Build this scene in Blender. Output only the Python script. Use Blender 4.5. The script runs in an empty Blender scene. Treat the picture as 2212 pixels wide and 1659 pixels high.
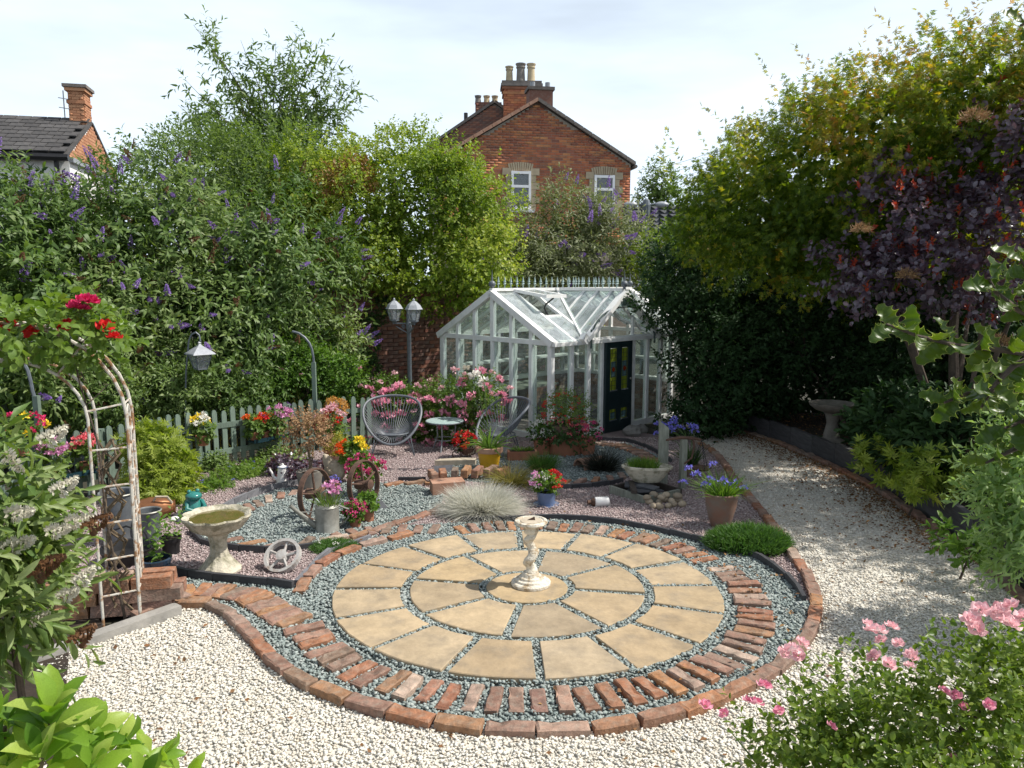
import bpy, math, random
import numpy as np
from mathutils import Vector, Matrix, Euler

# ------------------------------------------------------------------ scene, camera, sky, sun
sc = bpy.context.scene
C = sc.collection
random.seed(5)
rng = np.random.default_rng(5)
PI = math.pi
R = math.radians
# measured from the photograph (2212 px wide copy): focal length, centre, horizon row
FPX, CX, CY, HZ = 1650.0, 1106.0, 829.5, 606.0
CAMH = 2.1            # eye height above the ground under the camera
SLOPE = 0.033         # the garden falls gently away from the camera
PITCH = math.atan((CY - HZ) / FPX)
_c, _s = math.cos(PITCH), math.sin(PITCH)

cam_d = bpy.data.cameras.new('camera')
cam = bpy.data.objects.new('camera', cam_d)
C.objects.link(cam)
cam.location = (0, 0, CAMH)
cam.rotation_euler = (PI / 2 - PITCH, 0, 0)
cam_d.sensor_width = 36.0
cam_d.lens = FPX / 2212.0 * 36.0
cam_d.clip_start = 0.05
cam_d.clip_end = 2000
sc.camera = cam

SUN_EL, SUN_AZ = R(53), R(94)          # azimuth measured from +Y (view direction) towards +X (right)
SUN_AZ = R(88)
sun_dir = Vector((math.sin(SUN_AZ) * math.cos(SUN_EL), math.cos(SUN_AZ) * math.cos(SUN_EL), math.sin(SUN_EL)))
w = bpy.data.worlds.new('World')
sc.world = w
w.use_nodes = True
nt = w.node_tree
nt.nodes.clear()
sky = nt.nodes.new('ShaderNodeTexSky')
sky.sky_type = 'NISHITA'
sky.sun_disc = False
sky.sun_elevation = SUN_EL
sky.sun_rotation = SUN_AZ
sky.air_density = 1.0
sky.dust_density = 2.0
sky.ozone_density = 1.0
tc = nt.nodes.new('ShaderNodeTexCoord')
mp = nt.nodes.new('ShaderNodeMapping')
mp.inputs['Scale'].default_value = (1.0, 1.6, 4.5)
mp.inputs['Rotation'].default_value = (0.1, 0.2, 0.4)
nz = nt.nodes.new('ShaderNodeTexNoise')
nz.inputs['Scale'].default_value = 1.7
nz.inputs['Detail'].default_value = 5
nz.inputs['Roughness'].default_value = 0.55
rp = nt.nodes.new('ShaderNodeValToRGB')
rp.color_ramp.elements[0].position = 0.36
rp.color_ramp.elements[1].position = 0.72
rp.color_ramp.elements[0].color = (0.55, 0.55, 0.55, 1)
rp.color_ramp.elements[1].color = (0.98, 0.98, 0.98, 1)
mx = nt.nodes.new('ShaderNodeMixRGB')
mx.inputs[2].default_value = (12.2, 14.1, 16.2, 1)     # thin bright high cloud
bg = nt.nodes.new('ShaderNodeBackground')
bg.inputs['Strength'].default_value = 0.085
wo = nt.nodes.new('ShaderNodeOutputWorld')
L_ = nt.links.new
L_(tc.outputs['Generated'], mp.inputs['Vector'])
L_(mp.outputs[0], nz.inputs['Vector'])
L_(nz.outputs['Fac'], rp.inputs[0])
# haze and thin cloud thicken towards the horizon
sep = nt.nodes.new('ShaderNodeSeparateXYZ')
L_(tc.outputs['Generated'], sep.inputs[0])
hr = nt.nodes.new('ShaderNodeMapRange')
hr.interpolation_type = 'SMOOTHSTEP'
hr.inputs['From Min'].default_value = 0.10
hr.inputs['From Max'].default_value = 0.75
hr.inputs['To Min'].default_value = 1.0
hr.inputs['To Max'].default_value = 0.16
L_(sep.outputs[2], hr.inputs[0])
hm = nt.nodes.new('ShaderNodeMath'); hm.operation = 'MULTIPLY'
L_(rp.outputs[0], hm.inputs[0]); L_(hr.outputs[0], hm.inputs[1])
L_(hm.outputs[0], mx.inputs[0])
hsv = nt.nodes.new('ShaderNodeHueSaturation')
hsv.inputs['Saturation'].default_value = 0.55
L_(sky.outputs[0], hsv.inputs['Color'])
L_(hsv.outputs[0], mx.inputs[1])
L_(mx.outputs[0], bg.inputs[0])
L_(bg.outputs[0], wo.inputs[0])

sl = bpy.data.lights.new('sun', 'SUN')
sl.energy = 5.0
sl.angle = R(0.55)
sl.color = (1.0, 0.955, 0.88)
so = bpy.data.objects.new('sun', sl)
C.objects.link(so)
so.rotation_euler = sun_dir.to_track_quat('Z', 'Y').to_euler()
so.location = sun_dir * 50

vs = sc.view_settings
vs.view_transform = 'Standard'
vs.look = 'None'
vs.exposure = 0.24
vs.gamma = 1.0
vs.use_curve_mapping = False
sc.cycles.max_bounces = 8
sc.cycles.transparent_max_bounces = 24
sc.cycles.transmission_bounces = 6
sc.cycles.diffuse_bounces = 3
sc.cycles.sample_clamp_indirect = 6.0
sc.cycles.use_denoising = True

# ------------------------------------------------------------------ measuring helpers
def ray(px, py):
    u, v = px - CX, py - CY
    return u, FPX * _c - v * _s, -(v * _c + FPX * _s)

def P(px, py, h=0.0):
    """ground position under a point of the photograph (h above the ground)"""
    u, z, wv = ray(px, py)
    t = (CAMH - h) / (-wv - SLOPE * z)
    return (u * t, z * t)

def gz(y):
    return -SLOPE * y

def G(px, py, h=0.0):
    x, y = P(px, py)
    return (x, y, gz(y) + h)

def Q(px, py, Y):
    u, z, wv = ray(px, py)
    t = Y / z
    return (u * t, Y, CAMH + wv * t)

def mpx(n, Y):
    return n * Y / FPX

# ------------------------------------------------------------------ materials
MATS = {}
def _new(name):
    m = bpy.data.materials.new(name)
    m.use_nodes = True
    n = m.node_tree
    n.nodes.clear()
    out = n.nodes.new('ShaderNodeOutputMaterial')
    MATS[name] = m
    return m, n, out

def mat(name, c1, c2=None, scale=6.0, rough=0.7, bump=0.0, bscale=None, metal=0.0, vary=0.0, spec=0.4, coat=0.0, ramp=(0.35, 0.65), stretch=None):
    m, n, out = _new(name)
    L = n.links.new
    p = n.nodes.new('ShaderNodeBsdfPrincipled')
    L(p.outputs[0], out.inputs[0])
    p.inputs['Roughness'].default_value = rough
    p.inputs['Metallic'].default_value = metal
    p.inputs['Specular IOR Level'].default_value = spec
    p.inputs['Coat Weight'].default_value = coat
    t = n.nodes.new('ShaderNodeTexCoord')
    src = t.outputs['Object']
    if stretch:
        mp_ = n.nodes.new('ShaderNodeMapping')
        mp_.inputs['Scale'].default_value = stretch
        L(src, mp_.inputs[0])
        src = mp_.outputs[0]
    nz_ = n.nodes.new('ShaderNodeTexNoise')
    nz_.inputs['Scale'].default_value = scale
    nz_.inputs['Detail'].default_value = 6
    nz_.inputs['Roughness'].default_value = 0.65
    L(src, nz_.inputs['Vector'])
    c2 = c2 or tuple(v * 0.72 for v in c1)
    r = n.nodes.new('ShaderNodeValToRGB')
    r.color_ramp.elements[0].position = ramp[0]
    r.color_ramp.elements[1].position = ramp[1]
    r.color_ramp.elements[0].color = (*c2, 1)
    r.color_ramp.elements[1].color = (*c1, 1)
    L(nz_.outputs['Fac'], r.inputs[0])
    col = r.outputs[0]
    if vary:
        oi = n.nodes.new('ShaderNodeObjectInfo')
        at = n.nodes.new('ShaderNodeAttribute')
        at.attribute_name = 'tint'
        ad = n.nodes.new('ShaderNodeMath')
        ad.operation = 'ADD'
        L(oi.outputs['Random'], ad.inputs[0])
        L(at.outputs['Fac'], ad.inputs[1])
        fr = n.nodes.new('ShaderNodeMath')
        fr.operation = 'FRACT'
        L(ad.outputs[0], fr.inputs[0])
        mr = n.nodes.new('ShaderNodeMapRange')
        mr.inputs['To Min'].default_value = 1 - vary
        mr.inputs['To Max'].default_value = 1 + vary * 0.6
        L(fr.outputs[0], mr.inputs[0])
        mm = n.nodes.new('ShaderNodeVectorMath')
        mm.operation = 'SCALE'
        L(col, mm.inputs[0])
        L(mr.outputs[0], mm.inputs['Scale'])
        col = mm.outputs[0]
    L(col, p.inputs['Base Color'])
    if bump:
        n2 = n.nodes.new('ShaderNodeTexNoise')
        n2.inputs['Scale'].default_value = bscale or scale * 4
        n2.inputs['Detail'].default_value = 5
        L(src, n2.inputs['Vector'])
        b = n.nodes.new('ShaderNodeBump')
        b.inputs['Strength'].default_value = bump
        b.inputs['Distance'].default_value = 0.01
        L(n2.outputs['Fac'], b.inputs['Height'])
        L(b.outputs[0], p.inputs['Normal'])
    return m

def palette(name, cols, rough=0.85, scale=22.0, dirt=0.35, bump=0.35, spec=0.3, stain=(0.30, 0.27, 0.22), mott=0.0):
    """one colour per piece, picked by the object's random value and the 'tint' attribute"""
    m, n, out = _new(name)
    L = n.links.new
    p = n.nodes.new('ShaderNodeBsdfPrincipled')
    L(p.outputs[0], out.inputs[0])
    p.inputs['Roughness'].default_value = rough
    p.inputs['Specular IOR Level'].default_value = spec
    oi = n.nodes.new('ShaderNodeObjectInfo')
    at = n.nodes.new('ShaderNodeAttribute')
    at.attribute_name = 'tint'
    ad = n.nodes.new('ShaderNodeMath'); ad.operation = 'ADD'
    L(oi.outputs['Random'], ad.inputs[0]); L(at.outputs['Fac'], ad.inputs[1])
    fr = n.nodes.new('ShaderNodeMath'); fr.operation = 'FRACT'
    L(ad.outputs[0], fr.inputs[0])
    r = n.nodes.new('ShaderNodeValToRGB')
    r.color_ramp.interpolation = 'LINEAR'
    els = r.color_ramp.elements
    while len(els) < len(cols):
        els.new(0.5)
    for i, c in enumerate(cols):
        els[i].position = i / max(1, len(cols) - 1)
        els[i].color = (*c, 1)
    L(fr.outputs[0], r.inputs[0])
    t = n.nodes.new('ShaderNodeTexCoord')
    nz_ = n.nodes.new('ShaderNodeTexNoise')
    nz_.inputs['Scale'].default_value = scale
    nz_.inputs['Detail'].default_value = 6
    L(t.outputs['Object'], nz_.inputs['Vector'])
    r2 = n.nodes.new('ShaderNodeValToRGB')
    r2.color_ramp.elements[0].position = 0.45
    r2.color_ramp.elements[1].position = 0.75
    r2.color_ramp.elements[0].color = (0, 0, 0, 1)
    r2.color_ramp.elements[1].color = (dirt, dirt, dirt, 1)
    L(nz_.outputs['Fac'], r2.inputs[0])
    mx_ = n.nodes.new('ShaderNodeMixRGB')
    mx_.inputs[2].default_value = (*stain, 1)
    L(r2.outputs[0], mx_.inputs[0]); L(r.outputs[0], mx_.inputs[1])
    # mottling: each piece darker and lighter in patches
    n3 = n.nodes.new('ShaderNodeTexNoise'); n3.inputs['Scale'].default_value = scale * .6; n3.inputs['Detail'].default_value = 8; n3.inputs['Roughness'].default_value = .75
    n3.noise_dimensions = '4D'
    L(t.outputs['Object'], n3.inputs['Vector']); 
    w4 = n.nodes.new('ShaderNodeMath'); w4.operation = 'MULTIPLY'; w4.inputs[1].default_value = 40.0
    L(fr.outputs[0], w4.inputs[0]); L(w4.outputs[0], n3.inputs['W'])
    mr_ = n.nodes.new('ShaderNodeMapRange')
    mr_.inputs['From Min'].default_value = .3; mr_.inputs['From Max'].default_value = .7
    mr_.inputs['To Min'].default_value = 1 - .75 * mott; mr_.inputs['To Max'].default_value = 1 + .35 * mott
    L(n3.outputs['Fac'], mr_.inputs[0])
    sc_ = n.nodes.new('ShaderNodeVectorMath'); sc_.operation = 'SCALE'
    L(mx_.outputs[0], sc_.inputs[0]); L(mr_.outputs[0], sc_.inputs['Scale'])
    L(sc_.outputs[0], p.inputs['Base Color'])
    if bump:
        n2 = n.nodes.new('ShaderNodeTexNoise')
        n2.inputs['Scale'].default_value = scale * 3
        n2.inputs['Detail'].default_value = 4
        L(t.outputs['Object'], n2.inputs['Vector'])
        b = n.nodes.new('ShaderNodeBump')
        b.inputs['Strength'].default_value = bump
        b.inputs['Distance'].default_value = 0.006
        L(n2.outputs['Fac'], b.inputs['Height'])
        L(b.outputs[0], p.inputs['Normal'])
    return m

def leafmat(name, cols, trans=0.35, rough=0.5, spec=0.35, tcol=None):
    m, n, out = _new(name)
    L = n.links.new
    p = n.nodes.new('ShaderNodeBsdfPrincipled')
    p.inputs['Roughness'].default_value = rough
    p.inputs['Specular IOR Level'].default_value = spec
    at = n.nodes.new('ShaderNodeAttribute')
    at.attribute_name = 'tint'
    oi = n.nodes.new('ShaderNodeObjectInfo')
    ml = n.nodes.new('ShaderNodeMath'); ml.operation = 'MULTIPLY_ADD'
    L(oi.outputs['Random'], ml.inputs[0]); ml.inputs[1].default_value = 0.12
    L(at.outputs['Fac'], ml.inputs[2])
    r = n.nodes.new('ShaderNodeValToRGB')
    els = r.color_ramp.elements
    while len(els) < len(cols):
        els.new(0.5)
    for i, c in enumerate(cols):
        els[i].position = i / max(1, len(cols) - 1)
        els[i].color = (*c, 1)
    L(ml.outputs[0], r.inputs[0])
    tcn = n.nodes.new('ShaderNodeTexCoord')
    nzz = n.nodes.new('ShaderNodeTexNoise'); nzz.inputs['Scale'].default_value = 38.0; nzz.inputs['Detail'].default_value = 3
    L(tcn.outputs['Object'], nzz.inputs['Vector'])
    mrr = n.nodes.new('ShaderNodeMapRange'); mrr.inputs['From Min'].default_value = .3; mrr.inputs['From Max'].default_value = .7
    mrr.inputs['To Min'].default_value = .78; mrr.inputs['To Max'].default_value = 1.18
    L(nzz.outputs['Fac'], mrr.inputs[0])
    vsc = n.nodes.new('ShaderNodeVectorMath'); vsc.operation = 'SCALE'
    L(r.outputs[0], vsc.inputs[0]); L(mrr.outputs[0], vsc.inputs['Scale'])
    L(vsc.outputs[0], p.inputs['Base Color'])
    if trans > 0:
        tr = n.nodes.new('ShaderNodeBsdfTranslucent')
        hs = n.nodes.new('ShaderNodeMixRGB')
        hs.blend_type = 'MULTIPLY'
        hs.inputs[0].default_value = 1
        hs.inputs[2].default_value = (*(tcol or (1.5, 1.6, 0.6)), 1)
        L(r.outputs[0], hs.inputs[1])
        L(hs.outputs[0], tr.inputs[0])
        ms = n.nodes.new('ShaderNodeMixShader')
        ms.inputs[0].default_value = trans
        L(p.outputs[0], ms.inputs[1]); L(tr.outputs[0], ms.inputs[2])
        L(ms.outputs[0], out.inputs[0])
    else:
        L(p.outputs[0], out.inputs[0])
    return m

def glassmat(name, dust_sheen=0.08, tint=(0.92, 0.97, 0.95), refl=1.0, dcol=(0.75, 0.78, 0.78)):
    m, n, out = _new(name)
    L = n.links.new
    tr = n.nodes.new('ShaderNodeBsdfTransparent'); tr.inputs[0].default_value = (*tint, 1)
    gl = n.nodes.new('ShaderNodeBsdfGlossy'); gl.inputs['Roughness'].default_value = 0.03
    fr = n.nodes.new('ShaderNodeLayerWeight'); fr.inputs[0].default_value = 0.5
    pw_ = n.nodes.new('ShaderNodeMath'); pw_.operation = 'POWER'; pw_.inputs[1].default_value = 3.5
    L(fr.outputs['Facing'], pw_.inputs[0])
    mu = n.nodes.new('ShaderNodeMath'); mu.operation = 'MULTIPLY_ADD'; mu.inputs[1].default_value = .8 * refl; mu.inputs[2].default_value = .035 * refl
    mu.use_clamp = True
    L(pw_.outputs[0], mu.inputs[0])
    m1 = n.nodes.new('ShaderNodeMixShader')
    L(mu.outputs[0], m1.inputs[0]); L(tr.outputs[0], m1.inputs[1]); L(gl.outputs[0], m1.inputs[2])
    df = n.nodes.new('ShaderNodeBsdfDiffuse'); df.inputs[0].default_value = (*dcol, 1)
    t = n.nodes.new('ShaderNodeTexCoord')
    nz_ = n.nodes.new('ShaderNodeTexNoise'); nz_.inputs['Scale'].default_value = 5; nz_.inputs['Detail'].default_value = 6
    L(t.outputs['Object'], nz_.inputs['Vector'])
    mr = n.nodes.new('ShaderNodeMapRange')
    mr.inputs['From Min'].default_value = 0.3; mr.inputs['From Max'].default_value = 0.75
    mr.inputs['To Min'].default_value = dust_sheen * 0.4; mr.inputs['To Max'].default_value = dust_sheen * 1.6
    L(nz_.outputs['Fac'], mr.inputs[0])
    m2 = n.nodes.new('ShaderNodeMixShader')
    L(mr.outputs[0], m2.inputs[0]); L(m1.outputs[0], m2.inputs[1]); L(df.outputs[0], m2.inputs[2])
    L(m2.outputs[0], out.inputs[0])
    return m

mat('soil', (0.045, 0.032, 0.022), (0.02, 0.014, 0.01), 9, 0.95, 0.6)
mat('earth', (0.055, 0.05, 0.035), (0.03, 0.03, 0.018), 2, 0.95, 0.5)
mat('white_bed', (0.66, 0.625, 0.55), (0.52, 0.49, 0.43), 40, 0.9, 0.5)
mat('mauve_bed', (0.30, 0.235, 0.225), (0.20, 0.15, 0.145), 60, 0.9, 0.5)
mat('slate_bed', (0.20, 0.235, 0.225), (0.12, 0.14, 0.135), 50, 0.9, 0.5)
palette('white_stone', [(0.70, 0.66, 0.56), (0.76, 0.73, 0.66), (0.58, 0.54, 0.46), (0.79, 0.765, 0.70), (0.62, 0.54, 0.43), (0.55, 0.52, 0.46), (0.74, 0.70, 0.62)], dirt=0.15, bump=0)
palette('mauve_stone', [(0.46, 0.36, 0.345), (0.36, 0.27, 0.265), (0.52, 0.44, 0.42), (0.40, 0.315, 0.31), (0.29, 0.225, 0.22), (0.60, 0.53, 0.50)], dirt=0.1, bump=0)
palette('slate_stone', [(0.26, 0.305, 0.29), (0.19, 0.23, 0.22), (0.33, 0.375, 0.355), (0.225, 0.27, 0.26), (0.42, 0.45, 0.425), (0.155, 0.185, 0.18)], dirt=0.1, bump=0)
palette('sandstone', [(0.44, 0.33, 0.20), (0.36, 0.27, 0.168), (0.485, 0.37, 0.23), (0.40, 0.315, 0.21), (0.335, 0.265, 0.18), (0.46, 0.34, 0.195), (0.42, 0.335, 0.23)], dirt=.65, mott=.45, bump=.75, scale=8, stain=(0.24, 0.20, 0.15))
palette('brick', [(0.29, 0.125, 0.078), (0.37, 0.175, 0.09), (0.22, 0.125, 0.092), (0.33, 0.195, 0.145), (0.195, 0.14, 0.108), (0.41, 0.205, 0.095), (0.26, 0.15, 0.118), (0.46, 0.35, 0.275), (0.31, 0.145, 0.095), (0.24, 0.175, 0.14)], dirt=0.5, mott=.8, bump=.8)
palette('house_brick', [(0.46, 0.15, 0.075), (0.56, 0.22, 0.09), (0.29, 0.10, 0.062), (0.50, 0.17, 0.08), (0.24, 0.10, 0.07), (0.58, 0.26, 0.11), (0.41, 0.125, 0.062), (0.33, 0.13, 0.085)], dirt=0.35, bump=0.3, scale=5, mott=.5, stain=(0.16, 0.09, 0.06))
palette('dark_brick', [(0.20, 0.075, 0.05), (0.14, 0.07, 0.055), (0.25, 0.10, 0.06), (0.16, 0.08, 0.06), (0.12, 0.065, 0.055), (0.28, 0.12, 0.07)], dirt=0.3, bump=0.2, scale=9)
palette('orange_brick', [(0.46, 0.22, 0.115), (0.38, 0.17, 0.09), (0.50, 0.26, 0.14), (0.42, 0.19, 0.10)], dirt=0.15, bump=0.1, scale=6)
mat('mortar', (0.36, 0.31, 0.25), (0.25, 0.21, 0.17), 12, 0.95)
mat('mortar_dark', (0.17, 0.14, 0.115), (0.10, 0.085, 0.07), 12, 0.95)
mat('edging', (0.060, 0.060, 0.066), (0.035, 0.035, 0.04), 14, 0.6, 0.2)
mat('edging_grey', (0.20, 0.20, 0.215), (0.12, 0.12, 0.13), 14, 0.7, 0.2)
mat('sleeper', (0.085, 0.082, 0.085), (0.05, 0.048, 0.05), 5, 0.8, 0.3, stretch=(1, 1, 6), vary=0.25)
mat('white_paint', (0.82, 0.815, 0.80), (0.70, 0.70, 0.68), 7, 0.55, 0.06)
mat('sage_paint', (0.175, 0.235, 0.19), (0.12, 0.165, 0.13), 9, 0.7, 0.15, stretch=(4, 4, 0.7), vary=0.22)
mat('verdigris', (0.36, 0.46, 0.44), (0.24, 0.32, 0.31), 30, 0.6)
mat('green_iron', (0.05, 0.09, 0.08), (0.03, 0.05, 0.045), 20, 0.5)
mat('door_green', (0.018, 0.033, 0.036), (0.012, 0.022, 0.025), 8, 0.35)
mat('black_metal', (0.02, 0.02, 0.022), (0.012, 0.012, 0.013), 20, 0.45)
mat('grey_metal', (0.13, 0.15, 0.17), (0.09, 0.105, 0.12), 25, 0.45, spec=0.5)
mat('lantern_top', (0.37, 0.385, 0.41), (0.27, 0.285, 0.31), 20, 0.4)
mat('rattan', (0.135, 0.147, 0.17), (0.095, 0.105, 0.12), 60, 0.5)
mat('zinc', (0.33, 0.325, 0.29), (0.20, 0.195, 0.17), 9, 0.5, 0.1, metal=0.35)
mat('zinc_dark', (0.17, 0.185, 0.20), (0.11, 0.12, 0.13), 9, 0.5, 0.1, metal=0.3)
mat('rust', (0.13, 0.072, 0.048), (0.07, 0.04, 0.03), 25, 0.85, 0.3)
mat('rusty_white', (0.52, 0.495, 0.44), (0.27, 0.15, 0.075), 13, 0.75, 0.3, ramp=(0.43, 0.53))
mat('white_iron', (0.42, 0.405, 0.385), (0.27, 0.21, 0.17), 18, 0.7, 0.2, ramp=(0.3, 0.5))
mat('terracotta', (0.40, 0.17, 0.095), (0.30, 0.125, 0.075), 9, 0.8, 0.15, vary=0.2)
mat('terracotta_pale', (0.44, 0.27, 0.19), (0.33, 0.17, 0.11), 7, 0.85, 0.2)
mat('aged_pot', (0.165, 0.14, 0.118), (0.20, 0.105, 0.07), 7, 0.85, 0.2)
mat('yellow_glaze', (0.62, 0.34, 0.018), (0.54, 0.29, 0.015), 5, 0.35)
mat('blue_glaze', (0.14, 0.20, 0.34), (0.11, 0.16, 0.28), 6, 0.35)
mat('navy_glaze', (0.018, 0.035, 0.062), (0.012, 0.022, 0.04), 10, 0.2, coat=0.4)
mat('teal_glaze', (0.035, 0.215, 0.19), (0.025, 0.155, 0.14), 7, 0.2, coat=0.5)
mat('enamel', (0.80, 0.79, 0.77), (0.74, 0.72, 0.70), 6, 0.25, coat=0.3)
mat('copper', (0.36, 0.16, 0.07), (0.22, 0.10, 0.05), 8, 0.3, metal=0.6)
mat('cast_stone', (0.53, 0.485, 0.385), (0.24, 0.225, 0.155), 11, 0.95, 0.9, 55, ramp=(0.38, 0.56))
mat('cast_white', (0.66, 0.615, 0.52), (0.33, 0.25, 0.155), 16, 0.9, 0.9, 70, ramp=(0.38, 0.54))
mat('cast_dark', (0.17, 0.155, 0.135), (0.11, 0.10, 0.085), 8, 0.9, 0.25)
mat('stone_buff', (0.50, 0.43, 0.33), (0.34, 0.29, 0.22), 7, 0.9, 0.3)
mat('pond_water', (0.085, 0.09, 0.02), (0.15, 0.11, 0.04), 18, 0.08, spec=0.6)
mat('stone_grey', (0.29, 0.275, 0.25), (0.20, 0.19, 0.175), 7, 0.9, 0.4, vary=0.3)
mat('pebble', (0.44, 0.36, 0.26), (0.34, 0.27, 0.19), 9, 0.6, 0.05, vary=0.35)
mat('slate', (0.10, 0.105, 0.115), (0.065, 0.068, 0.075), 10, 0.7, 0.3, vary=0.3)
mat('old_wood', (0.30, 0.315, 0.26), (0.18, 0.185, 0.15), 8, 0.85, 0.3, stretch=(4, 4, .6), vary=0.2)
mat('dark_wood', (0.075, 0.06, 0.05), (0.045, 0.036, 0.03), 8, 0.85, 0.3, stretch=(4, 4, .6), vary=0.3)
mat('bark', (0.10, 0.075, 0.055), (0.055, 0.042, 0.032), 14, 0.9, 0.5)
mat('twig', (0.17, 0.125, 0.075), (0.10, 0.075, 0.05), 14, 0.9)
mat('green_stem', (0.09, 0.15, 0.04), (0.06, 0.10, 0.03), 14, 0.6)
mat('stone_quoin', (0.42, 0.35, 0.24), (0.33, 0.27, 0.185), 4, 0.9, 0.15, vary=0.15)
mat('coping', (0.21, 0.18, 0.16), (0.13, 0.115, 0.10), 6, 0.9, 0.3, vary=0.3)
mat('roof_tile', (0.085, 0.08, 0.078), (0.055, 0.053, 0.053), 6, 0.8, 0.2, vary=0.3)
mat('pot_cream', (0.52, 0.43, 0.27), (0.40, 0.32, 0.20), 5, 0.85, vary=0.15)
mat('pot_grey', (0.24, 0.22, 0.19), (0.15, 0.14, 0.125), 5, 0.85)
mat('upvc', (0.80, 0.80, 0.80), (0.76, 0.76, 0.77), 4, 0.4)
mat('render_white', (0.80, 0.785, 0.75), (0.74, 0.72, 0.69), 3, 0.9)
mat('lead', (0.30, 0.32, 0.34), (0.22, 0.235, 0.25), 5, 0.6)
mat('curtain', (0.62, 0.64, 0.66), (0.45, 0.47, 0.50), 3, 0.9, stretch=(14, 1, 0.2))
mat('tray_blue', (0.012, 0.04, 0.055), (0.01, 0.03, 0.04), 10, 0.4)
glassmat('glass', 0.07, refl=1.1)
glassmat('roof_glass', 0.17, refl=1.3, dcol=(0.80, 0.84, 0.86))  # extra milky bluish white in the panes stands in for reflected sky
glassmat('window_glass', 0.05, tint=(0.55, 0.58, 0.60), refl=2.2)
glassmat('lantern_glass', 0.22, tint=(0.75, 0.78, 0.80))

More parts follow.
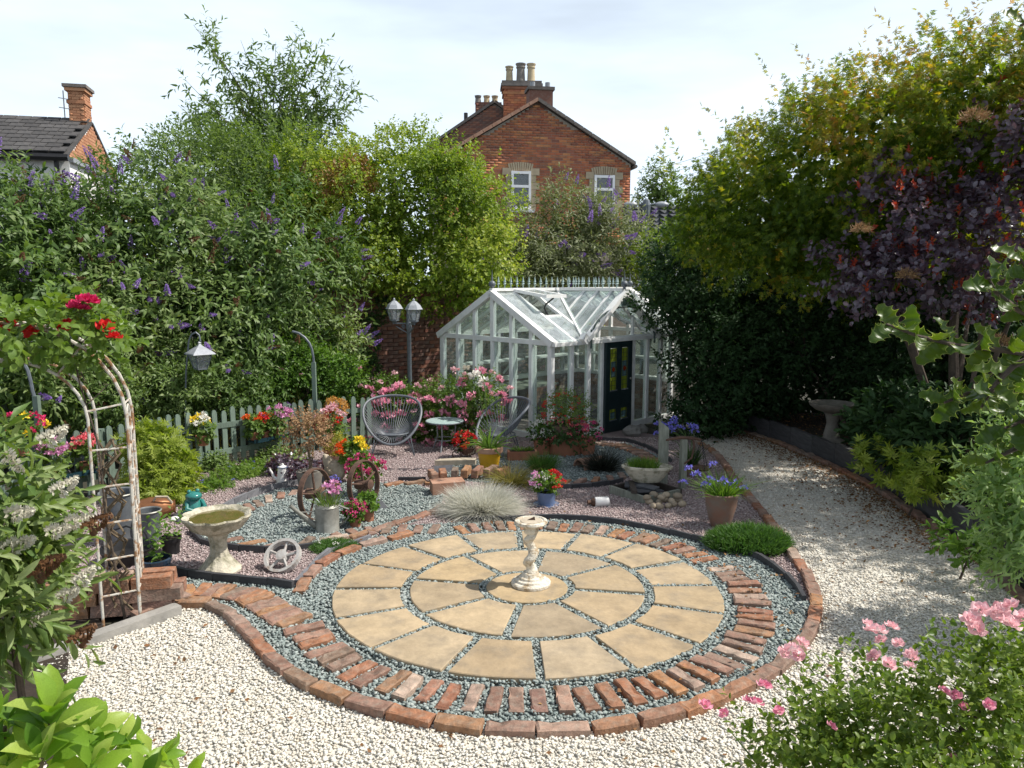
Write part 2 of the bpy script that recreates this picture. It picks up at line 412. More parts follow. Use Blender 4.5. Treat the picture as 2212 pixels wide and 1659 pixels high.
# ------------------------------------------------------------------ mesh helpers
class MB:
    def __init__(self):
        self.v, self.f = [], []
    def add(self, v, f):
        o = len(self.v)
        self.v += [tuple(p) for p in v]
        self.f += [tuple(i + o for i in q) for q in f]
        return self
    def box(self, c, s, rz=0.0, rx=0.0, ry=0.0):
        M = Euler((rx, ry, rz)).to_matrix()
        hx, hy, hz_ = s[0] / 2, s[1] / 2, s[2] / 2
        pts = [M @ Vector((a * hx, b * hy, d * hz_)) + Vector(c) for a in (-1, 1) for b in (-1, 1) for d in (-1, 1)]
        return self.add(pts, [(0, 1, 3, 2), (4, 6, 7, 5), (0, 4, 5, 1), (2, 3, 7, 6), (0, 2, 6, 4), (1, 5, 7, 3)])
    def beam(self, a, b, w_, h_, up=(0, 0, 1)):
        a, b = Vector(a), Vector(b)
        d = (b - a).normalized()
        x = d.cross(Vector(up))
        if x.length < 1e-4:
            x = d.cross(Vector((0, 1, 0)))
        x.normalize()
        y = x.cross(d).normalized()
        pts = [p + x * (sx * w_ / 2) + y * (sy * h_ / 2) for p in (a, b) for sx, sy in ((-1, -1), (1, -1), (1, 1), (-1, 1))]
        return self.add(pts, [(0, 3, 2, 1), (4, 5, 6, 7), (0, 1, 5, 4), (1, 2, 6, 5), (2, 3, 7, 6), (3, 0, 4, 7)])
    def tube(self, pts, r, n=6, closed=False):
        pts = [Vector(p) for p in pts]
        m_ = len(pts)
        rs = r if isinstance(r, (list, tuple)) else [r] * m_
        rings = []
        prev = None
        for i, p in enumerate(pts):
            if closed:
                d = pts[(i + 1) % m_] - pts[i - 1]
            else:
                d = pts[min(i + 1, m_ - 1)] - pts[max(i - 1, 0)]
            d.normalize()
            if prev is None:
                x = d.cross(Vector((0, 0, 1)))
                if x.length < 0.05:
                    x = d.cross(Vector((0, 1, 0)))
            else:
                x = prev - d * prev.dot(d)
                if x.length < 1e-4:
                    x = d.cross(Vector((0, 1, 0)))
            x.normalize()
            prev = x
            y = d.cross(x)
            rings.append([p + (x * math.cos(k * 2 * PI / n) + y * math.sin(k * 2 * PI / n)) * rs[i] for k in range(n)])
        v = [q for rr in rings for q in rr]
        f = []
        for i in range(m_ if closed else m_ - 1):
            j = (i + 1) % m_
            for k in range(n):
                k2 = (k + 1) % n
                f.append((i * n + k, i * n + k2, j * n + k2, j * n + k))
        if not closed:
            f.append(tuple(range(n))[::-1])
            f.append(tuple((m_ - 1) * n + k for k in range(n)))
        return self.add(v, f)
    def lathe(self, prof, n=20, c=(0, 0, 0), wave=None):
        v, f = [], []
        for (r, z) in prof:
            for k in range(n):
                a = 2 * PI * k / n
                rr = r * (wave(a, z) if wave else 1)
                v.append((c[0] + rr * math.cos(a), c[1] + rr * math.sin(a), c[2] + z))
        m_ = len(prof)
        for i in range(m_ - 1):
            for k in range(n):
                k2 = (k + 1) % n
                f.append((i * n + k, i * n + k2, (i + 1) * n + k2, (i + 1) * n + k))
        f.append(tuple(range(n))[::-1])
        f.append(tuple((m_ - 1) * n + k for k in range(n)))
        return self.add(v, f)
    def prism(self, poly, z0, z1):
        n = len(poly)
        v = [(p[0], p[1], z0) for p in poly] + [(p[0], p[1], z1) for p in poly]
        f = [tuple(range(n))[::-1], tuple(range(n, 2 * n))]
        for k in range(n):
            k2 = (k + 1) % n
            f.append((k, k2, n + k2, n + k))
        return self.add(v, f)
    def slab(self, quad, nrm, t):
        """a thin plate from 3D outline points, thickness t along nrm"""
        n_ = Vector(nrm).normalized() * t
        n = len(quad)
        v = [Vector(p) for p in quad] + [Vector(p) + n_ for p in quad]
        f = [tuple(range(n))[::-1], tuple(range(n, 2 * n))]
        for k in range(n):
            k2 = (k + 1) % n
            f.append((k, k2, n + k2, n + k))
        return self.add(v, f)
    def ball(self, c, r, n=10, m_=7, sq=(1, 1, 1)):
        prof = [(max(1e-4, math.sin(PI * i / m_)), -math.cos(PI * i / m_)) for i in range(m_ + 1)]
        v, f = [], []
        for rr, z in prof:
            for k in range(n):
                a = 2 * PI * k / n
                v.append((c[0] + r * sq[0] * rr * math.cos(a), c[1] + r * sq[1] * rr * math.sin(a), c[2] + r * sq[2] * z))
        for i in range(m_):
            for k in range(n):
                k2 = (k + 1) % n
                f.append((i * n + k, i * n + k2, (i + 1) * n + k2, (i + 1) * n + k))
        return self.add(v, f)
    def mesh(self, name, m=None, smooth=False):
        me = bpy.data.meshes.new(name)
        me.from_pydata(self.v, [], self.f)
        if m:
            me.materials.append(MATS[m])
        if smooth:
            me.polygons.foreach_set('use_smooth', [True] * len(me.polygons))
            me.set_sharp_from_angle(angle=R(38))
        return me

def ob(name, data, parent=None, loc=None, rz=None, rot=None, kind=None, label=None, scale=None):
    o = bpy.data.objects.new(name, data)
    C.objects.link(o)
    if parent is not None:
        o.parent = parent
    if loc is not None:
        o.location = loc
    if rz is not None:
        o.rotation_euler = (0, 0, rz)
    if rot is not None:
        o.rotation_euler = rot
    if scale is not None:
        o.scale = scale if isinstance(scale, (tuple, list)) else (scale,) * 3
    if kind:
        o['kind'] = kind
    if label:
        o['label'] = label
    return o

def part(name, mb, m, parent=None, smooth=False, **k):
    return ob(name, mb.mesh(name, m, smooth), parent, **k)

def thing(name, label, cat, loc=(0, 0, 0), rz=0.0, group=None, scale=None):
    o = ob(name, None, None, loc, rz, scale=scale)
    o['label'] = label
    o['category'] = cat
    if group:
        o['group'] = group
    o.empty_display_size = 0.1
    return o

def tag(o, label, cat, group=None):
    o['label'] = label; o['category'] = cat
    if group:
        o['group'] = group
    return o

def npmesh(name, V, F, m, tint=None, smooth=False):
    me = bpy.data.meshes.new(name)
    V = np.ascontiguousarray(V, dtype=np.float32)
    F = np.ascontiguousarray(F, dtype=np.int32)
    k = F.shape[1]
    me.vertices.add(len(V)); me.vertices.foreach_set('co', V.ravel())
    me.loops.add(F.size); me.loops.foreach_set('vertex_index', F.ravel())
    me.polygons.add(len(F))
    me.polygons.foreach_set('loop_start', np.arange(0, F.size, k, dtype=np.int32))
    if smooth:
        me.polygons.foreach_set('use_smooth', np.ones(len(F), dtype=bool))
    if tint is not None:
        a = me.attributes.new('tint', 'FLOAT', 'POINT')
        a.data.foreach_set('value', np.ascontiguousarray(tint, dtype=np.float32))
    me.materials.append(MATS[m])
    me.update(calc_edges=True)
    return me

def nrm(a):
    return a / np.maximum(np.linalg.norm(a, axis=-1, keepdims=True), 1e-6)

# leaf templates: (across, along, up) and triangles
T_DIAMOND = (np.array([(0, 0, 0), (-.5, .42, .10), (.5, .42, .10), (0, 1, -.04)]), np.array([(0, 2, 3), (0, 3, 1)]))
T_LONG = (np.array([(0, 0, 0), (-.5, .35, .10), (.5, .35, .10), (-.36, .7, .02), (.36, .7, .02), (0, 1, -.18)]), np.array([(0, 2, 1), (1, 2, 4), (1, 4, 3), (3, 4, 5)]))
T_OVAL = (np.array([(0, 0, 0), (-.36, .2, .07), (0, .2, 0), (.36, .2, .07), (-.5, .55, .10), (0, .55, .01), (.5, .55, .10), (-.3, .84, .04), (0, .84, -.02), (.3, .84, .04), (0, 1, -.08)]),
          np.array([(0, 2, 1), (0, 3, 2), (1, 2, 5), (1, 5, 4), (2, 3, 6), (2, 6, 5), (4, 5, 8), (4, 8, 7), (5, 6, 9), (5, 9, 8), (7, 8, 10), (8, 9, 10)]))
_st = []
for _k in range(5):
    _a = R(-76 + 38 * _k)
    _st.append((_a, (0.62, .85, 1.0, .85, 0.62)[_k]))
_v = [(0, 0, 0)]
_f = []
for _a, _l in _st:
    o_ = len(_v)
    _v += [(math.sin(_a - .28) * _l * .5, math.cos(_a - .28) * _l * .5, .03), (math.sin(_a) * _l, math.cos(_a) * _l, -.06), (math.sin(_a + .28) * _l * .5, math.cos(_a + .28) * _l * .5, .03)]
    _f += [(0, o_ + 1, o_), (0, o_ + 2, o_ + 1)]
T_STAR = (np.array(_v), np.array(_f))

def leaves(pos, d, n, ln, wd, tint, tmpl):
    tv, tf = tmpl
    d = nrm(d)
    n = nrm(n - d * (n * d).sum(-1, keepdims=True))
    x = np.cross(d, n)
    N = len(pos)
    ln = np.broadcast_to(ln, (N,)); wd = np.broadcast_to(wd, (N,))
    V = (pos[:, None, :] + x[:, None, :] * (tv[None, :, 0:1] * wd[:, None, None]) + d[:, None, :] * (tv[None, :, 1:2] * ln[:, None, None])
         + n[:, None, :] * (tv[None, :, 2:3] * ln[:, None, None]))
    F = tf[None] + (np.arange(N) * len(tv))[:, None, None]
    return V.reshape(-1, 3), F.reshape(-1, 3), np.repeat(tint, len(tv))

class LF:
    """collects leaf-like geometry for one mesh"""
    def __init__(self):
        self.V, self.F, self.T, self.n = [], [], [], 0
    def put(self, V, F, T):
        self.V.append(V); self.F.append(F + self.n); self.T.append(T); self.n += len(V)
        return self
    def mesh(self, name, m):
        return npmesh(name, np.concatenate(self.V), np.concatenate(self.F), m, np.concatenate(self.T))

def rdir(N, up=0.0):
    a = rng.normal(size=(N, 3)); a = nrm(a); a[:, 2] += up
    return nrm(a)

def wob(p, seed, f=1.0):
    r = np.random.default_rng(seed)
    out = np.zeros(len(p))
    for k in range(5):
        q = r.normal(size=3) * f * (1 + .7 * k)
        out += np.sin(p @ q + r.uniform(0, 6.3)) / (1 + .6 * k)
    return out / 2.2

def shell(blobs, N, seed, inner=.72, outer=1.04, bump=.2, f=1.6, hole=-9, back=.45, floor=None, clus=0.0, per=16):
    """points and outward normals over a lumpy union of ellipsoids (x,y,z,rx,ry,rz)"""
    b = np.array(blobs, float)
    area = (b[:, 3] * b[:, 4] + b[:, 3] * b[:, 5] + b[:, 4] * b[:, 5])
    idx = rng.choice(len(b), size=int(N * 2.2), p=area / area.sum())
    d = rdir(len(idx))
    c = b[idx, :3]; r = b[idx, 3:6]
    rad = rng.uniform(inner, outer, len(idx))
    rad *= 1 + bump * wob(c + d * r, seed, f)
    p = c + d * r * rad[:, None]
    n = nrm(d / r)
    keep = np.ones(len(p), bool)
    for k in range(len(b)):
        q = (p - b[k, :3]) / b[k, 3:6]
        keep &= ~(((q * q).sum(1) < .42) & (idx != k))
    keep &= wob(p, seed + 9, f * 2.3) > hole
    keep &= (n[:, 1] < .35) | (rng.random(len(p)) < back)
    if floor is not None:
        keep &= p[:, 2] > floor
    p, n = p[keep][:N], n[keep][:N]
    if clus > 0 and len(p) > 60:
        k = max(20, len(p) // per)
        j = rng.integers(0, k, len(p))
        cr = clus * rng.uniform(.6, 1.4, k)[j]
        g = rng.normal(size=(len(p), 3)) * .5
        g -= n[j] * (g * n[j]).sum(1, keepdims=True) * .35
        gl_ = np.linalg.norm(g, axis=1)
        p = p[j] + g * cr[:, None] + n[j] * (cr * (.55 - .5 * np.minimum(gl_, 1.2) ** 2))[:, None]
        n = nrm(n[j] * .7 + g * .75)
        if floor is not None:
            m_ = p[:, 2] > floor
            p, n = p[m_], n[m_]
    return p, n

def shoots(lf, p, d, L, m_, ll, lw, ang=.9, droop=.3, tmpl=T_DIAMOND, tvar=.22, tbase=.45, gdroop=0.0, seed=1, tf=1.2):
    """leafy shoots growing from p along d; returns their tips and tip directions"""
    N = len(p)
    d = nrm(d)
    L = np.broadcast_to(L, (N,))
    s = (np.arange(m_) + .6) / m_
    s = np.clip(s[None, :] + rng.uniform(-.3, .3, (N, m_)) / m_, 0.02, 1)
    pos = p[:, None, :] + d[:, None, :] * (L[:, None] * s)[..., None]
    pos[..., 2] -= gdroop * L[:, None] * s ** 2
    a0 = np.cross(d, np.array([.3, .2, 1.0])); a0 = nrm(a0); b0 = np.cross(d, a0)
    ph = np.arange(m_)[None, :] * 2.4 + rng.uniform(0, 6.3, (N, 1)) + rng.uniform(-.4, .4, (N, m_))
    pr = a0[:, None, :] * np.cos(ph)[..., None] + b0[:, None, :] * np.sin(ph)[..., None]
    aa = ang * (1.15 - .55 * s)
    ld = d[:, None, :] * np.cos(aa)[..., None] + pr * np.sin(aa)[..., None]
    ld[..., 2] -= droop * rng.uniform(.4, 1.2, (N, m_))
    nn = d[:, None, :] * .8 - pr * .5 + rng.normal(size=(N, m_, 3)) * .35
    nn[..., 2] += .5
    sz = rng.uniform(.65, 1.15, (N, m_)) * (1.1 - .35 * s)
    t = np.clip(tbase + tvar * wob(p, seed, tf)[:, None] + rng.normal(size=(N, m_)) * tvar * .45, 0, .95)
    V, F, T = leaves(pos.reshape(-1, 3), ld.reshape(-1, 3), nn.reshape(-1, 3), (ll * sz).ravel(), (lw * sz).ravel(), t.ravel(), tmpl)
    lf.put(V, F, T)
    tip = p + d * L[:, None]
    tip[:, 2] -= gdroop * L
    return tip, d

def blades(lf, c, n, L, r0, lean=.6, w_=.004, seg=3, up=1.0, curve=.5, tb=.45, tv=.2, elong=(1, 1), z0=0.0):
    """a tuft of grass blades"""
    a = rng.uniform(0, 2 * PI, n); rr = r0 * np.sqrt(rng.random(n))
    base = np.stack([c[0] + rr * np.cos(a) * elong[0], c[1] + rr * np.sin(a) * elong[1], np.full(n, c[2] + z0)], 1)
    out = np.stack([np.cos(a), np.sin(a), np.zeros(n)], 1) + rng.normal(size=(n, 3)) * .45
    out[:, 2] = 0
    k = lean * rng.uniform(.15, 1.15, n) * (.4 + .6 * rr / max(r0, 1e-4))
    d = nrm(np.stack([out[:, 0] * k, out[:, 1] * k, np.full(n, up)], 1))
    ln = L * rng.uniform(.55, 1.1, n)
    side = nrm(np.cross(d, rng.normal(size=(n, 3))))
    Vs = []
    for i in range(seg + 1):
        s = i / seg
        p = base + d * (ln * s)[:, None]
        p[:, 2] -= curve * ln * s * s * k
        p[:, :2] += out[:, :2] * (curve * .5 * ln * s * s)[:, None]
        ww = w_ * (1 - s) ** .6 + .0006
        Vs += [p - side * ww / 2, p + side * ww / 2]
    V = np.stack(Vs, 1)
    m_ = 2 * (seg + 1)
    tri = []
    for i in range(seg):
        o_ = 2 * i
        tri += [(o_, o_ + 1, o_ + 3), (o_, o_ + 3, o_ + 2)]
    F = np.array(tri)[None] + (np.arange(n) * m_)[:, None, None]
    T = np.repeat(np.clip(tb + rng.normal(size=n) * tv, 0, .95), m_)
    lf.put(V.reshape(-1, 3), F.reshape(-1, 3), T)

OCT_V = np.array([(1, 0, 0), (-1, 0, 0), (0, 1, 0), (0, -1, 0), (0, 0, 1), (0, 0, -1), ], float)
OCT_F = np.array([(0, 2, 4), (2, 1, 4), (1, 3, 4), (3, 0, 4), (2, 0, 5), (1, 2, 5), (3, 1, 5), (0, 3, 5)])
_cv = np.array([(a, b, d) for a in (-.62, .62) for b in (-.62, .62) for d in (-.62, .62)], float)

def stones(name, pts, size, m, flat=.65, z=0.0, kind='stuff'):
    N = len(pts)
    q = nrm(rng.normal(size=(N, 4)))
    w_, x, y, zz = q.T
    Rm = np.stack([np.stack([1 - 2 * (y * y + zz * zz), 2 * (x * y - w_ * zz), 2 * (x * zz + w_ * y)], -1),
                   np.stack([2 * (x * y + w_ * zz), 1 - 2 * (x * x + zz * zz), 2 * (y * zz - w_ * x)], -1),
                   np.stack([2 * (x * zz - w_ * y), 2 * (y * zz + w_ * x), 1 - 2 * (x * x + y * y)], -1)], 1)
    s = size * rng.uniform(.32, .72, (N, 3)) * rng.uniform(.6, 1.25, (N, 1))
    base = OCT_V[None] * (1 + rng.uniform(-.25, .25, (N, 6, 1))) + rng.uniform(-.28, .28, (N, 6, 3))
    V = np.einsum('nij,nkj->nki', Rm, base * s[:, None, :])
    V[..., 2] *= flat
    V[..., 0] += pts[:, 0:1]; V[..., 1] += pts[:, 1:2]
    V[..., 2] += (-SLOPE * pts[:, 1] + z + rng.uniform(0, .45, N) * size)[:, None]
    F = OCT_F[None] + (np.arange(N) * 6)[:, None, None]
    me = npmesh(name, V.reshape(-1, 3), F.reshape(-1, 3), m, np.repeat(rng.random(N), 6))
    o = ob(name, me, kind=kind)
    return o

def inpoly(poly, x, y):
    x = np.asarray(x); y = np.asarray(y)
    r = np.zeros(x.shape, bool)
    n = len(poly)
    for i in range(n):
        x1, y1 = poly[i]; x2, y2 = poly[(i + 1) % n]
        c = (y1 > y) != (y2 > y)
        r ^= c & (x < (x2 - x1) * (y - y1) / ((y2 - y1) or 1e-9) + x1)
    return r

def spline(pts, n):
    """smooth curve through 2D points, n samples evenly spaced"""
    p = [np.array(q, float) for q in pts]
    p = [2 * p[0] - p[1]] + p + [2 * p[-1] - p[-2]]
    out = []
    for i in range(1, len(p) - 2):
        for t in np.linspace(0, 1, 24, endpoint=False):
            a, b, c, d = p[i - 1], p[i], p[i + 1], p[i + 2]
            out.append(.5 * ((2 * b) + (c - a) * t + (2 * a - 5 * b + 4 * c - d) * t * t + (3 * b - a - 3 * c + d) * t ** 3))
    out.append(p[-2])
    out = np.array(out)
    L = np.concatenate([[0], np.cumsum(np.linalg.norm(np.diff(out, axis=0), axis=1))])
    s = np.linspace(0, L[-1], n)
    return np.stack([np.interp(s, L, out[:, k]) for k in range(out.shape[1])], 1), L[-1]

# ------------------------------------------------------------------ ground, gravels, paving
def struct(name, mb, m, **k):
    return part(name, mb, m, kind='structure', **k)

def sheet(name, poly, m, h):
    mb = MB()
    mb.add([(x, y, gz(y) + h) for x, y in poly], [tuple(range(len(poly)))])
    o = ob(name, mb.mesh(name, m), kind='structure')
    return o

# ground to the horizon: gently falling garden, then level land
gv, gf = [], []
ys = [-30, 0, 6, 12, 20, 60, 400]
xs = [-400, -60, -15, 0, 15, 60, 400]
for y in ys:
    for x in xs:
        gv.append((x, y, (gz(min(y, 20.0)) if y > -10 else 0) - 0.03))
for i in range(len(ys) - 1):
    for j in range(len(xs) - 1):
        a = i * len(xs) + j
        gf.append((a, a + 1, a + 1 + len(xs), a + len(xs)))
struct('ground', MB().add(gv, gf), 'earth')

pl = lambda *q: [P(*a) for a in q]
E1px = [(300, 1335), (345, 1320), (400, 1312), (450, 1315), (490, 1332), (525, 1362), (560, 1400), (598, 1442), (655, 1481), (736, 1515), (828, 1544),
        (930, 1567), (1040, 1581), (1160, 1586), (1280, 1581), (1390, 1566), (1492, 1540), (1574, 1508), (1645, 1470), (1706, 1425), (1748, 1372),
        (1762, 1320), (1755, 1280), (1737, 1240), (1712, 1205), (1690, 1172), (1660, 1130), (1630, 1092), (1603, 1060), (1580, 1030), (1560, 1000), (1535, 975), (1490, 948)]
E1, E1len = spline(pl(*E1px), 400)
KERB, KERBlen = spline(pl((2330, 1400), (2212, 1300), (2110, 1212), (1990, 1125), (1870, 1048), (1750, 990), (1640, 946), (1540, 920)), 120)
garden = [tuple(p) for p in E1] + pl((1300, 925), (960, 888), (794, 955), (560, 985), (450, 1011), (175, 1078), (60, 1110), (100, 1290), (200, 1330))
white = [(-1.9, 1.0), (4.6, 1.0)] + [tuple(p) for p in KERB] + pl((1480, 915)) + [tuple(p) for p in E1[::-1]] + pl((240, 1365), (150, 1405), (60, 1450)) + [(-2.3, 3.6)]
D1px = [(1737, 1305), (1720, 1278), (1680, 1240), (1620, 1205), (1530, 1180), (1470, 1165), (1400, 1148), (1300, 1132), (1200, 1125), (1110, 1128), (1000, 1132), (880, 1138)]
slateA = [tuple(p) for p in E1[:330] if p[1] < P(1737, 1300)[1]] + pl(*D1px) + pl((800, 1165), (740, 1190), (700, 1212), (660, 1248), (635, 1275), (600, 1268), (520, 1260), (430, 1253), (360, 1258), (318, 1285))
slateB = pl((420, 1160), (455, 1120), (520, 1088), (600, 1060), (700, 1045), (830, 1045), (900, 1050), (960, 1070), (950, 1100), (930, 1115), (870, 1140), (800, 1160), (700, 1180), (640, 1190), (560, 1188), (470, 1183))
slateC = pl((950, 1030), (990, 1000), (1100, 985), (1180, 988), (1290, 958), (1360, 960), (1420, 985), (1425, 1015), (1330, 1037), (1200, 1047), (1100, 1050), (1000, 1040))
sheet('white_gravel_path', white, 'white_bed', 0.0)
sheet('mauve_gravel', garden, 'mauve_bed', 0.004)
for nm, pg in (('slate_gravel', slateA), ('slate_gravel_bed', slateB), ('slate_gravel_patch', slateC)):
    sheet(nm, pg, 'slate_bed', 0.009)

def scatter(polys, not_in, dens, ymax=99, ymin=-99, keep=None):
    allp = np.array([q for pg in polys for q in pg])
    x0, y0 = allp.min(0); x1, y1 = allp.max(0)
    y0, y1 = max(y0, ymin), min(y1, ymax)
    n = int((x1 - x0) * (y1 - y0) * dens)
    x = rng.uniform(x0, x1, n); y = rng.uniform(y0, y1, n)
    k = np.zeros(n, bool)
    for pg in polys:
        k |= inpoly(pg, x, y)
    for pg in not_in:
        k &= ~inpoly(pg, x, y)
    if keep is not None:
        k &= keep(x, y)
    return np.stack([x[k], y[k]], 1)

CC = np.array([0.11, 5.37])
infr = lambda x, y: (np.abs(x) < y * .70 + .25)
notslab = lambda x, y: infr(x, y) & (np.hypot(x - CC[0], y - CC[1]) > 1.36)
slabzone = lambda x, y: np.hypot(x - CC[0], y - CC[1]) < 1.42
o = stones('white_chippings', np.concatenate([scatter([white], [], 5600, ymax=5.4, ymin=3.0, keep=infr), scatter([white], [], 3000, ymin=5.4, ymax=12.5, keep=infr)]), .0215, 'white_stone', z=.001, flat=.46)
o = stones('mauve_chippings', np.concatenate([scatter([garden], [slateA, slateB, slateC], 3000, ymax=8.2, keep=infr), scatter([garden], [slateA, slateB, slateC], 1800, ymin=8.2, ymax=12, keep=infr)]), .020, 'mauve_stone', z=.006)
o = stones('slate_chippings', np.concatenate([scatter([slateA], [], 3600, keep=notslab), scatter([slateB], [], 2600), scatter([slateC], [], 1600)]), .026, 'slate_stone', z=.012)
jp = scatter([slateA], [], 5200, keep=slabzone)
rj = np.hypot(jp[:, 0] - CC[0], jp[:, 1] - CC[1]); aj = np.degrees(np.arctan2(jp[:, 1] - CC[1], jp[:, 0] - CC[0]))
dj = np.where(rj < .89, 45.0, 22.5); oj = np.where(rj < .89, -100.0, -88.0)
of = np.abs((aj - oj + dj / 2) % dj - dj / 2) * np.pi / 180 * rj
ko = ((rj > .29) & (rj < .37)) | ((rj > .845) & (rj < .935)) | (rj > 1.38) | ((of < .045) & (rj > .3))
stones('joint_chippings', jp[ko], .024, 'slate_stone', z=.026)

# --- bricks: a few worn variants that all bricks share
def brick_mesh(l, w_, h_, name, seed, m='brick', ch=.009):
    r = random.Random(seed)
    xs_ = [-1, -.45, .1, .55, 1]
    ol = [(x, -1) for x in xs_] + [(x, 1) for x in xs_[::-1]]
    chip = r.randrange(10)
    v = []
    for (z, ins) in ((-h_, 0), (-ch, 0), (0, ch)):
        for k, (sx, sy) in enumerate(ol):
            j = .004 if z < 0 else .006
            cx_ = .75 if (k == chip and z > -h_) else 1
            v.append((sx * (l / 2 - ins) * (.93 if cx_ < 1 else 1) + r.uniform(-j, j), sy * (w_ / 2 - ins) * cx_ + r.uniform(-j, j), z + (r.uniform(-.006, .003) if z == 0 else 0) - (.012 if cx_ < 1 and z == 0 else 0)))
    n = len(ol)
    f = []
    for q in (0, 1):
        for k in range(n):
            k2 = (k + 1) % n
            f.append((q * n + k, q * n + k2, (q + 1) * n + k2, (q + 1) * n + k))
    o_ = 2 * n
    f += [(o_ + k, o_ + k + 1, o_ + n - 2 - k, o_ + n - 1 - k) for k in range(4)]
    return MB().add(v, f).mesh(name, m)
BR_EDGE = [brick_mesh(.248, .080, .10, 'brick', 10 + i) for i in range(7)]
BR_LONG = [brick_mesh(.252, .088, .11, 'brick', 30 + i) for i in range(6)]
BR_FAR = [brick_mesh(.25, .075, .09, 'brick', 50 + i) for i in range(5)]

def lay(parent, meshes, x, y, ang, top, tilt=.02):
    o = ob('brick', random.choice(meshes), parent, (x, y, gz(y) + top), rot=(random.gauss(0, tilt), random.gauss(0, tilt) + 0, ang))
    o.scale = (random.uniform(.9, 1.04), random.uniform(.92, 1.06), 1)
    return o

ring = ob('brick_ring', None, kind='structure')
a = -154.0
while a < 113:
    t = R(a + random.uniform(-.5, .5))
    rr = 1.605 + random.uniform(-.015, .015)
    if not (18 < a < 21):
        lay(ring, BR_EDGE, CC[0] + rr * math.cos(t), CC[1] + rr * math.sin(t), t + random.gauss(0, .04), .045 + random.uniform(-.008, .012))
    a += 4.35
tl, _ = spline([CC + 1.63 * np.array([math.cos(R(115)), math.sin(R(115))])] + [np.array(P(*q)) for q in ((900, 1150), (840, 1150), (780, 1156), (735, 1166))], 8)
for k in range(1, 8):
    d = tl[min(k + 1, 7)] - tl[k - 1]
    lay(ring, BR_EDGE, tl[k][0], tl[k][1], math.atan2(d[1], d[0]) + PI / 2 + random.gauss(0, .06), .045)
# S-shaped tail to the arch: bricks set tight side by side
tail, tL = spline([CC + 1.63 * np.array([math.cos(R(-158)), math.sin(R(-158))])] + [np.array(P(*q)) for q in ((600, 1333), (560, 1306), (505, 1290), (440, 1285), (395, 1290), (352, 1303))], 200)
n = int(tL / .083)
for k in range(n):
    i = int((k + .7) / n * 199)
    d = tail[min(i + 1, 199)] - tail[max(i - 1, 0)]
    t = math.atan2(d[1], d[0]) + PI / 2
    lay(ring, BR_EDGE, tail[i][0], tail[i][1], t + random.gauss(0, .03), .05 + random.uniform(-.006, .008)).scale[0] *= 1.05

edge = ob('brick_edging', None, kind='structure')
def run(curve, length, step, meshes, top, parent, a=0, b=1, rot=0, jit=.02, skip=None):
    n = int(length * (b - a) / step)
    N = len(curve) - 1
    for k in range(n):
        i = int((a + (b - a) * (k + .5) / n) * N)
        d = curve[min(i + 2, N)] - curve[max(i - 2, 0)]
        if skip and skip(*curve[i]):
            continue
        lay(parent, meshes, curve[i][0], curve[i][1], math.atan2(d[1], d[0]) + rot + random.gauss(0, jit), top + random.uniform(-.008, .008))
run(E1, E1len, .256, BR_LONG, .055, edge)
# bricks end to end round the left of the circle and under the watering can
el, eL = spline(pl((645, 1288), (660, 1265), (690, 1232), (735, 1205), (790, 1184), (850, 1170), (890, 1158)), 120)
run(el, eL, .25, BR_LONG, .06, edge)
eb, ebL = spline(pl((955, 1100), (930, 1112), (880, 1128), (820, 1148), (760, 1165), (690, 1176)), 120)
run(eb, ebL, .25, BR_LONG, .05, edge)
ec, ecL = spline(pl((470, 1172), (520, 1176), (580, 1181), (640, 1180), (690, 1174)), 80)
run(ec, ecL, .20, BR_EDGE, .045, edge, rot=.9)
ed, edL = spline(pl((500, 1128), (520, 1112), (560, 1092), (600, 1078), (650, 1066), (720, 1058)), 100)
run(ed, edL, .17, BR_EDGE, .045, edge, rot=.75)
eh, ehL = spline(pl((830, 1052), (880, 1049), (930, 1048), (960, 1052)), 40)
run(eh, ehL, .2, BR_EDGE, .05, edge, rot=.5)
# raised row by the yellow pot and the row in front of the tiles
er, erL = spline(pl((925, 1046), (960, 1040), (1000, 1036), (1050, 1034), (1100, 1035)), 60)
run(er, erL, .14, BR_EDGE, .15, edge, rot=1.15)
part('block', MB().prism([(-.17, -.1), (.2, -.12), (.22, .1), (-.15, .12)], 0, .15), 'terracotta_pale', edge, loc=G(962, 1066), rz=.35, label='broken buff stone block among the edging bricks')
ef, efL = spline(pl((1160, 1046), (1220, 1046), (1280, 1043), (1340, 1033), (1400, 1018)), 60)
run(ef, efL, .2, BR_EDGE, .05, edge, rot=.9)
# brick path by the greenhouse door
eg, egL = spline(pl((1290, 962), (1340, 968), (1375, 980), (1405, 996), (1425, 1012), (1420, 1026)), 60)
run(eg, egL, .105, BR_EDGE, .05, edge, rot=1.2, jit=.05)

# --- dark strip edging: short separate lengths
strip = ob('dark_edging', None, kind='structure')
def strips(px, m, h=.07, step=.22, t=.03, lab=None):
    cv, L = spline(pl(*px), 200)
    n = max(1, int(L / step))
    for k in range(n):
        a_, b_ = cv[int(k / n * 199)], cv[int((k + 1) / n * 199)]
        d = b_ - a_
        l = float(np.hypot(*d))
        me = MB().box((0, 0, 0), (l * .985, t, h)).mesh('edging_piece', m)
        mid = (a_ + b_) / 2
        hh = h / 2 + random.uniform(-.006, .006)
        ob('edging_piece', me, strip, (mid[0], mid[1], gz(mid[1]) + hh), rot=(random.gauss(0, .05), 0, math.atan2(d[1], d[0])))
strips(D1px[:11], 'edging')
strips([(365, 1243), (430, 1256), (520, 1264), (600, 1271), (634, 1277)], 'edging', .08)
strips([(640, 1268), (665, 1243), (700, 1207), (745, 1187), (800, 1168)], 'edging_grey', .06)
strips([(412, 1150), (440, 1178), (500, 1190), (560, 1195), (630, 1192), (690, 1184)], 'edging', .06)
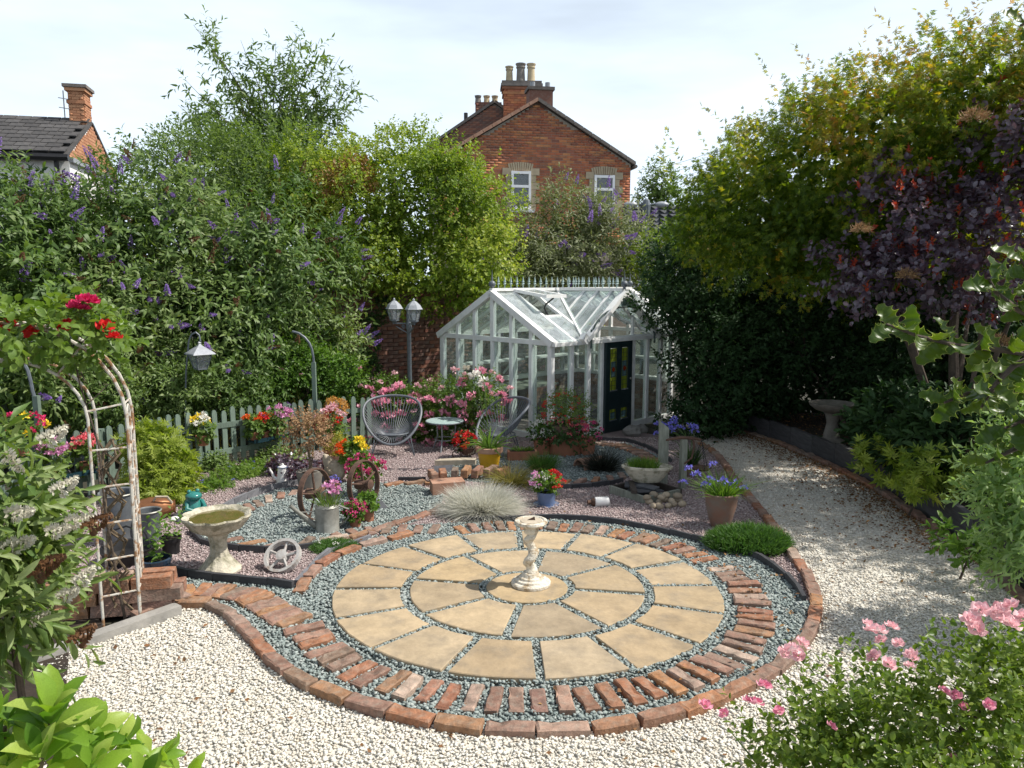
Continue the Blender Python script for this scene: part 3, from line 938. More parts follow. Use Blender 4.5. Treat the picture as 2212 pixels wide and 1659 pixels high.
strips([(440, 1135), (480, 1105), (520, 1086), (580, 1063), (650, 1048), (720, 1040)], 'edging_grey', .08)
strips([(860, 1040), (920, 1040)], 'edging', .06)
strips([(1190, 1056), (1250, 1056), (1310, 1050), (1345, 1042)], 'edging', .06)
strips([(1290, 952), (1350, 955), (1400, 970), (1450, 1000)], 'edging', .06)

# --- paved circle: one centre slab, eight and sixteen sector slabs
pav = ob('paved_circle', None, kind='structure', loc=(CC[0], CC[1], gz(CC[1])), rot=(math.atan(-SLOPE), 0, 0))
def sector(r0, r1, n, gap, seed):
    r = random.Random(seed)
    half = PI / n
    rows = []
    K = 8
    for rad in (r0, r1):
        aa = half - gap / 2 / rad
        rows.append([(rad, -aa + 2 * aa * k / K) for k in range(K + 1)])
    ol = [(q * math.cos(t) + r.uniform(-.004, .004), q * math.sin(t) + r.uniform(-.004, .004)) for q, t in rows[0]][::-1] + [(q * math.cos(t) + r.uniform(-.003, .003), q * math.sin(t) + r.uniform(-.003, .003)) for q, t in rows[1]]
    cxm = sum(p[0] for p in ol) / len(ol); cym = sum(p[1] for p in ol) / len(ol)
    m_ = MB()
    N = len(ol)
    inn = [(p[0] + (cxm - p[0]) * .02, p[1] + (cym - p[1]) * .02) for p in ol]
    m_.v = [(x, y, 0) for x, y in ol] + [(x, y, .040) for x, y in ol] + [(x, y, .045) for x, y in inn]
    for k in range(N):
        k2 = (k + 1) % N
        m_.f += [(k2, k, N + k, N + k2), (N + k2, N + k, 2 * N + k, 2 * N + k2)]
    m_.f.append(tuple(range(2 * N, 3 * N))[::-1])
    return m_.mesh('slab', 'sandstone')
inner_me = [sector(.355, .855, 8, .055, i) for i in range(3)]
outer_me = [sector(.925, 1.40, 16, .05, 20 + i) for i in range(4)]
part('centre_slab', MB().lathe([(.30, 0), (.30, .04), (.295, .045), (.001, .046)], 36), 'sandstone', pav)
for k in range(8):
    ob('slab', inner_me[k % 3], pav, (0, 0, random.uniform(-.003, .004)), rot=(random.gauss(0, .004), random.gauss(0, .004), R(-100 + 22.5 + 45 * k)))
for k in range(16):
    ob('slab', outer_me[k % 4], pav, (0, 0, random.uniform(-.003, .004)), rot=(random.gauss(0, .004), random.gauss(0, .004), R(-88 + 11.25 + 22.5 * k)))

# --- right-hand raised bed: dark sleepers with a row of bricks at their foot, soil behind
kb = ob('raised_bed_kerb', None, kind='structure')
nK = 13
for k in range(nK):
    i0, i1 = int(k / nK * 119), int((k + 1) / nK * 119)
    a_, b_ = KERB[i0], KERB[i1]
    d = b_ - a_; l = float(np.hypot(*d)); u = d / l; off = np.array([u[1], -u[0]])
    mid = (a_ + b_) / 2 + off * .13
    ob('sleeper', MB().box((0, 0, 0), (l * .99, .06, .34)).mesh('sleeper', 'sleeper'), kb, (mid[0], mid[1], gz(mid[1]) + .12 + random.uniform(-.01, .01)), rz=math.atan2(d[1], d[0]))
run(KERB, KERBlen, .25, BR_LONG, .06, kb, jit=.03)
bed = [(p[0] + .16, p[1] + .02) for p in KERB] + [(12, 14.5), (12, 2.0)]
sheet('bed_soil', bed, 'soil', .20)
sheet('left_bed_soil', [(-9, 3.2), (-2.05, 3.2)] + pl((150, 1405), (240, 1365), (200, 1330), (100, 1290), (60, 1110)) + [(-9, 7.5)], 'soil', .012)
# slanting stone kerb at the foot of the arch
kbs = ob('stone_kerb', MB().box((0, 0, 0), (.95, .09, .08)).mesh('stone_kerb', 'stone_grey'), kind='structure', loc=(*P(232, 1378), gz(P(232, 1378)[1]) + .02), rz=math.atan2(P(330, 1345)[1] - P(150, 1405)[1], P(330, 1345)[0] - P(150, 1405)[0]))

# fallen leaves along the right kerb and in the bed
def litter(name, N, fn, m):
    pts = fn(N)
    lf = LF()
    d = rdir(len(pts)); d[:, 2] *= .25
    n_ = rng.normal(size=(len(pts), 3)) * .4 + np.array([0, 0, 1])
    V, F, T = leaves(pts, d, n_, rng.uniform(.02, .045, len(pts)), rng.uniform(.012, .03, len(pts)), rng.random(len(pts)) * .9, T_DIAMOND)
    lf.put(V, F, T)
    return ob(name, lf.mesh(name, m), kind='stuff')
leafmat('dead_leaf', [(0.16, 0.075, 0.03), (0.24, 0.115, 0.045), (0.12, 0.06, 0.03), (0.34, 0.20, 0.08)], trans=.1, rough=.8)
def _kl(N):
    i = rng.integers(25, 120, N)
    off = rng.exponential(.28, N) + .05
    p = KERB[i] + np.stack([-off, np.zeros(N)], 1)
    return np.stack([p[:, 0], p[:, 1], -SLOPE * p[:, 1] + rng.uniform(.015, .035, N)], 1)
litter('leaf_litter', 3800, _kl, 'dead_leaf')
def _bl(N):
    i = rng.integers(10, 120, N)
    off = rng.uniform(.2, 2.0, N)
    p = KERB[i] + np.stack([off, np.zeros(N)], 1)
    return np.stack([p[:, 0], p[:, 1], -SLOPE * p[:, 1] + rng.uniform(.205, .23, N)], 1)
litter('bed_leaf_litter', 3000, _bl, 'dead_leaf')
def _cl(N):
    t = rng.normal(.55, .9, N); rr_ = rng.normal(1.72, .16, N)
    x, y = CC[0] + rr_ * np.cos(t), CC[1] + rr_ * np.sin(t)
    return np.stack([x, y, -SLOPE * y + rng.uniform(.03, .055, N)], 1)
litter('ring_leaf_litter', 260, _cl, 'dead_leaf')
def _pl(N):
    p = scatter([white], [], 60, ymin=3.0, ymax=9, keep=infr)[:N]
    return np.stack([p[:, 0], p[:, 1], -SLOPE * p[:, 1] + .022], 1)
litter('gravel_leaf_litter', 240, _pl, 'dead_leaf')

# ------------------------------------------------------------------ buildings
BOXV = np.array([(x, y, z) for x in (0, 1) for y in (0, 1) for z in (0, 1)], float)
BOXF = np.array([(0, 1, 3, 2), (4, 6, 7, 5), (0, 4, 5, 1), (2, 3, 7, 6), (0, 2, 6, 4), (1, 5, 7, 3)])
def brickwork(parent, L, H, keep, m, bl=.225, bh=.075, gap=.01, depth=.09, nparts=300, order=None, name='brick'):
    """running-bond bricks in the local x-z plane (face towards -y); keep(x, z) says where the wall is"""
    pts = []
    rows = int(H / bh)
    for r_ in range(rows):
        off = -bl / 2 if r_ % 2 else 0
        x = off
        while x < L:
            xc, zc = x + bl / 2, r_ * bh + bh / 2
            if keep(xc, zc):
                pts.append((max(x, 0), r_ * bh, min(x + bl, L) - max(x, 0)))
            x += bl
    pts.sort(key=order or (lambda p: -p[1]))
    full = MB().add(BOXV * (bl - gap, depth, bh - gap), [tuple(q) for q in BOXF]).mesh(name, m)
    n_ = 0
    rest = []
    for (x, z, l) in pts:
        if l > bl * .9 and n_ < nparts:
            ob(name, full, parent, (x, -.012 + random.uniform(-.004, .004), z))
            n_ += 1
        elif l > .03:
            rest.append((x, z, l))
    if rest:
        A = np.array(rest)
        V = BOXV[None] * np.stack([A[:, 2] - gap, np.full(len(A), depth), np.full(len(A), bh - gap)], 1)[:, None, :]
        V = V + np.stack([A[:, 0], -.012 + rng.uniform(-.004, .004, len(A)), A[:, 1]], 1)[:, None, :]
        F = BOXF[None] + (np.arange(len(A)) * 8)[:, None, None]
        ob('brick_rest', npmesh('brick_rest', V.reshape(-1, 3), F.reshape(-1, 4), m, np.repeat(rng.random(len(A)), 8)), parent, kind='stuff')

def chimney_pot(parent, x, y, z, h, r, m):
    return part('chimney_pot', MB().lathe([(r * 1.05, 0), (r * .95, h * .1), (r * .82, h * .75), (r * .98, h * .78), (r * .98, h * .84), (r * .86, h * .87), (r * 1.1, h * .95), (r * 1.1, h), (r * .7, h), (r * .65, h * .9)], 14), m, parent, True, loc=(x, y, z))

# --- brick house beyond the trees: gable end towards the garden
HY = 30.0
x0 = Q(950, 345, HY)[0]; x1 = Q(1378, 345, HY)[0]
ze = Q(1378, 345, HY)[2]; zr = Q(1168, 214, HY)[2]
HW = x1 - x0
GB = -0.7
hs = thing('brick_house', 'red brick house gable with two white windows and chimneys behind the trees', 'house', (x0, HY, GB), R(9))
def gable_keep(x, z):
    zt = (ze - GB) + (zr - ze) * (1 - abs(x - HW / 2) / (HW / 2))
    if z > zt - .05 or z < 4.2:
        return False
    for wx0, wx1, wz0, wz1 in WIN:
        if wx0 - .05 < x < wx1 + .05 and wz0 < z < wz1:
            return False
    return True
def lx(px): return Q(px, 400, HY)[0] - x0
def lz(py): return Q(1168, py, HY)[2] - GB
WIN = [(lx(1106), lx(1149), lz(450), lz(366)), (lx(1293), lx(1339), lz(450), lz(371))]
wl = MB()
wl.add([(0, 0, 0), (HW, 0, 0), (HW, 0, ze - GB), (HW / 2, 0, zr - GB), (0, 0, ze - GB)] + [(p[0], 9, p[2]) for p in [(0, 0, 0), (HW, 0, 0), (HW, 0, ze - GB), (HW / 2, 0, zr - GB), (0, 0, ze - GB)]],
       [(0, 1, 2, 3, 4), (9, 8, 7, 6, 5), (1, 6, 7, 2), (0, 4, 9, 5), (5, 6, 1, 0)])
part('wall', wl, 'mortar', hs)
brickwork(hs, HW, zr - GB, gable_keep, 'house_brick', bl=.30, bh=.098, gap=.014, order=lambda p: abs(p[0] - HW * .55) + abs(p[1] - 6.6) * 1.5)
rf = MB()
zre, zrr = ze - GB, zr - GB
rf.slab([(-.15, -.12, zre - .06), (HW / 2, -.12, zrr + .03), (HW / 2, 9, zrr + .03), (-.15, 9, zre - .06)], (-.35, 0, .9), .10)
rf.slab([(HW / 2, -.12, zrr + .03), (HW + .15, -.12, zre - .06), (HW + .15, 9, zre - .06), (HW / 2, 9, zrr + .03)], (.35, 0, .9), .10)
rfo = part('roof', rf, 'roof_tile', hs)
for sgn in (-1, 1):
    for k in range(11):
        t0, t1 = k / 11, (k + 1) / 11 - .004
        xa, xb = HW / 2 + sgn * (HW / 2 + .15) * t0, HW / 2 + sgn * (HW / 2 + .15) * t1
        za, zb = zrr + .10 + (zre - .06 - zrr - .03) * t0, zrr + .10 + (zre - .06 - zrr - .03) * t1
        part('verge_tile', MB().beam((xa, -.14, za), (xb, -.14, zb), .12, .13, up=(0, 1, 0)), 'coping' if sgn > 0 else 'terracotta_pale', rfo) if k % 1 == 0 else None
part('gutter', MB().tube([(HW + .16, -.2, zre - .1), (HW + .16, 8, zre - .1)], .07, 6), 'coping', hs)
for wi, (wx0, wx1, wz0, wz1) in enumerate(WIN):
    wr = part('window', MB().box(((wx0 + wx1) / 2, .02, (wz0 + wz1) / 2), (wx1 - wx0, .04, wz1 - wz0)), 'curtain' if wi else 'lead', hs)
    fm = MB()
    ww, wh = wx1 - wx0, wz1 - wz0
    for xx in (wx0 + .04, wx1 - .04):
        fm.box((xx, -.06, (wz0 + wz1) / 2), (.09, .10, wh))
    for zz in (wz0 + .05, wz0 + wh * .60, wz1 - .06):
        fm.box(((wx0 + wx1) / 2, -.062, zz), (ww - .17, .096, .10))
    part('frame', fm, 'upvc', wr)
    for zz0, zz1 in ((wz0 + .1, wz0 + wh * .60 - .05), (wz0 + wh * .60 + .05, wz1 - .11)):
        part('pane', MB().box(((wx0 + wx1) / 2, -.03, (zz0 + zz1) / 2), (ww - .17, .01, zz1 - zz0)), 'window_glass', wr)
    part('sill', MB().box(((wx0 + wx1) / 2, -.12, wz0 - .07), (ww + .25, .2, .10)), 'upvc', wr)
    arch = []
    nA = 11
    Rr = 1.6
    cxm, top = (wx0 + wx1) / 2, wz1
    half = ww / 2 + .05
    zc_ = top + .02 - math.sqrt(Rr * Rr - 0)
    for k in range(nA):
        ta, tb = -math.asin(half / Rr) + 2 * math.asin(half / Rr) * k / nA, -math.asin(half / Rr) + 2 * math.asin(half / Rr) * (k + 1) / nA - .012
        q = [(cxm + rr * math.sin(t), zc_ + rr * math.cos(t)) for rr, t in ((Rr, ta), (Rr, tb), (Rr + .32, tb), (Rr + .32, ta))]
        part('arch_stone', MB().slab([(a_, -.05, b_) for a_, b_ in q], (0, 1, 0), .12), 'stone_quoin', wr)
    for sd in (-1, 1):
        for k in range(6):
            wq = .34 if k % 2 == 0 else .2
            xe = (wx0 - .005) if sd < 0 else (wx1 + .005)
            zq = wz1 - .02 - k * .27
            part('quoin', MB().box((xe + sd * wq / 2, -.02, zq), (wq, .08, .26)), 'stone_quoin', wr)
# the low stack on the gable peak
pk = part('chimney_stack', MB().box((HW / 2 + .15, .35, zrr + .12), (.92, .7, .75)), 'dark_brick', hs)
part('cap', MB().box((HW / 2 + .15, .35, zrr + .54), (1.05, .82, .12)), 'coping', pk)
for dx in (-.28, .32):
    part('flue', MB().lathe([(.1, 0), (.1, .24), (.07, .24), (.07, .1)], 10), 'lead', pk, loc=(HW / 2 + .15 + dx, .35, zrr + .60))
# --- the neighbouring gable behind it with its two stacks
H2 = 36.0
xa = Q(930, 318, H2)[0]; xm = Q(1068, 214, H2)[0]
zea = Q(930, 318, H2)[2]; zrm = Q(1068, 222, H2)[2]
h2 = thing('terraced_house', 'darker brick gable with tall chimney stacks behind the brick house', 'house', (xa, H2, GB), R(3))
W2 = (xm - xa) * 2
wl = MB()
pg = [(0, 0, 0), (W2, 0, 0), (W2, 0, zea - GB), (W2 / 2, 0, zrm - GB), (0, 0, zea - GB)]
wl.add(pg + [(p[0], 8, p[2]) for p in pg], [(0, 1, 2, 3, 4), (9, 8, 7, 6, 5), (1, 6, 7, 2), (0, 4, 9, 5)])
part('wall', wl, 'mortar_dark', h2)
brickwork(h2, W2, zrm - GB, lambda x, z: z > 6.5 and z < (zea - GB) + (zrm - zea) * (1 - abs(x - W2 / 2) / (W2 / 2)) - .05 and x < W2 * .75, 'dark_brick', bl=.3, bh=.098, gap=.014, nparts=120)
part('roof', MB().slab([(-.15, -.1, zea - GB - .06), (W2 / 2, -.1, zrm - GB + .03), (W2 / 2, 8, zrm - GB + .03), (-.15, 8, zea - GB - .06)], (-.4, 0, .9), .12)
     .slab([(W2 / 2, -.1, zrm - GB + .03), (W2 + .15, -.1, zea - GB - .06), (W2 + .15, 8, zea - GB - .06), (W2 / 2, 8, zrm - GB + .03)], (.4, 0, .9), .12), 'coping', h2)
def stack(par, pxl, pxr, pyt, pyb, Y, m, pots, cap=True, dp=.9):
    xl, xr = Q(pxl, pyt, Y)[0], Q(pxr, pyt, Y)[0]
    zt, zb = Q(pxl, pyt, Y)[2], Q(pxl, pyb, Y)[2]
    o = par.location
    s = part('chimney_stack', MB().box(((xl + xr) / 2 - o[0], Y + dp / 2 - o[1], (zt + zb) / 2 - o[2]), (xr - xl, dp, zt - zb)), m, par)
    wd = xr - xl
    rows = int((zt - zb) / .1)
    s2 = ob('brick_face', None, par, (xl - o[0], Y - o[1] - .015, zb - o[2]))
    brickwork(s2, wd, zt - zb, lambda x, z: True, m, bl=.3, bh=.1, gap=.012, depth=.03, nparts=60)
    if cap:
        for kz, ex in ((-.42, .05), (-.20, .07), (-.08, .13), (.04, .09)):
            part('cap', MB().box(((xl + xr) / 2 - o[0], Y + dp / 2 - o[1], zt - o[2] + kz), (wd + 2 * ex, dp + 2 * ex, .11)), 'coping' if kz > -.1 else m, s)
    for (px, hp, r_, mm) in pots:
        chimney_pot(s, Q(px, pyt, Y)[0] - o[0], Y + dp / 2 - o[1], zt - o[2] + (.09 if cap else 0), mpx(hp, Y), r_, mm)
stack(h2, 1086, 1164, 177, 262, 35.0, 'house_brick', [(1099, 34, .17, 'pot_cream'), (1124, 40, .21, 'pot_grey'), (1147, 40, .19, 'pot_cream')])
stack(h2, 1028, 1085, 219, 300, 36.5, 'dark_brick', [(1034, 17, .15, 'pot_grey'), (1053, 17, .15, 'pot_cream'), (1071, 17, .15, 'pot_cream')], cap=False)
part('vent_pipe', MB().tube([(Q(1006, 262, 36)[0] - xa, 0.3, Q(1006, 262, 36)[2] - GB), (Q(1006, 240, 36)[0] - xa, 0.3, Q(1006, 240, 36)[2] - GB)], .09, 8), 'black_metal', h2)

# --- white cottage on the left with a brick gable and chimney
A_ = Q(148, 330, 24); B_ = Q(246, 362, 29); M_ = ((A_[0] + B_[0]) / 2 + .05, (A_[1] + B_[1]) / 2)
dv = Vector((B_[0] - A_[0], B_[1] - A_[1])); gl = dv.length
ct = thing('white_cottage', 'white rendered cottage with dark tiled roof and tall brick chimney', 'house', (A_[0], A_[1], GB), math.atan2(dv.y, dv.x))
zea, zra = A_[2] - GB, Q(160, 266, 26.5)[2] - GB - .05
LEN = 12.0          # local x along the gable, local y back along the house (to the left)
pg = [(0, 0, 0), (gl, 0, 0), (gl, 0, zea), (gl / 2, 0, zra), (0, 0, zea)]
wl = MB(); wl.add(pg + [(p[0], LEN, p[2]) for p in pg], [(0, 1, 2, 3, 4), (9, 8, 7, 6, 5), (1, 6, 7, 2), (0, 4, 9, 5)])
part('wall', wl, 'render_white', ct)
bw = ob('brick_gable', None, ct, (0, -.03, 0))
brickwork(bw, gl, zra, lambda x, z: z > zea - .12 and z < zea + (zra - zea) * (1 - abs(x - gl / 2) / (gl / 2)) - .04, 'orange_brick', bl=.3, bh=.1, gap=.012, depth=.05, nparts=120)
part('lead_flashing', MB().box((gl / 2, -.06, zea - .2), (gl, .12, .14)), 'lead', ct)
rfc = part('roof', MB().slab([(-.3, -.06, zea - .16), (gl / 2, -.06, zra + .03), (gl / 2, LEN, zra + .03), (-.3, LEN, zea - .16)], (-.7, 0, .7), .08)
           .slab([(gl / 2, -.06, zra + .03), (gl + .25, -.06, zea - .12), (gl + .25, LEN, zea - .12), (gl / 2, LEN, zra + .03)], (.7, 0, .7), .08), 'roof_tile', ct)
nrow = 9
slope = Vector((gl / 2 + .3, 0, zra - zea + .19)); sl_len = slope.length
tile_me = MB().box((0, 0, 0), (sl_len / nrow * 1.12, .40, .035)).mesh('roof_tile', 'roof_tile')
for r_ in range(nrow):
    for c_ in range(14):
        t = (r_ + .5) / nrow
        ob('roof_tile', tile_me, rfc, (-.3 + slope.x * t - .06, .2 + c_ * .43 + (.2 if r_ % 2 else 0), zea - .16 + slope.z * t + .14), rot=(0, -math.atan2(slope.z, slope.x) + .05, 0))
part('gutter', MB().tube([(-.38, -.1, zea - .2), (-.38, LEN, zea - .2)], .11, 6).tube([(-.2, .3, zea - .2), (-.12, .3, zea - 1.2), (-.1, .3, zea - 3)], .07, 6), 'black_metal', ct)
czt = Q(172, 196, 26.5)[2] - GB
cw, cd_ = .70, .46
cs = part('chimney_stack', MB().box((gl / 2, .30, (zra - 1 + czt) / 2), (cw, cd_, czt - zra + 1)), 'orange_brick', ct)
c2 = ob('brick_face', None, ct, (gl / 2 - cw / 2, .06, zra - .6)); brickwork(c2, cw, czt - zra + .6, lambda x, z: True, 'orange_brick', bl=.24, bh=.085, gap=.012, depth=.03, nparts=60)
c3 = ob('brick_face', None, ct, (gl / 2 - cw / 2 - .015, .53, zra - .9), rz=-PI / 2); brickwork(c3, cd_, czt - zra + .9, lambda x, z: True, 'orange_brick', bl=.23, bh=.085, gap=.012, depth=.03, nparts=60)
for zz, ex in ((czt - .45, .05), (czt - .06, .08), (czt + .05, .13)):
    part('cap', MB().box((gl / 2, .30, zz), (cw + 2 * ex, cd_ + 2 * ex, .10)), 'coping' if zz > czt else 'orange_brick', cs)
part('television_aerial', MB().tube([(gl / 2 - .5, .62, zra + .1), (gl / 2 - .5, .62, zra + .95)], .02, 5).tube([(gl / 2 - .6, .75, zra + .4), (gl / 2 - .4, .5, zra + .4)], .015, 5).tube([(gl / 2 - .6, .75, zra + .7), (gl / 2 - .4, .5, zra + .7)], .015, 5), 'grey_metal', ct)

# --- small slate roof and the street lamp to the right of the house
lo = thing('outbuilding', 'low outbuilding with grey slate roof seen right of the brick house', 'building', Q(1460, 560, 26), R(-8))
part('wall', MB().box((0, 1.2, -.4), (3.4, 2.4, 2.6)), 'render_white', lo)
ro = part('roof', MB().slab([(-1.8, -.2, .85), (1.8, -.2, .85), (1.8, 1.3, 1.8), (-1.8, 1.3, 1.8)], (0, -.5, .8), .08), 'slate', lo)
for r_ in range(6):
    for c_ in range(12):
        ob('roof_tile', tile_me, ro, (-1.65 + c_ * .3, -.12 + r_ * .25, 1.0 + r_ * .158), rot=(math.atan2(.95, 1.5), 0, PI / 2), scale=(.55, .7, .6))
sp = Q(1396, 440, 24)
st = thing('street_lamp', 'grey twin arm street lamp beside the brick house corner', 'street lamp', (sp[0], sp[1], -.8))
part('pole', MB().tube([(0, 0, 0), (0, 0, sp[2] + .8)], [.09, .06], 8), 'grey_metal', st)
part('cap', MB().lathe([(.12, -.35), (.14, -.05), (.1, .1), (.03, .16)], 10), 'grey_metal', st, loc=(0, 0, sp[2] + .8))
for s_ in (-1, 1):
    part('arm', MB().tube([(0, 0, sp[2] + .75), (s_ * .35, 0, sp[2] + .8)], .035, 6), 'grey_metal', st)
    part('lamp_head', MB().ball((s_ * .48, 0, sp[2] + .77), .22, 10, 6, (1, .6, .45)), 'lantern_top', st, True)
for k, (a_, b_) in enumerate([((1378, 368), (1690, 255)), ((1380, 385), (1690, 268)), ((1380, 402), (1690, 283))]):
    pa, pb = Vector(Q(*a_, 28)), Vector(Q(*b_, 20))
    pts = [pa.lerp(pb, t / 10) - Vector((0, 0, .25 * math.sin(PI * t / 10))) for t in range(11)]
    tag(part('overhead_cable', MB().tube(pts, .006, 4), 'grey_metal'), ('highest', 'middle', 'lowest')[k] + ' of the thin cables slanting up right of the brick house', 'cable', 'overhead cables')

# --- old brick garden wall behind the greenhouse
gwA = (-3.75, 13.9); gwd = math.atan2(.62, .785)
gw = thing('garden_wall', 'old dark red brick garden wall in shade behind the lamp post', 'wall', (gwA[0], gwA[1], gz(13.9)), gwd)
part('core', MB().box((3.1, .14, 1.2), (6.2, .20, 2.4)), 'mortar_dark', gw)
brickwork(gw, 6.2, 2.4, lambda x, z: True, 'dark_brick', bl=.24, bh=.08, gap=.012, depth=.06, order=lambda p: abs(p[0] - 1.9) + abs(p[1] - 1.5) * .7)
for k in range(13):
    part('coping_stone', MB().box((.23 + k * .46, .13, 2.44 + random.uniform(-.01, .01)), (.45, .36, .08)), 'coping', gw)
# slate-grey shed side low on the far left, behind the fence
shx, shy = P(110, 1010)
sh = thing('garden_shed', 'grey weathered shed side behind the fence under the rose arch', 'shed', (-6.9, 9.6, gz(9.6)), R(12))
for k in range(9):
    part('board', MB().box((.6, 0, .09 + k * .155), (1.5, .05, .15), rx=.08), 'zinc_dark', sh)
part('roof', MB().box((.6, .6, 1.5), (1.7, 1.6, .06), rx=-.12), 'roof_tile', sh)
part('core', MB().box((.6, .6, .7), (1.4, 1.1, 1.36)), 'dark_wood', sh)

# ------------------------------------------------------------------ greenhouse
gcx, gcy = .62, 11.64
GZ0 = gz(11.64) - .02
gh = thing('greenhouse', 'white timber greenhouse with glazed gables and spiked ridge cresting', 'greenhouse', (gcx, gcy, GZ0), math.atan2(.69, .72))
GW, GL, EV, RG = 2.69, 3.62, 1.54, 2.28
HWd = GW / 2
def gp(name, mb, m='white_paint', parent=gh, **k): return part(name, mb, m, parent, **k)
def pane(quad, n_, m='glass', par=gh): return part('pane', MB().slab(quad, n_, .005), m, par)
pw, pd = .062, .075
# front gable, x = 0
nb = 6
for k in range(nb + 1):
    y = k * GW / nb
    yy = min(max(y, pw / 2), GW - pw / 2)
    gp('post', MB().box((0, yy, EV / 2), (pd, pw if 0 < k < nb else .085, EV)))
    if 0 < k < nb:
        zt = EV + (RG - EV) * (1 - abs(y - HWd) / HWd)
        gp('stud', MB().box((0, y, (EV + zt) / 2 + .02), (pd * .9, pw if k != 3 else .08, zt - EV - .03)))
        gp('glazing_bead', MB().box((.05, y - .03, EV / 2), (.05, .02, EV - .1)))
for z, h_ in ((.05, .10), (EV + .01, .075)):
    gp('rail', MB().box((-.004, HWd, z), (pd * .96, GW, h_)))
for s_ in (0, 1):
    a_ = (-.03, 0 - .05 if s_ == 0 else GW + .05, EV + .0); b_ = (-.03, HWd, RG + .02)
    gp('bargeboard', MB().beam(a_, b_, .10, .11, up=(1, 0, 0)))
for k in range(nb):
    ya, yb = k * GW / nb + pw / 2, (k + 1) * GW / nb - pw / 2
    pane([(-.002, ya, .1), (-.002, yb, .1), (-.002, yb, EV - .03), (-.002, ya, EV - .03)], (1, 0, 0))
    f_ = lambda y: EV + (RG - EV) * (1 - abs(y - HWd) / HWd) - .04
    pane([(-.002, ya, EV + .05), (-.002, yb, EV + .05), (-.002, yb, max(f_(yb), EV + .06)), (-.002, ya, max(f_(ya), EV + .06))], (1, 0, 0))
# side with the door, y = 0
xs_ = [0.0, .42, .83, 1.17, 1.99, 2.40, 2.80, 3.14, GL]
for k, x in enumerate(xs_[1:], 1):
    big = k in (3, 4)
    gp('post', MB().box((x, 0, EV / 2), (pw * (1.25 if big else 1), pd, EV)))
gp('rail', MB().box((GL / 2, -.005, EV + .012), (GL, pd, .072)))
gp('gutter', MB().box((GL / 2, -.07, EV - .005), (GL + .1, .06, .06)))
gp('rail', MB().box((.585, -.003, .05), (1.1, pd * .94, .10))); gp('rail', MB().box((2.75, -.003, .05), (1.45, pd * .94, .10)))
for k in range(len(xs_) - 1):
    if k == 3:
        continue
    xa_, xb_ = xs_[k] + pw / 2, xs_[k + 1] - pw / 2
    pane([(xa_, 0, .1), (xb_, 0, .1), (xb_, 0, EV - .03), (xa_, 0, EV - .03)], (0, 1, 0))
# far sides: low brick wall, sill, posts
for nm, (xx, yy, lx_, ly_) in (('a', (GL / 2, GW, GL, .12)), ('b', (GL, HWd, .12, GW))):
    pb_ = gp('brick_plinth', MB().box((xx, yy, .3), (lx_, ly_, .6)), 'mortar')
    bo = ob('brick_courses', None, gh, (0, GW - .075, 0) if nm == 'a' else (GL - .075, GW, 0), rz=0 if nm == 'a' else -PI / 2)
    brickwork(bo, GL if nm == 'a' else GW, .6, lambda x, z: True, 'brick', bl=.23, bh=.075, depth=.04, nparts=120)
    gp('sill', MB().box((xx, yy, .64), (lx_ + .06, ly_ + .10, .06)))
    n_ = 8 if nm == 'a' else 6
    for k in range(n_ + 1):
        t = k / n_
        gp('post', MB().box((GL * t if nm == 'a' else GL, GW if nm == 'a' else GW * t, (EV + .67) / 2), (pw, pw, EV - .67)))
    for k in range(n_):
        t0, t1 = (k + .06) / n_, (k + .94) / n_
        if nm == 'a':
            pane([(GL * t0, GW, .68), (GL * t1, GW, .68), (GL * t1, GW, EV - .03), (GL * t0, GW, EV - .03)], (0, 1, 0))
        else:
            pane([(GL, GW * t0, .68), (GL, GW * t1, .68), (GL, GW * t1, EV - .03), (GL, GW * t0, EV - .03)], (1, 0, 0))
    gp('rail', MB().box((xx, yy, EV + .01), (lx_ if nm == 'a' else .07, ly_ if nm == 'b' else .07, .07)))
for k in (1, 2, 3, 4, 5):
    y = k * GW / nb
    zt = EV + (RG - EV) * (1 - abs(y - HWd) / HWd)
    gp('stud', MB().box((GL, y, (EV + zt) / 2), (pw, pw, zt - EV)))
for s_ in (0, 1):
    gp('bargeboard', MB().beam((GL + .03, -.05 if s_ == 0 else GW + .05, EV), (GL + .03, HWd, RG + .02), .10, .11, up=(1, 0, 0)))
# main roof
def rz_(y): return EV + .05 + (RG - EV - .02) * (1 - abs(y - HWd) / HWd)
XC, XH = 1.56, .90          # the cross gable: centre and half width
def valley(y): return XH * y / HWd if False else XH * (1 - (rz_(y) - rz_(0)) / (rz_(HWd) - rz_(0)))
rn = Vector((0, -(RG - EV), HWd)).normalized()
rn2 = Vector((0, (RG - EV), HWd)).normalized()
raf = [0.02, .45, .88, 2.24, 2.66, 3.08, GL - .02]
for k, x in enumerate(raf):
    gp('rafter', MB().beam((x, GW + .06, rz_(GW) - .04), (x, HWd, rz_(HWd)), .05, .06, up=(1, 0, 0)))
    y_end = HWd
    y0 = -.06
    if k == 2:       # stops at the valley
        yv = HWd * (1 - (XC - .88) / XH) if XC - .88 < XH else 0
        y0 = max(0, yv)
        gp('rafter', MB().beam((x, -.06, rz_(0) - .04), (x, HWd * .24, rz_(HWd * .24)), .05, .06, up=(1, 0, 0)))
        gp('rafter', MB().beam((x, HWd * .24, rz_(HWd * .24)), (x, HWd, rz_(HWd)), .05, .06, up=(1, 0, 0)))
    elif k == 3:
        gp('rafter', MB().beam((x, HWd * .24, rz_(HWd * .24)), (x, HWd, rz_(HWd)), .05, .06, up=(1, 0, 0)))
    else:
        gp('rafter', MB().beam((x, y0, rz_(0) - .04), (x, HWd, rz_(HWd)), .05, .06, up=(1, 0, 0)))
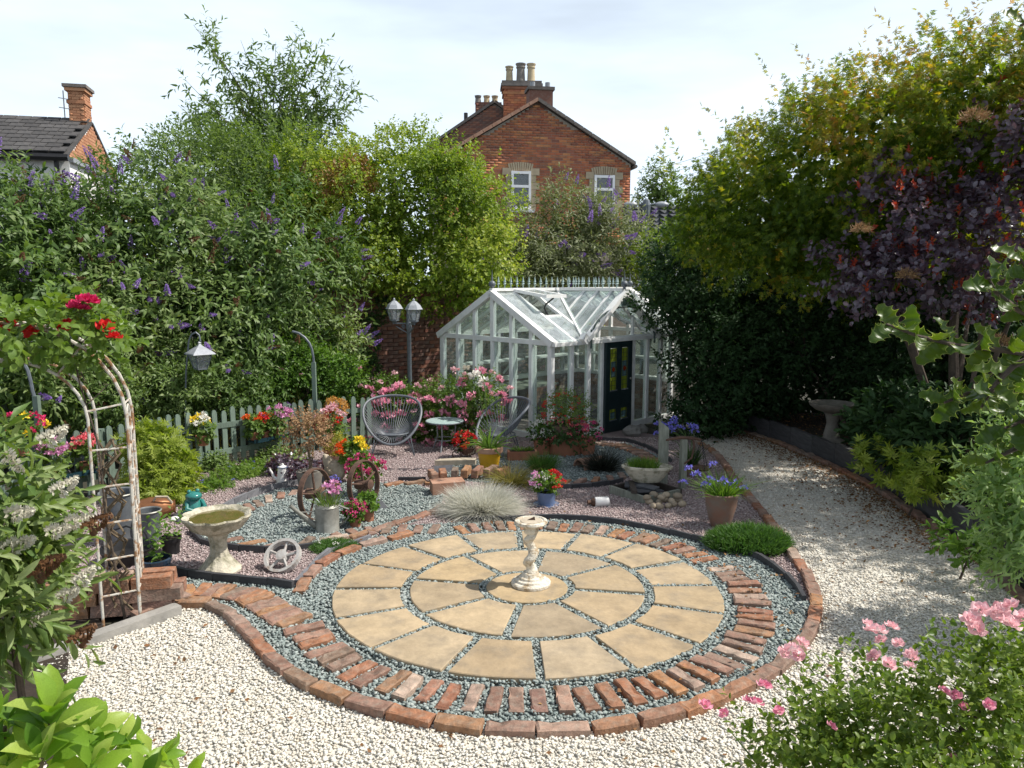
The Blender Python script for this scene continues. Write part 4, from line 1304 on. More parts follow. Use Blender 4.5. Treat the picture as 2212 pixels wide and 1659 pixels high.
for k, x in enumerate((1.30, 1.82)):
    gp('rafter', MB().beam((x, GW + .06, rz_(GW) - .04), (x, HWd, rz_(HWd)), .05, .06, up=(1, 0, 0)))
allr = [0.02, .45, .88, 1.30, 1.82, 2.24, 2.66, 3.08, GL - .02]
for k in range(8):
    xa_, xb_ = allr[k] + .025, allr[k + 1] - .025
    pane([(xa_, GW + .05, rz_(GW) - .02), (xb_, GW + .05, rz_(GW) - .02), (xb_, HWd, rz_(HWd) + .01), (xa_, HWd, rz_(HWd) + .01)], rn2, 'roof_glass')
def rpane(xa_, xb_, ya, yb):
    return pane([(xa_, ya, rz_(ya) + .012), (xb_, ya, rz_(ya) + .012), (xb_, yb, rz_(yb) + .012), (xa_, yb, rz_(yb) + .012)], rn, 'roof_glass')
ymid = .62
rpane(.045, .425, -.07, HWd)
rpane(.475, .70, -.07, ymid)
pane([(.70, -.07, rz_(0) - .03), (.70, ymid, rz_(ymid) + .012), (XC - XH + XH * ymid / HWd, ymid, rz_(ymid) + .012)], rn, 'roof_glass')
pane([(.905, ymid, rz_(ymid) + .012), (XC - XH * (1 - ymid / HWd), ymid, rz_(ymid) + .012), (XC, HWd, rz_(HWd) + .012), (.905, HWd, rz_(HWd) + .012)], rn, 'roof_glass')
rpane(2.685, 3.055, -.07, HWd); rpane(3.105, GL - .045, -.07, HWd)
pane([(2.46, -.07, rz_(0) - .03), (2.635, -.07, rz_(0) - .03), (2.635, HWd, rz_(HWd) + .012), (XC, HWd, rz_(HWd) + .012)], rn, 'roof_glass')
gp('crossbar', MB().box((.665, ymid, rz_(ymid)), (.42, .06, .05)))
# opening roof light hinged at the ridge, propped by a black stay
vt = part('roof_vent', MB().beam((.47, HWd - .03, rz_(HWd) + .03), (.47, ymid - .02, rz_(ymid) + .33), .05, .05, up=(1, 0, 0))
          .beam((.90, HWd - .03, rz_(HWd) + .03), (.90, ymid - .02, rz_(ymid) + .33), .05, .05, up=(1, 0, 0))
          .box((.685, ymid - .035, rz_(ymid) + .33), (.48, .05, .055)), 'white_paint', gh)
part('pane', MB().slab([(.49, HWd - .03, rz_(HWd) + .045), (.88, HWd - .03, rz_(HWd) + .045), (.88, ymid, rz_(ymid) + .345), (.49, ymid, rz_(ymid) + .345)], (0, 0, 1), .005), 'roof_glass', vt)
part('stay', MB().tube([(.70, ymid + .02, rz_(ymid) + .30), (.55, ymid + .05, rz_(ymid) + .20), (.50, ymid + .04, rz_(ymid) + .14), (.60, ymid - .02, rz_(ymid) - .08)], .014, 6), 'black_metal', vt)
# cross gable over the door
yo = -.14
for s_ in (-1, 1):
    foot = (XC + s_ * (XH + .06), yo, EV + .03)
    gp('bargeboard', MB().beam(foot, (XC, yo, RG + .03), .07, .12, up=(0, 1, 0)))
    gp('bargeboard_foot', MB().box((XC + s_ * (XH + .08), yo, EV + .06), (.14, .10, .12), ry=-s_ * .7))
    nn_ = Vector((s_ * (RG - EV), 0, XH)).normalized()
    for yy in (.12, .42, .72):
        tt = 1 - yy / HWd
        gp('rafter', MB().beam((XC + s_ * XH * tt, yy, rz_(0) + (RG - EV) * (1 - tt)), (XC, yy, RG + .04), .045, .05, up=(0, 1, 0)))
    ys2 = [yo, .12, .42, .72, HWd]
    for k in range(4):
        ya, yb = ys2[k] + .02, ys2[k + 1] - .02
        ta, tb = min(1, 1 - ya / HWd), 1 - yb / HWd
        pane([(XC + s_ * XH * ta, ya, EV + .09 + (RG - EV - .04) * (1 - ta)), (XC + s_ * XH * tb, yb, EV + .09 + (RG - EV - .04) * (1 - tb)), (XC, yb, RG + .055), (XC, ya, RG + .055)], nn_, 'roof_glass')
    gp('valley_bar', MB().beam((XC + s_ * XH, -.05, rz_(0) + .02), (XC, HWd, RG + .05), .06, .035, up=(0, 0, 1)))
for x in (XC - .45, XC - .15, XC + .15, XC + .45):
    zt = EV + (RG - EV) * (1 - abs(x - XC) / XH)
    if abs(x - XC) > .2:
        gp('stud', MB().box((x, .02, (EV + zt) / 2), (.045, .05, zt - EV - .05)))
# iron spandrel arch under the cross gable
pts = [(XC + (XH - .06) * math.sin(t) * .98, yo - .02, EV + .08 + .46 * math.cos(t)) for t in np.linspace(-PI / 2 * .98, PI / 2 * .98, 17)]
ir = gp('iron_arch', MB().tube(pts, .016, 6), 'green_iron')
part('scroll', MB().tube([(XC + .07 * math.cos(t) * (1 - t / 14), yo - .02, EV + .62 + .07 * math.sin(t) * (1 - t / 14)) for t in np.linspace(0, 11, 26)], .010, 5), 'green_iron', ir)
part('spandrel', MB().slab([(XC - .2, yo - .005, EV + .55), (XC + .2, yo - .005, EV + .55), (XC, yo - .005, RG - .08)], (0, 1, 0), .01), 'verdigris', ir)
for s_ in (-1, 1):
    for t in (.35, .55, .8):
        px_, pz_ = XC + s_ * (XH - .06) * math.sin(t * PI / 2), EV + .08 + .46 * math.cos(t * PI / 2)
        part('strut', MB().tube([(px_, yo - .02, pz_), (px_ + s_ * .02, yo - .01, EV + (RG - EV) * (1 - abs(px_ - XC) / XH) - .02)], .009, 5), 'green_iron', ir)
    part('stanchion', MB().tube([(XC + s_ * (XH - .06), yo - .02, EV - .1), (XC + s_ * (XH - .06), yo - .02, EV + .2)], .016, 6), 'green_iron', ir)
# ridge capping, spikes and ball finials
gp('ridge_cap', MB().box((GL / 2, HWd, RG + .075), (GL + .1, .07, .05))); gp('ridge_cap', MB().box((XC, HWd / 2 - .09, RG + .077), (.066, HWd + .06, .046)))
spk = MB()
spk.lathe([(.009, 0), (.009, .05), (.028, .07), (.010, .085), (.024, .10), (.018, .115), (.003, .19)], 6)
spk_me = spk.mesh('finial_spike', 'verdigris')
for k in range(24):
    ob('finial_spike', spk_me, gh, (.12 + k * (GL - .2) / 24, HWd, RG + .10))
for k in range(9):
    ob('finial_spike', spk_me, gh, (XC, HWd - .12 - k * .15, RG + .10))
fin = MB().ball((0, 0, .065), .06, 12, 8).lathe([(.03, -.02), (.02, .01)], 8).lathe([(.012, .11), (.02, .17), (.008, .19), (.002, .3)], 6)
fin_me = fin.mesh('ball_finial', 'grey_metal', True)
for q in ((-.02, HWd), (GL + .02, HWd), (XC, yo)):
    ob('ball_finial', fin_me, gh, (q[0], q[1], RG + .10))
# shelf, bench and clutter inside
shf = gp('shelf', MB().box((.95, GW - .22, 1.02), (1.5, .28, .03)).box((2.7, GW - .22, 1.02), (1.4, .28, .03)))
gp('shelf', MB().box((GL - .2, 1.2, 1.05), (.28, 1.9, .03)))
gp('staging', MB().box((1.2, GW - .45, .55), (2.0, .7, .04)).box((.3, GW - .2, .27), (.05, .05, .54)).box((2.1, GW - .2, .27), (.05, .05, .54)).box((.3, GW - .75, .27), (.05, .05, .54)).box((2.1, GW - .75, .27), (.05, .05, .54)), 'old_wood')
gp('brace', MB().beam((.6, GW - .1, .75), (.6, GW - .34, 1.0), .03, .03).beam((1.4, GW - .1, .75), (1.4, GW - .34, 1.0), .03, .03))
# panelled door with leaded glass
DX0, DX1, DH = 1.215, 1.90, 1.54
dr = gp('door', MB().box((DX0 + .05, -.05, DH / 2 - .05), (.10, .045, DH + .10)).box((DX1 - .05, -.05, DH / 2 - .05), (.10, .045, DH + .10))
        .box(((DX0 + DX1) / 2, -.05, DH - .07), (DX1 - DX0 - .2, .044, .14)).box(((DX0 + DX1) / 2, -.05, .04), (DX1 - DX0 - .2, .044, .28))
        .box(((DX0 + DX1) / 2, -.05, .53), (DX1 - DX0 - .2, .044, .30)).box(((DX0 + DX1) / 2, -.05, (DH) / 2), (.12, .043, DH - .02))
        .box((DX0 - .008, -.04, DH / 2), (.04, .09, DH + .02)), 'door_green')
mat('stain_yellow', (0.30, 0.34, 0.03), (0.22, 0.30, 0.04), 14, 0.2)
mat('stain_blue', (0.13, 0.22, 0.22), (0.09, 0.16, 0.17), 14, 0.2)
mat('stain_red', (0.30, 0.05, 0.015), (0.22, 0.03, 0.01), 14, 0.2)
for xc in (DX0 + .195, DX1 - .195):
    for z0_, z1_, big in ((.70, DH - .15, True), (.20, .38, False)):
        w_ = .15
        g_ = part('leaded_light', MB().box((xc, -.052, (z0_ + z1_) / 2), (w_, .012, z1_ - z0_)), 'stain_yellow', dr)
        zc_ = (z0_ + z1_) / 2
        part('blue_pane', MB().box((xc, -.0595, zc_ - (0 if big else .02)), (w_ * .82, .004, .26 if big else .11)), 'stain_blue', g_)
        if big:
            part('red_diamond', MB().slab([(xc - .05, -.0625, zc_), (xc, -.0625, zc_ - .05), (xc + .05, -.0625, zc_), (xc, -.0625, zc_ + .05)], (0, -1, 0), .003), 'stain_red', g_)
        ld = MB()
        for dx in (-.045, .045):
            ld.box((xc + dx, -.066, zc_), (.006, .004, z1_ - z0_))
        nl = 9 if big else 3
        for k in range(1, nl):
            ld.box((xc, -.0665, z0_ + (z1_ - z0_) * k / nl), (w_, .004, .006))
        part('lead_lines', ld, 'black_metal', g_)
        part('moulding', MB().box((xc, -.075, z0_ - .008), (w_ + .03, .02, .016)), 'grey_metal', g_)
part('handle', MB().ball((DX1 - .05, -.09, .86), .022, 8, 6), 'zinc', dr, True)

# ------------------------------------------------------------------ flowers and pots
leafmat('leaf_geranium', [(0.075, 0.14, 0.03), (0.12, 0.20, 0.045), (0.19, 0.26, 0.07)])
leafmat('leaf_fresh', [(0.06, 0.135, 0.022), (0.105, 0.20, 0.03), (0.20, 0.29, 0.05)], trans=.4)
leafmat('leaf_dark', [(0.022, 0.055, 0.016), (0.04, 0.085, 0.022), (0.07, 0.125, 0.03)], trans=.25)
for nm, cs_ in dict(p_red=[(0.55, 0.012, 0.015), (0.72, 0.03, 0.03)], p_orange=[(0.75, 0.08, 0.008), (0.85, 0.16, 0.02)], p_pink=[(0.70, 0.20, 0.32), (0.84, 0.46, 0.55)],
                    p_magenta=[(0.56, 0.03, 0.17), (0.74, 0.12, 0.30)], p_mauve=[(0.62, 0.20, 0.46), (0.80, 0.45, 0.66)], p_white=[(0.78, 0.76, 0.68), (0.86, 0.85, 0.80)],
                    p_yellow=[(0.78, 0.56, 0.02), (0.86, 0.70, 0.05)], p_coral=[(0.75, 0.10, 0.14), (0.82, 0.26, 0.28)], p_blue=[(0.14, 0.13, 0.55), (0.29, 0.28, 0.78)],
                    p_blush=[(0.78, 0.42, 0.46), (0.88, 0.66, 0.68)], p_violet=[(0.17, 0.09, 0.36), (0.32, 0.20, 0.55), (0.42, 0.28, 0.60)], p_crimson=[(0.58, 0.012, 0.10), (0.74, 0.05, 0.19)],
                    p_rust=[(0.10, 0.045, 0.02), (0.18, 0.09, 0.04)], p_ivory=[(0.52, 0.49, 0.38), (0.66, 0.64, 0.54)], p_straw=[(0.38, 0.26, 0.11), (0.30, 0.17, 0.09), (0.46, 0.34, 0.17)], p_gold=[(0.42, 0.19, 0.03), (0.55, 0.30, 0.06)]).items():
    leafmat(nm, cs_, trans=.25, rough=.6, tcol=(1.1, 1.0, 1.0))

def pom(name, m, r, n, ll=.8, lw=.6, flat=.75, up=.35, tmpl=T_DIAMOND):
    """a rounded flower head of n petals, shared by every bloom of its kind"""
    d = rdir(n, up); d[:, 2] = np.abs(d[:, 2]) * (1 if up > 0 else .6)
    lf = LF()
    p = d * r * rng.uniform(.35, .8, (n, 1)); p[:, 2] *= flat
    V, F, T = leaves(p, d + rng.normal(size=(n, 3)) * .5, rng.normal(size=(n, 3)) * .5 + d, r * ll * rng.uniform(.7, 1.1, n), r * lw * rng.uniform(.7, 1.1, n), rng.random(n) * .9, tmpl)
    lf.put(V, F, T)
    return lf.mesh(name, m)

POM = {}
def bloom_mesh(m, n=26):
    if (m, n) not in POM:
        POM[(m, n)] = pom('bloom', m, 1.0, n)
    return POM[(m, n)]

def blooms(root, pts, r, m, n=26, jit=.25, name='bloom'):
    me = bloom_mesh(m, n)
    for p in pts:
        s = r * random.uniform(1 - jit, 1 + jit)
        ob(name, me, root, tuple(p), rot=(random.gauss(0, .35), random.gauss(0, .35), random.uniform(0, 6.3)), scale=s)

def mound(root, c, r, m, N, ll, lw, name='foliage', shl=.5, tmpl=T_DIAMOND, up=.3, inner=.3, seed=3, sq=(1, 1, 1), tb=.45, bump=.15):
    lf = LF()
    d = rdir(N, up)
    p = np.array(c) + d * np.array(sq) * r * rng.uniform(inner, 1.0, (N, 1)) * (1 + bump * wob(d * 2, seed)[:, None])
    dd = d + np.array([0, 0, .35])
    shoots(lf, p, dd, r * shl, 5, ll, lw, droop=.3, tmpl=tmpl, seed=seed, tbase=tb)
    return ob(name, lf.mesh(name, m), root)

def dome_pts(c, r, n, sq=(1, 1, 1), lo=-.1, side=None):
    out = []
    while len(out) < n:
        d = rdir(1)[0]
        if d[2] < lo or d[1] > .55:
            continue
        if side is not None and d[0] * side < 0:
            continue
        out.append(np.array(c) + d * np.array(sq) * r)
    return out

def pot_profile(r, h, lip=True, taper=.72):
    if lip:
        return [(r * taper, 0), (r * (taper + .85) / 2 * 1.0, h * .45), (r * .92, h * .80), (r * 1.03, h * .80), (r * 1.05, h), (r * .92, h), (r * .88, h * .86), (r * .001, h * .85)]
    return [(r * taper, 0), (r * .9, h * .5), (r, h), (r * .9, h), (r * .86, h * .88), (r * .001, h * .87)]

def pot(root, r, h, m, lip=True, taper=.72, z=0.0, soil=True, loc=(0, 0)):
    o = part('pot', MB().lathe(pot_profile(r, h, lip, taper), 22), m, root, True, loc=(loc[0], loc[1], z))
    o.data.polygons.foreach_set('use_smooth', [True] * len(o.data.polygons))
    if soil:
        part('soil', MB().lathe([(r * .88, h * .87), (r * .001, h * .9)], 16), 'soil', root, loc=(loc[0], loc[1], z))
    return o

# ------------------------------------------------------------------ picket fence
FN, FNlen = spline([(-5.9, 6.2), (-4.75, 8.11), (-3.98, 9.5), (-3.2, 10.5), (-2.10, 11.38)], 300)
fence = thing('picket_fence', 'sage green picket fence with rounded tops along the flower border', 'fence', (0, 0, 0))
pk_pts = [(-.035, 0), (.035, 0), (.035, .70)] + [(.035 * math.cos(t), .70 + .055 * math.sin(t)) for t in np.linspace(.3, PI - .3, 6)] + [(-.035, .70)]
pk_me = MB().slab([(x, 0, z) for x, z in pk_pts], (0, 1, 0), .02).mesh('picket', 'sage_paint')
npk = int(FNlen / .128)
for k in range(npk):
    i = int((k + .5) / npk * 299)
    d = FN[min(i + 2, 299)] - FN[max(i - 2, 0)]
    p = FN[i]
    ob('picket', pk_me, fence, (p[0], p[1], gz(p[1]) + random.uniform(-.008, .012)), rot=(random.gauss(0, .01), random.gauss(0, .012), math.atan2(d[1], d[0])), scale=(1, 1, random.uniform(.98, 1.03)))
nr = 5
for k in range(nr):
    a_, b_ = FN[int(k / nr * 299)], FN[int((k + 1) / nr * 299)]
    nn_ = np.array([-(b_ - a_)[1], (b_ - a_)[0]]); nn_ = nn_ / np.hypot(*nn_) * .04
    for z in (.2, .55):
        part('rail', MB().beam((a_[0] + nn_[0], a_[1] + nn_[1], gz(a_[1]) + z), (b_[0] + nn_[0], b_[1] + nn_[1], gz(b_[1]) + z), .03, .07), 'sage_paint', fence)
    part('fence_post', MB().box((a_[0] + 2 * nn_[0], a_[1] + 2 * nn_[1], gz(a_[1]) + .36), (.07, .07, .72)), 'sage_paint', fence)

def hook_post(px, Y, ytop, arc, lab):
    x = Q(px, 800, Y)[0]
    t = thing('hanging_post', lab, 'post', (x, Y + .1, gz(Y)))
    zt = Q(px, ytop, Y)[2] - gz(Y)
    part('post', MB().box((0, 0, zt / 2), (.055, .055, zt)), 'sage_paint', t)
    part('hook', MB().tube([(0, 0, zt - .1)] + [(Q(a_, b_, Y)[0] - x, 0, Q(a_, b_, Y)[2] - gz(Y)) for a_, b_ in arc], .018, 6), 'grey_metal', t, True)
hook_post(674, 10.85, 784, [(673, 775), (670, 757), (664, 742), (654, 730), (641, 721), (627, 717)], 'sage post with black curved hook rising behind the middle of the fence')
hook_post(60, 7.85, 858, [(57, 846), (53, 825), (47, 803), (38, 786), (25, 775)], 'sage post with grey curved hook seen through the rose arch')

# ------------------------------------------------------------------ lamps
def lantern_meshes(s):
    roof = MB().lathe([(.5 * s, 0), (.46 * s, .04 * s), (.36 * s, .22 * s), (.14 * s, .42 * s), (.05 * s, .46 * s), (.07 * s, .52 * s), (.02 * s, .60 * s)], 6)
    cage = MB()
    for k in range(6):
        a_ = k * PI / 3
        cage.beam((.40 * s * math.cos(a_), .40 * s * math.sin(a_), 0), (.24 * s * math.cos(a_), .24 * s * math.sin(a_), -.62 * s), .03 * s, .03 * s)
    cage.lathe([(.26 * s, -.66 * s), (.26 * s, -.60 * s), (.05 * s, -.60 * s)], 6).lathe([(.12 * s, -.76 * s), (.2 * s, -.66 * s)], 6)
    glass = MB().lathe([(.23 * s, -.60 * s), (.385 * s, -.01 * s)], 6)
    bulb = MB().lathe([(.10 * s, -.58 * s), (.10 * s, -.40 * s), (.12 * s, -.3 * s), (.06 * s, -.15 * s), (.01, -.12 * s)], 8)
    return roof, cage, glass, bulb
LPY = 12.25
lx_, _, lz_ = Q(886, 868, LPY)
lp = thing('garden_lamp_post', 'grey garden lamp post with two lanterns behind the left wire chair', 'lamp post', (lx_, LPY, gz(LPY)))
hzz = lambda py: Q(886, py, LPY)[2] - gz(LPY)
part('pole', MB().lathe([(.05, 0), (.05, hzz(862)), (.062, hzz(861)), (.062, hzz(852)), (.036, hzz(850)), (.034, hzz(712)), (.045, hzz(710)), (.045, hzz(700)), (.032, hzz(696)), (.036, hzz(678)), (.012, hzz(672)), (.003, hzz(664))], 12), 'grey_metal', lp, True)
za = hzz(699)
for s_, dx, dy in ((-1, -.235, .05), (1, .11, -.20)):
    arm = part('arm', MB().tube([(0, 0, za), (dx * 1.12, dy * 1.12, za)], .014, 6).tube([(dx * t, dy * t, za - .14 * (1 - t) ** .8 - .02) for t in np.linspace(.08, 1.05, 9)], .010, 5)
               .tube([(dx * (.38 + .12 * math.cos(t) * (1 - t / 12)), dy * (.38 + .12 * math.cos(t) * (1 - t / 12)), za - .055 + .035 * math.sin(t) * (1 - t / 12)) for t in np.linspace(0, 9, 18)], .008, 5), 'grey_metal', lp)
    rf_, cg, gs, bl_ = lantern_meshes(.29)
    ln_ = ob('lantern', None, lp, (dx, dy, za + .235))
    part('lantern_roof', rf_, 'lantern_top', ln_); part('cage', cg, 'grey_metal', ln_); part('glass', gs, 'lantern_glass', ln_); part('bulb', bl_, 'upvc', ln_)
SY = 9.95
sx = Q(400, 890, SY)[0]
sh_ = thing('hanging_lantern', 'silver roofed lantern hung on a thin shepherd crook behind the fence', 'lantern', (sx, SY, gz(SY)))
hz2 = lambda px, py: (Q(px, py, SY)[0] - sx, 0, Q(px, py, SY)[2] - gz(SY))
part('crook', MB().tube([(0, 0, 0), hz2(400, 890), hz2(402, 800), hz2(408, 735), hz2(414, 722), hz2(423, 718), hz2(430, 724), hz2(433, 738)], .012, 6), 'grey_metal', sh_, True)
lo_ = hz2(432, 765)
ln_ = ob('lantern', None, sh_, lo_)
part('lantern_roof', MB().lathe([(.21, 0), (.20, .015), (.11, .07), (.03, .115), (.02, .13), (.025, .15), (.008, .17)], 4), 'lantern_top', ln_)
cg = MB()
for k in range(4):
    a_ = k * PI / 2
    cg.beam((.155 * math.cos(a_), .155 * math.sin(a_), 0), (.085 * math.cos(a_), .085 * math.sin(a_), -.19), .012, .012)
    b_ = (k + 1) * PI / 2
    cg.beam((.12 * math.cos(a_), .12 * math.sin(a_), -.095), (.12 * math.cos(b_), .12 * math.sin(b_), -.095), .008, .008)
cg.lathe([(.09, -.20), (.09, -.185)], 4)
part('cage', cg, 'grey_metal', ln_); part('glass', MB().lathe([(.082, -.185), (.15, -.002)], 4), 'lantern_glass', ln_)

# ------------------------------------------------------------------ string chairs and bistro table
def string_chair(lab, x, y, rz):
    t = thing('string_chair', lab, 'chair', (x, y, gz(y)), rz, 'grey string garden chairs', scale=1.06)
    N = 46
    rim, low = [], []
    tilt = R(39)
    for k in range(N):
        a_ = 2 * PI * k / N
        u, v = .385 * math.cos(a_) * (1 + .04 * math.sin(a_)), .435 * math.sin(a_)
        rim.append(Vector((u, .10 + v * math.cos(tilt), .52 + v * math.sin(tilt) + .05 * math.cos(2 * a_))))
        low.append(Vector((.10 * math.cos(a_), .05 + .07 * math.sin(a_), .275)))
    part('rim', MB().tube(rim, .017, 8, closed=True), 'rattan', t, True)
    st_ = MB()
    for k in range(N):
        a_, b_ = rim[k], low[k]
        mid = a_.lerp(b_, .5) + Vector((0, .02, -.045))
        st_.tube([a_, mid, b_], .0052, 4)
    st_.tube(low, .006, 5, closed=True)
    part('cord_weave', st_, 'rattan', t, kind='stuff')
    part('seat_base', MB().lathe([(.001, 0), (.095, .006), (.10, .012)], 16), 'rattan', t, loc=(0, .05, .262))
    fr = MB()
    ring_ = [Vector((.22 * math.cos(q), .06 + .19 * math.sin(q), .30)) for q in np.linspace(0, 2 * PI, 20, endpoint=False)]
    part('seat_ring', MB().tube(ring_, .009, 6, closed=True), 'grey_metal', t, True)
    for a_ in (R(205), R(335), R(90)):
        c_, s_ = math.cos(a_), math.sin(a_)
        part('leg', MB().tube([(.22 * c_ - .06 * s_, .06 + .19 * s_ + .06 * c_, .30), (.31 * c_, .05 + .33 * s_, 0.01), (.22 * c_ + .06 * s_, .06 + .19 * s_ - .06 * c_, .30)], .009, 6), 'grey_metal', t)
    return t
string_chair('grey string chair on the left facing the camera before the pink roses', -1.68, 10.55, R(8))
string_chair('grey string chair on the right turned side on to the greenhouse', -.22, 10.5, R(-56))
tx, ty = -.98, 10.95
tb = thing('bistro_table', 'small round grey metal table between the two string chairs', 'table', (tx, ty, gz(ty)))
part('tabletop', MB().lathe([(.265, 0), (.275, .01), (.275, .022), (.262, .028), (.001, .028)], 28), 'verdigris', tb, loc=(0, 0, .42))
part('table_rim', MB().tube([(.272 * math.cos(q), .272 * math.sin(q), .431) for q in np.linspace(0, 2 * PI, 28, endpoint=False)], .012, 6, closed=True), 'rattan', tb, True)
for k in range(3):
    a_ = R(20 + 120 * k)
    part('leg', MB().tube([(.17 * math.cos(a_), .17 * math.sin(a_), .42), (.15 * math.cos(a_), .15 * math.sin(a_), .2), (.24 * math.cos(a_), .24 * math.sin(a_), 0.005)], .010, 6), 'lead', tb)
part('stretcher', MB().tube([(.155 * math.cos(q), .155 * math.sin(q), .17) for q in np.linspace(0, 2 * PI, 14, endpoint=False)], .007, 5, closed=True), 'lead', tb)

# ------------------------------------------------------------------ rose arch
ar = thing('rose_arch', 'white painted metal rose arch with rust streaks and scroll panels', 'arch', (0, 0, 0))
pB = np.array(P(304, 1345)); uA = np.array([-.80, -.60]); wv_ = np.array([-.10, .27])
span = 1.28
def arch_pt(t, inset, back):
    """t runs 0..1 over the arch from the right foot to the left foot"""
    h1 = 1.38
    r_ = (span - 2 * inset) / 2
    if t < .36:
        d_, z = inset, h1 * t / .36
    elif t > .64:
        d_, z = span - inset, h1 * (1 - t) / .36
    else:
        q = (t - .36) / .28 * PI
        d_, z = span / 2 - r_ * math.cos(q), h1 + (.62 - inset) * math.sin(q)
    p_ = pB + uA * d_ + wv_ * back
    return Vector((p_[0], p_[1], gz(p_[1]) + z))
for nm, inset, back in (('front_hoop', 0, 0), ('front_hoop', .22, 0), ('back_hoop', 0, 1), ('back_hoop', .22, 1)):
    part(nm, MB().tube([arch_pt(t, inset, back) for t in np.linspace(0, 1, 56)], .0115 if inset == 0 else .0095, 7), 'rusty_white', ar, True)
for k, t in enumerate(np.linspace(.06, .94, 15)):
    part('rung', MB().tube([arch_pt(t, 0, 0), arch_pt(t, .22, 0)], .0065, 5), 'rusty_white', ar)
    part('rung', MB().tube([arch_pt(t, 0, 0), arch_pt(t, 0, 1)], .007, 5), 'rusty_white', ar)
def scroll(t0, sgn):
    o = arch_pt(t0, 0, .5)
    ax = Vector((wv_[0], wv_[1], 0)).normalized()
    pts = []
    for q in np.linspace(0, 5.2, 16):
        rr = .062 * (1 - q / 7)
        pts.append(o + ax * (sgn * (.055 - rr * math.cos(q))) + Vector((0, 0, .14 + rr * math.sin(q))))
    for q in np.linspace(0, 1, 6):
        pts.insert(0, o + ax * (sgn * (-.007)) * (1 - q) + ax * sgn * (-.007) + Vector((0, 0, .14 - .26 * q)))
    part('scroll', MB().tube(pts, .0075, 5), 'rusty_white', ar)
for z_ in (.11, .33, .55, .80, 1.05):
    t = z_ / 1.25 * .36
    scroll(t, 1); scroll(t + .03, -1)
for k in range(5):
    pts = [arch_pt(.02 + .3 * q, .05 + .14 * abs(math.sin(q * 9 + k)), .25 + .5 * abs(math.sin(q * 5 + k * 2))) for q in np.linspace(0, 1, 14)]
    part('rose_stem', MB().tube(pts, .008, 5), 'twig', ar)

# ------------------------------------------------------------------ stone ornaments
x, y = CC[0] + .03, CC[1] + .04
sd = thing('sundial', 'weathered white sundial on a twisted column in the paved circle', 'sundial', (x, y, gz(y) + .045))
part('base', MB().lathe([(.138, 0), (.146, .008), (.146, .026), (.138, .034), (.118, .036), (.112, .05), (.092, .056), (.088, .068), (.070, .074), (.062, .09), (.056, .098)], 32), 'cast_white', sd, True)
tw = MB()
v, f = [], []
NA, NZ = 24, 60
for i in range(NZ + 1):
    z = .092 + .325 * i / NZ
    env = .050 - .006 * (i / NZ)
    for k in range(NA):
        a_ = 2 * PI * k / NA
        ph_ = i / NZ * 2 * PI * 2.0
        sw = .019 * math.sin(PI * min(1, i / NZ * 6) / 2) * math.sin(PI * min(1, (NZ - i) / NZ * 6) / 2)
        rr = env * .84 * (1 + .05 * math.sin(i / NZ * 40))
        v.append((rr * math.cos(a_) + sw * math.cos(ph_), rr * math.sin(a_) + sw * math.sin(ph_), z))
for i in range(NZ):
    for k in range(NA):
        k2 = (k + 1) % NA
        f.append((i * NA + k, i * NA + k2, (i + 1) * NA + k2, (i + 1) * NA + k))
part('column', tw.add(v, f), 'cast_white', sd, True)
part('capital', MB().lathe([(.05, .40), (.058, .425), (.052, .435), (.066, .455), (.085, .465)], 24), 'cast_white', sd, True)
part('dial_plate', MB().lathe([(.085, .462), (.112, .468), (.122, .48), (.118, .494), (.098, .498), (.09, .489), (.001, .488)], 28), 'cast_white', sd, True)
part('dial_face', MB().lathe([(.078, .489), (.078, .494), (.001, .4945)], 24), 'stone_buff', sd)
part('gnomon', MB().slab([(-.03, 0, .4945), (.03, 0, .4945), (.026, 0, .522)], (0, 1, 0), .004), 'rust', sd)

bx, by = P(475, 1236)
bb = thing('bird_bath', 'buff stone bird bath with scalloped bowl and green water on the left', 'bird bath', (bx, by, gz(by)))
fl = lambda a_, z: 1 + .05 * math.cos(12 * a_)
part('foot', MB().lathe([(.155, 0), (.16, .03), (.145, .045), (.11, .09), (.075, .14)], 48, wave=lambda a_, z: 1 + .06 * abs(math.cos(6 * a_))), 'cast_stone', bb, True)
part('stem', MB().lathe([(.078, .13), (.064, .18), (.062, .24), (.072, .30), (.10, .335)], 48, wave=fl), 'cast_stone', bb, True)
part('bowl', MB().lathe([(.06, .32), (.12, .335), (.19, .37), (.235, .43), (.255, .465), (.25, .48), (.225, .47), (.20, .44), (.12, .425), (.001, .42)], 60, wave=lambda a_, z: 1 + (.10 * abs(math.cos(5 * a_)) - .05) * max(0, (z - .33) / .14)), 'cast_stone', bb, True)
bo_ = bb.children[-1].data
for v_ in bo_.vertices:
    if v_.co.z > .455:
        v_.co.z += .012 * math.cos(10 * math.atan2(v_.co.y, v_.co.x))
part('water', MB().lathe([(.208, .452), (.001, .4525)], 30), 'pond_water', bb)

bx, by = P(1795, 958, .2)
b2 = thing('shaded_bird_bath', 'dark stone bird bath standing in shade among the right bed shrubs', 'bird bath', (bx, by, gz(by) + .2), scale=.95)
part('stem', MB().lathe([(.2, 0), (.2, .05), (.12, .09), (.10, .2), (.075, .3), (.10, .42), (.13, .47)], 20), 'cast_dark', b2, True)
part('bowl', MB().lathe([(.12, .46), (.24, .50), (.32, .56), (.335, .60), (.30, .60), (.25, .56), (.001, .54)], 26), 'cast_dark', b2, True)

